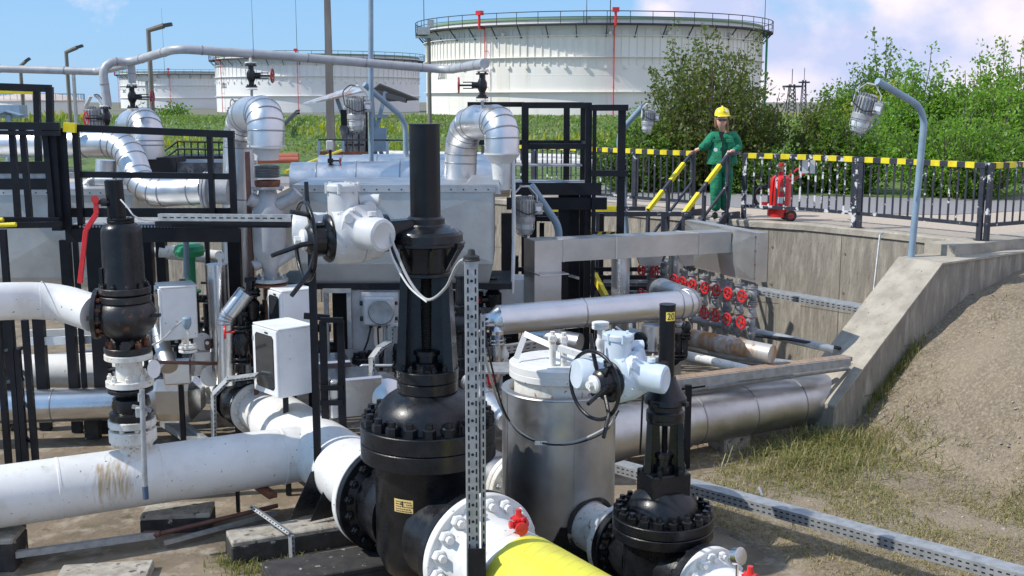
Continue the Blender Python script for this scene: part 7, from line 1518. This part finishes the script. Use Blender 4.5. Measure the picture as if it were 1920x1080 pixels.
clad('clad_bend', [at(300, 610, 12.4), at(302, 640, 12.3), at(318, 690, 12.0)], .09, 'small silver bend under the white cabinet beside the relief valve', bend=.2, n=3, m_='alud')
# inverted-L perforated trays
def ltray(pts, w, label): 
    root = thing('perforated_tray', label, 'tray', V(pts[-1])); m = MB(); s_ = MB()
    for a, b in zip(pts[:-1], pts[1:]):
        a = V(a); b = V(b); m.beam(a, b, .02, w, up=(.5, -.8, 0)); d_ = (b - a).normalized(); L_ = (b - a).length; k = .02
        x = d_.cross(V((.5, -.8, 0))).normalized(); n_ = x.cross(d_).normalized(); m.beam(a + x * .012, b + x * .012, .003, w * 1.25, up=(.5, -.8, 0)); m.beam(a - x * .012, b - x * .012, .003, w * 1.25, up=(.5, -.8, 0))
        while k < L_ - .02: s_.beam(a + d_ * k + n_ * (w / 2 + .002), a + d_ * (k + .02) + n_ * (w / 2 + .002), .01, .002, up=n_); k += .045
    k0 = len(m.v); m.v += s_.v; m.f += [[i + k0 for i in f] for f in s_.f]; m.m += [1] * len(s_.f); m.build('profile', [M['galv'], M['dark']], root); return root
ltray([at(482, 704, 11.2), at(428, 711, 11.3), at(400, 740, 11.3), V((at(398, 815, 11.3).x, 11.3, .1))], .08, 'galvanised perforated tray bent down beside the black check valve')
ltray([at(755, 610, 11.6), at(733, 612, 11.6), at(732, 640, 11.6), at(712, 652, 11.4), at(697, 672, 11.3), V((at(700, 780, 11.2).x, 11.2, .5))], .08, 'galvanised perforated tray bent down left of the largest valve yoke')
ltray([at(474, 951, 10.0), at(546, 1002, 9.55), V((at(549, 1080, 9.55).x, 9.55, -.02))], .07, 'slotted galvanised bracket bent down to the floor at the bottom centre left')
m = MB(); m.beam(atz(310, 790, .1), atz(390, 842, .1), .16, .08); m.beam(atz(335, 790, .13), atz(400, 838, .13), .05, .1); one(m, 'floor_tray', M['galv'], 'galvanised tray lying on the floor between the flanged valve and white main', 'tray')
# floor rails at the bottom left
a = atz(-60, 1052, .12); b = atz(290, 1003, .12); c = atz(520, 948, .12)
m = MB(); m.beam(a, b, .05, .06); one(m, 'floor_channel', M['galv'], 'grey channel low above the floor at the bottom left', 'channel')
m = MB(); m.cyl(b, c, .022, seg=12); m.cyl(b - V((.1, 0, -.01)), b + V((.05, 0, .01)), .03, seg=12); one(m, 'brown_pipe', M['rustbrown'], 'thin brown pipe low above the floor under the white branch', 'pipe')
m = MB(); m.beam(b - V((-.1, .05, .06)), c - V((.0, .05, .06)), .03, .04); one(m, 'floor_angle', M['galv'], 'thin galvanised angle under the brown pipe', 'angle')
m = MB(); m.beam(at(512, 930, 10.4), at(480, 908, 10.7), .09, .05); one(m, 'rusty_bracket', M['rust'], 'rusty bracket end beside the brown pipe', 'bracket')
m = MB(); q = atz(447, 960, .0); m.box((q.x, q.y, .2), (.035, .035, .4)); one(m, 'short_post', M['blacksteel'], 'short black rod under the white branch near the tee', 'post')
# red wheels and small black parts near the middle
for (px, py, Y, ax, R2, lb) in ((644, 716, 11.5, (1, -.15, 0), .085, 'red handwheel seen through the black ladder'), (922, 705, 11.8, (1, -.4, 0), .10, 'red handwheel right of the slotted strut')):
    q = at(px, py, Y); ax = V(ax).normalized(); root = thing('wheel_valve', lb, 'valve', q); m = MB(); m.torus(q, ax, R2, .016, 24, 7); x_, y_, _ = frame(ax)
    for k in range(3): m.cyl(q, q + (x_ * math.cos(k * 2.1) + y_ * math.sin(k * 2.1)) * R2, .010, seg=6)
    m.build('handwheel', M['red'], root); m = MB(); s_ = 1 if px < 700 else -1; m.cyl(q, q + ax * (.3 * s_), .015); m.rbox(q + ax * (.36 * s_), (.16, .12, .13), b=.02); m.lathe(q + ax * (.36 * s_) - V((0, 0, .2)), (0, 0, 1), [(.12, 0), (.12, .03), (.07, .04), (.07, .14)], 20); m.build('body', M['black'], root)
m = MB(); q = at(725, 745, 11.2); m.lathe(q, (.3, -.95, 0), [(.20, -.3), (.2, 0), (.06, .12), (.01, .13)], 30); one(m, 'silver_end_cap', M['alu'], 'cone ended silver pipe cap just left of the largest valve bonnet', 'pipe cap')
m = MB(); q = at(600, 680, 12.2); m.cyl(q - V((0, 0, .1)), q + V((0, 0, .06)), .03, seg=10); m.cyl(q + V((0, 0, .06)), q + V((0, 0, .1)), .045, seg=12); one(m, 'brown_gauge', M['rust'], 'small rusty fitting on the silver box behind the black ladder', 'fitting')
# dense dark piping and steelwork behind, under casing and platforms
root = thing('pipe_rack', 'dark steel pipe rack with many uprights in the shade behind the white cabinets', 'rack', V((at(560, 640, 13.8).x, 13.8, 0)))
for px, Y, y0, w_ in ((250, 14, 545, .1), (285, 14.4, 450, .12), (310, 14.4, 450, .12), (395, 14.3, 450, .05), (475, 13.9, 520, .1), (585, 13.6, 540, .12), (775, 13.6, 545, .12), (850, 13.6, 545, .1), (905, 13.8, 545, .1), (950, 14.6, 400, .14), (965, 14.2, 480, .1)):
    x = at(px, 600, Y).x; rail(root, (x, Y, 0), (x, Y, at(px, y0, Y).z), w_, w_, 'upright')
for px0, px1, py, Y in ((230, 480, 560, 14.2), (480, 620, 615, 13.7), (740, 960, 640, 13.6), (760, 960, 700, 13.5), (240, 470, 610, 14.2)): rail(root, at(px0, py, Y), at(px1, py, Y), .08, .09, 'crossbar')
k = 0
for (x0_, y0_, x1_, y1_, Y, r_, mm, lb) in ((430, 610, 480, 700, 13.0, .05, 'black', 'slanting black pipe in the shade behind the bent silver pipe'), (200, 480, 330, 470, 14.6, .07, 'castgrey', 'pale horizontal pipe under the left platform'), (300, 472, 470, 488, 14.4, .09, 'dirtywhite', 'stained pale pipe behind the green valve head'),
        (455, 590, 480, 830, 12.6, .035, 'galv', 'thin grey upright pipe by the black small valve'), (770, 590, 965, 610, 13.3, .09, 'alud', 'dull silver pipe behind the black yoke'), (740, 760, 930, 700, 12.6, .12, 'alud', 'dull silver pipe low behind the largest valve'), (230, 720, 480, 655, 14.2, .10, 'alud', 'dull silver pipe low in the shade behind the jacket boxes'), (500, 640, 640, 655, 13.2, .08, 'blackr', 'black pipe behind the nearest cabinet'), (-60, 690, 240, 660, 14.8, .08, 'alud', 'dull silver pipe low behind the left columns')):
    spipe([at(x0_, y0_, Y), at(x1_, y1_, Y + .1)], r_, mm, lb, name='shaded_pipe')
for i, (px, py, Y) in enumerate(((500, 600, 13.0), (345, 560, 13.8), (438, 500, 14.2), (790, 640, 13.2), (845, 700, 12.9), (925, 560, 13.0), (560, 590, 13.2), (680, 700, 12.2), (755, 715, 12.0), (880, 640, 12.9), (465, 610, 12.7), (1010, 560, 14.4))):
    q = at(px, py, Y); m = MB(); m.cyl(q - V((0, 0, .3)), q + V((0, 0, .25)), .045); m.lathe(q, (0, 0, 1), [(.05, -.16), (.10, -.08), (.10, .06), (.05, .12)], 18)
    for z_ in (-.2, -.165, .12, .155): m.flange(q + V((0, 0, z_)), (0, 0, 1), .12, .028, 8, .10, .013, .018, seg=20)
    m.cyl(q, q + V((-.15, -.08, 0)), .045, seg=12)
    where = ['behind the nearest cabinet', 'behind the green valve head', 'left of the middle riser', 'seen between the black yoke legs', 'low behind the largest valve bonnet', 'beside the slotted strut top', 'under the big handwheel', 'behind the perforated tray', 'left of the largest yoke foot', 'right of the black yoke', 'behind the bent silver pipe', 'behind the square duct leg'][i]
    root = thing('small_flanged_valve', 'small dark flanged valve in the shade ' + where, 'valve', q); m.build('body', M['black' if i % 3 else 'blackr'], root)
    if i in (1, 2, 5): m = MB(); m.torus(q + V((-.2, -.1, 0)), (.9, .4, 0), .06, .012, 18, 6); m.cyl(q + V((-.2, -.1, 0)), q + V((-.12, -.06, 0)), .012); m.build('handwheel', M['red'], root)
# welded small-bore pipework filling the shaded bays
rb = random.Random(21)
for (xa_, xb_, ya_, yb_, Ya, Yb, n_, lb) in ((385, 480, 500, 690, 12.7, 13.6, 11, 'tangle of small dark and silver pipes between the bent silver pipe and middle riser'), (600, 760, 640, 760, 12.0, 12.9, 10, 'tangle of small pipes below the cabinet with the round lid'), (860, 960, 590, 760, 11.9, 13.2, 10, 'tangle of small pipes right of the slotted strut, under the bright silver pipe'), (1150, 1290, 600, 690, 13.0, 13.8, 9, 'tangle of small pipes behind the tube with the yellow number'), (250, 330, 560, 720, 12.8, 14.0, 8, 'tangle of small pipes behind the flanged valve stack'), (780, 860, 560, 700, 12.4, 13.4, 7, 'tangle of small pipes seen through the black yoke')):
    c_ = at((xa_ + xb_) / 2, yb_, Ya); root = thing('small_pipework', lb, 'pipework', V((c_.x, c_.y, 0)))
    for i in range(n_):
        x = rb.uniform(xa_, xb_); Y = rb.uniform(Ya, Yb); y0 = rb.uniform(ya_, (ya_ + yb_) / 2); y1 = rb.uniform((ya_ + yb_) / 2, yb_); rr_ = rb.choice((.015, .02, .03, .045)); mm_ = rb.choice(('black', 'black', 'blacksteel', 'galv', 'alud', 'blackr', 'dirtywhite', 'chrome'))
        a = at(x, y0, Y); b = V((a.x, Y, at(x, y1, Y).z)); s_ = rb.choice((-1, 1)); m = MB()
        if i % 3 == 0: m.tube([a, b], rr_, 10)
        elif i % 3 == 1: m.tube([a, b, b + V((s_ * rb.uniform(.2, .6), .05, 0))], rr_, 10, bend=rr_ * 2.5)
        else: m.tube([a + V((s_ * rb.uniform(.15, .5), 0, 0)), a, b, b + V((0, rb.uniform(-.4, .3), 0))], rr_, 10, bend=rr_ * 2.5)
        t_ = a.lerp(b, rb.uniform(.2, .8))
        if rr_ > .018:
            for e_ in (-.02, .008): m.flange(t_ + V((0, 0, e_ * 1.4)), (0, 0, 1), rr_ * 2.2, .018, 6, rr_ * 1.75, .007, .012, seg=16)
            if i % 2: m.lathe(t_ + V((0, 0, .03)), (0, 0, 1), [(rr_, 0), (rr_ * 1.9, .05), (rr_ * 1.9, .09), (rr_, .14)], 14)
        m.build('pipe', M[mm_], root)
# timber/low silver tank behind left
m = MB(); q = at(360, 312, 16.0); m.box(q, (1.1, 1.0, .16)); 
for i in range(10): p_ = at(322 + i * 8, 318, 15.5); m.cyl(p_ - V((0, 0, .22)), p_, .018, seg=6)
one(m, 'valve_box', M['boxgrey'], 'grey box with a row of small rods behind the left platform rails', 'box')
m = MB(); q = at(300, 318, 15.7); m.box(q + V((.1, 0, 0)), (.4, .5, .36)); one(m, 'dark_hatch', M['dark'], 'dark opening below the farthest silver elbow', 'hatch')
bpy.context.view_layer.update()
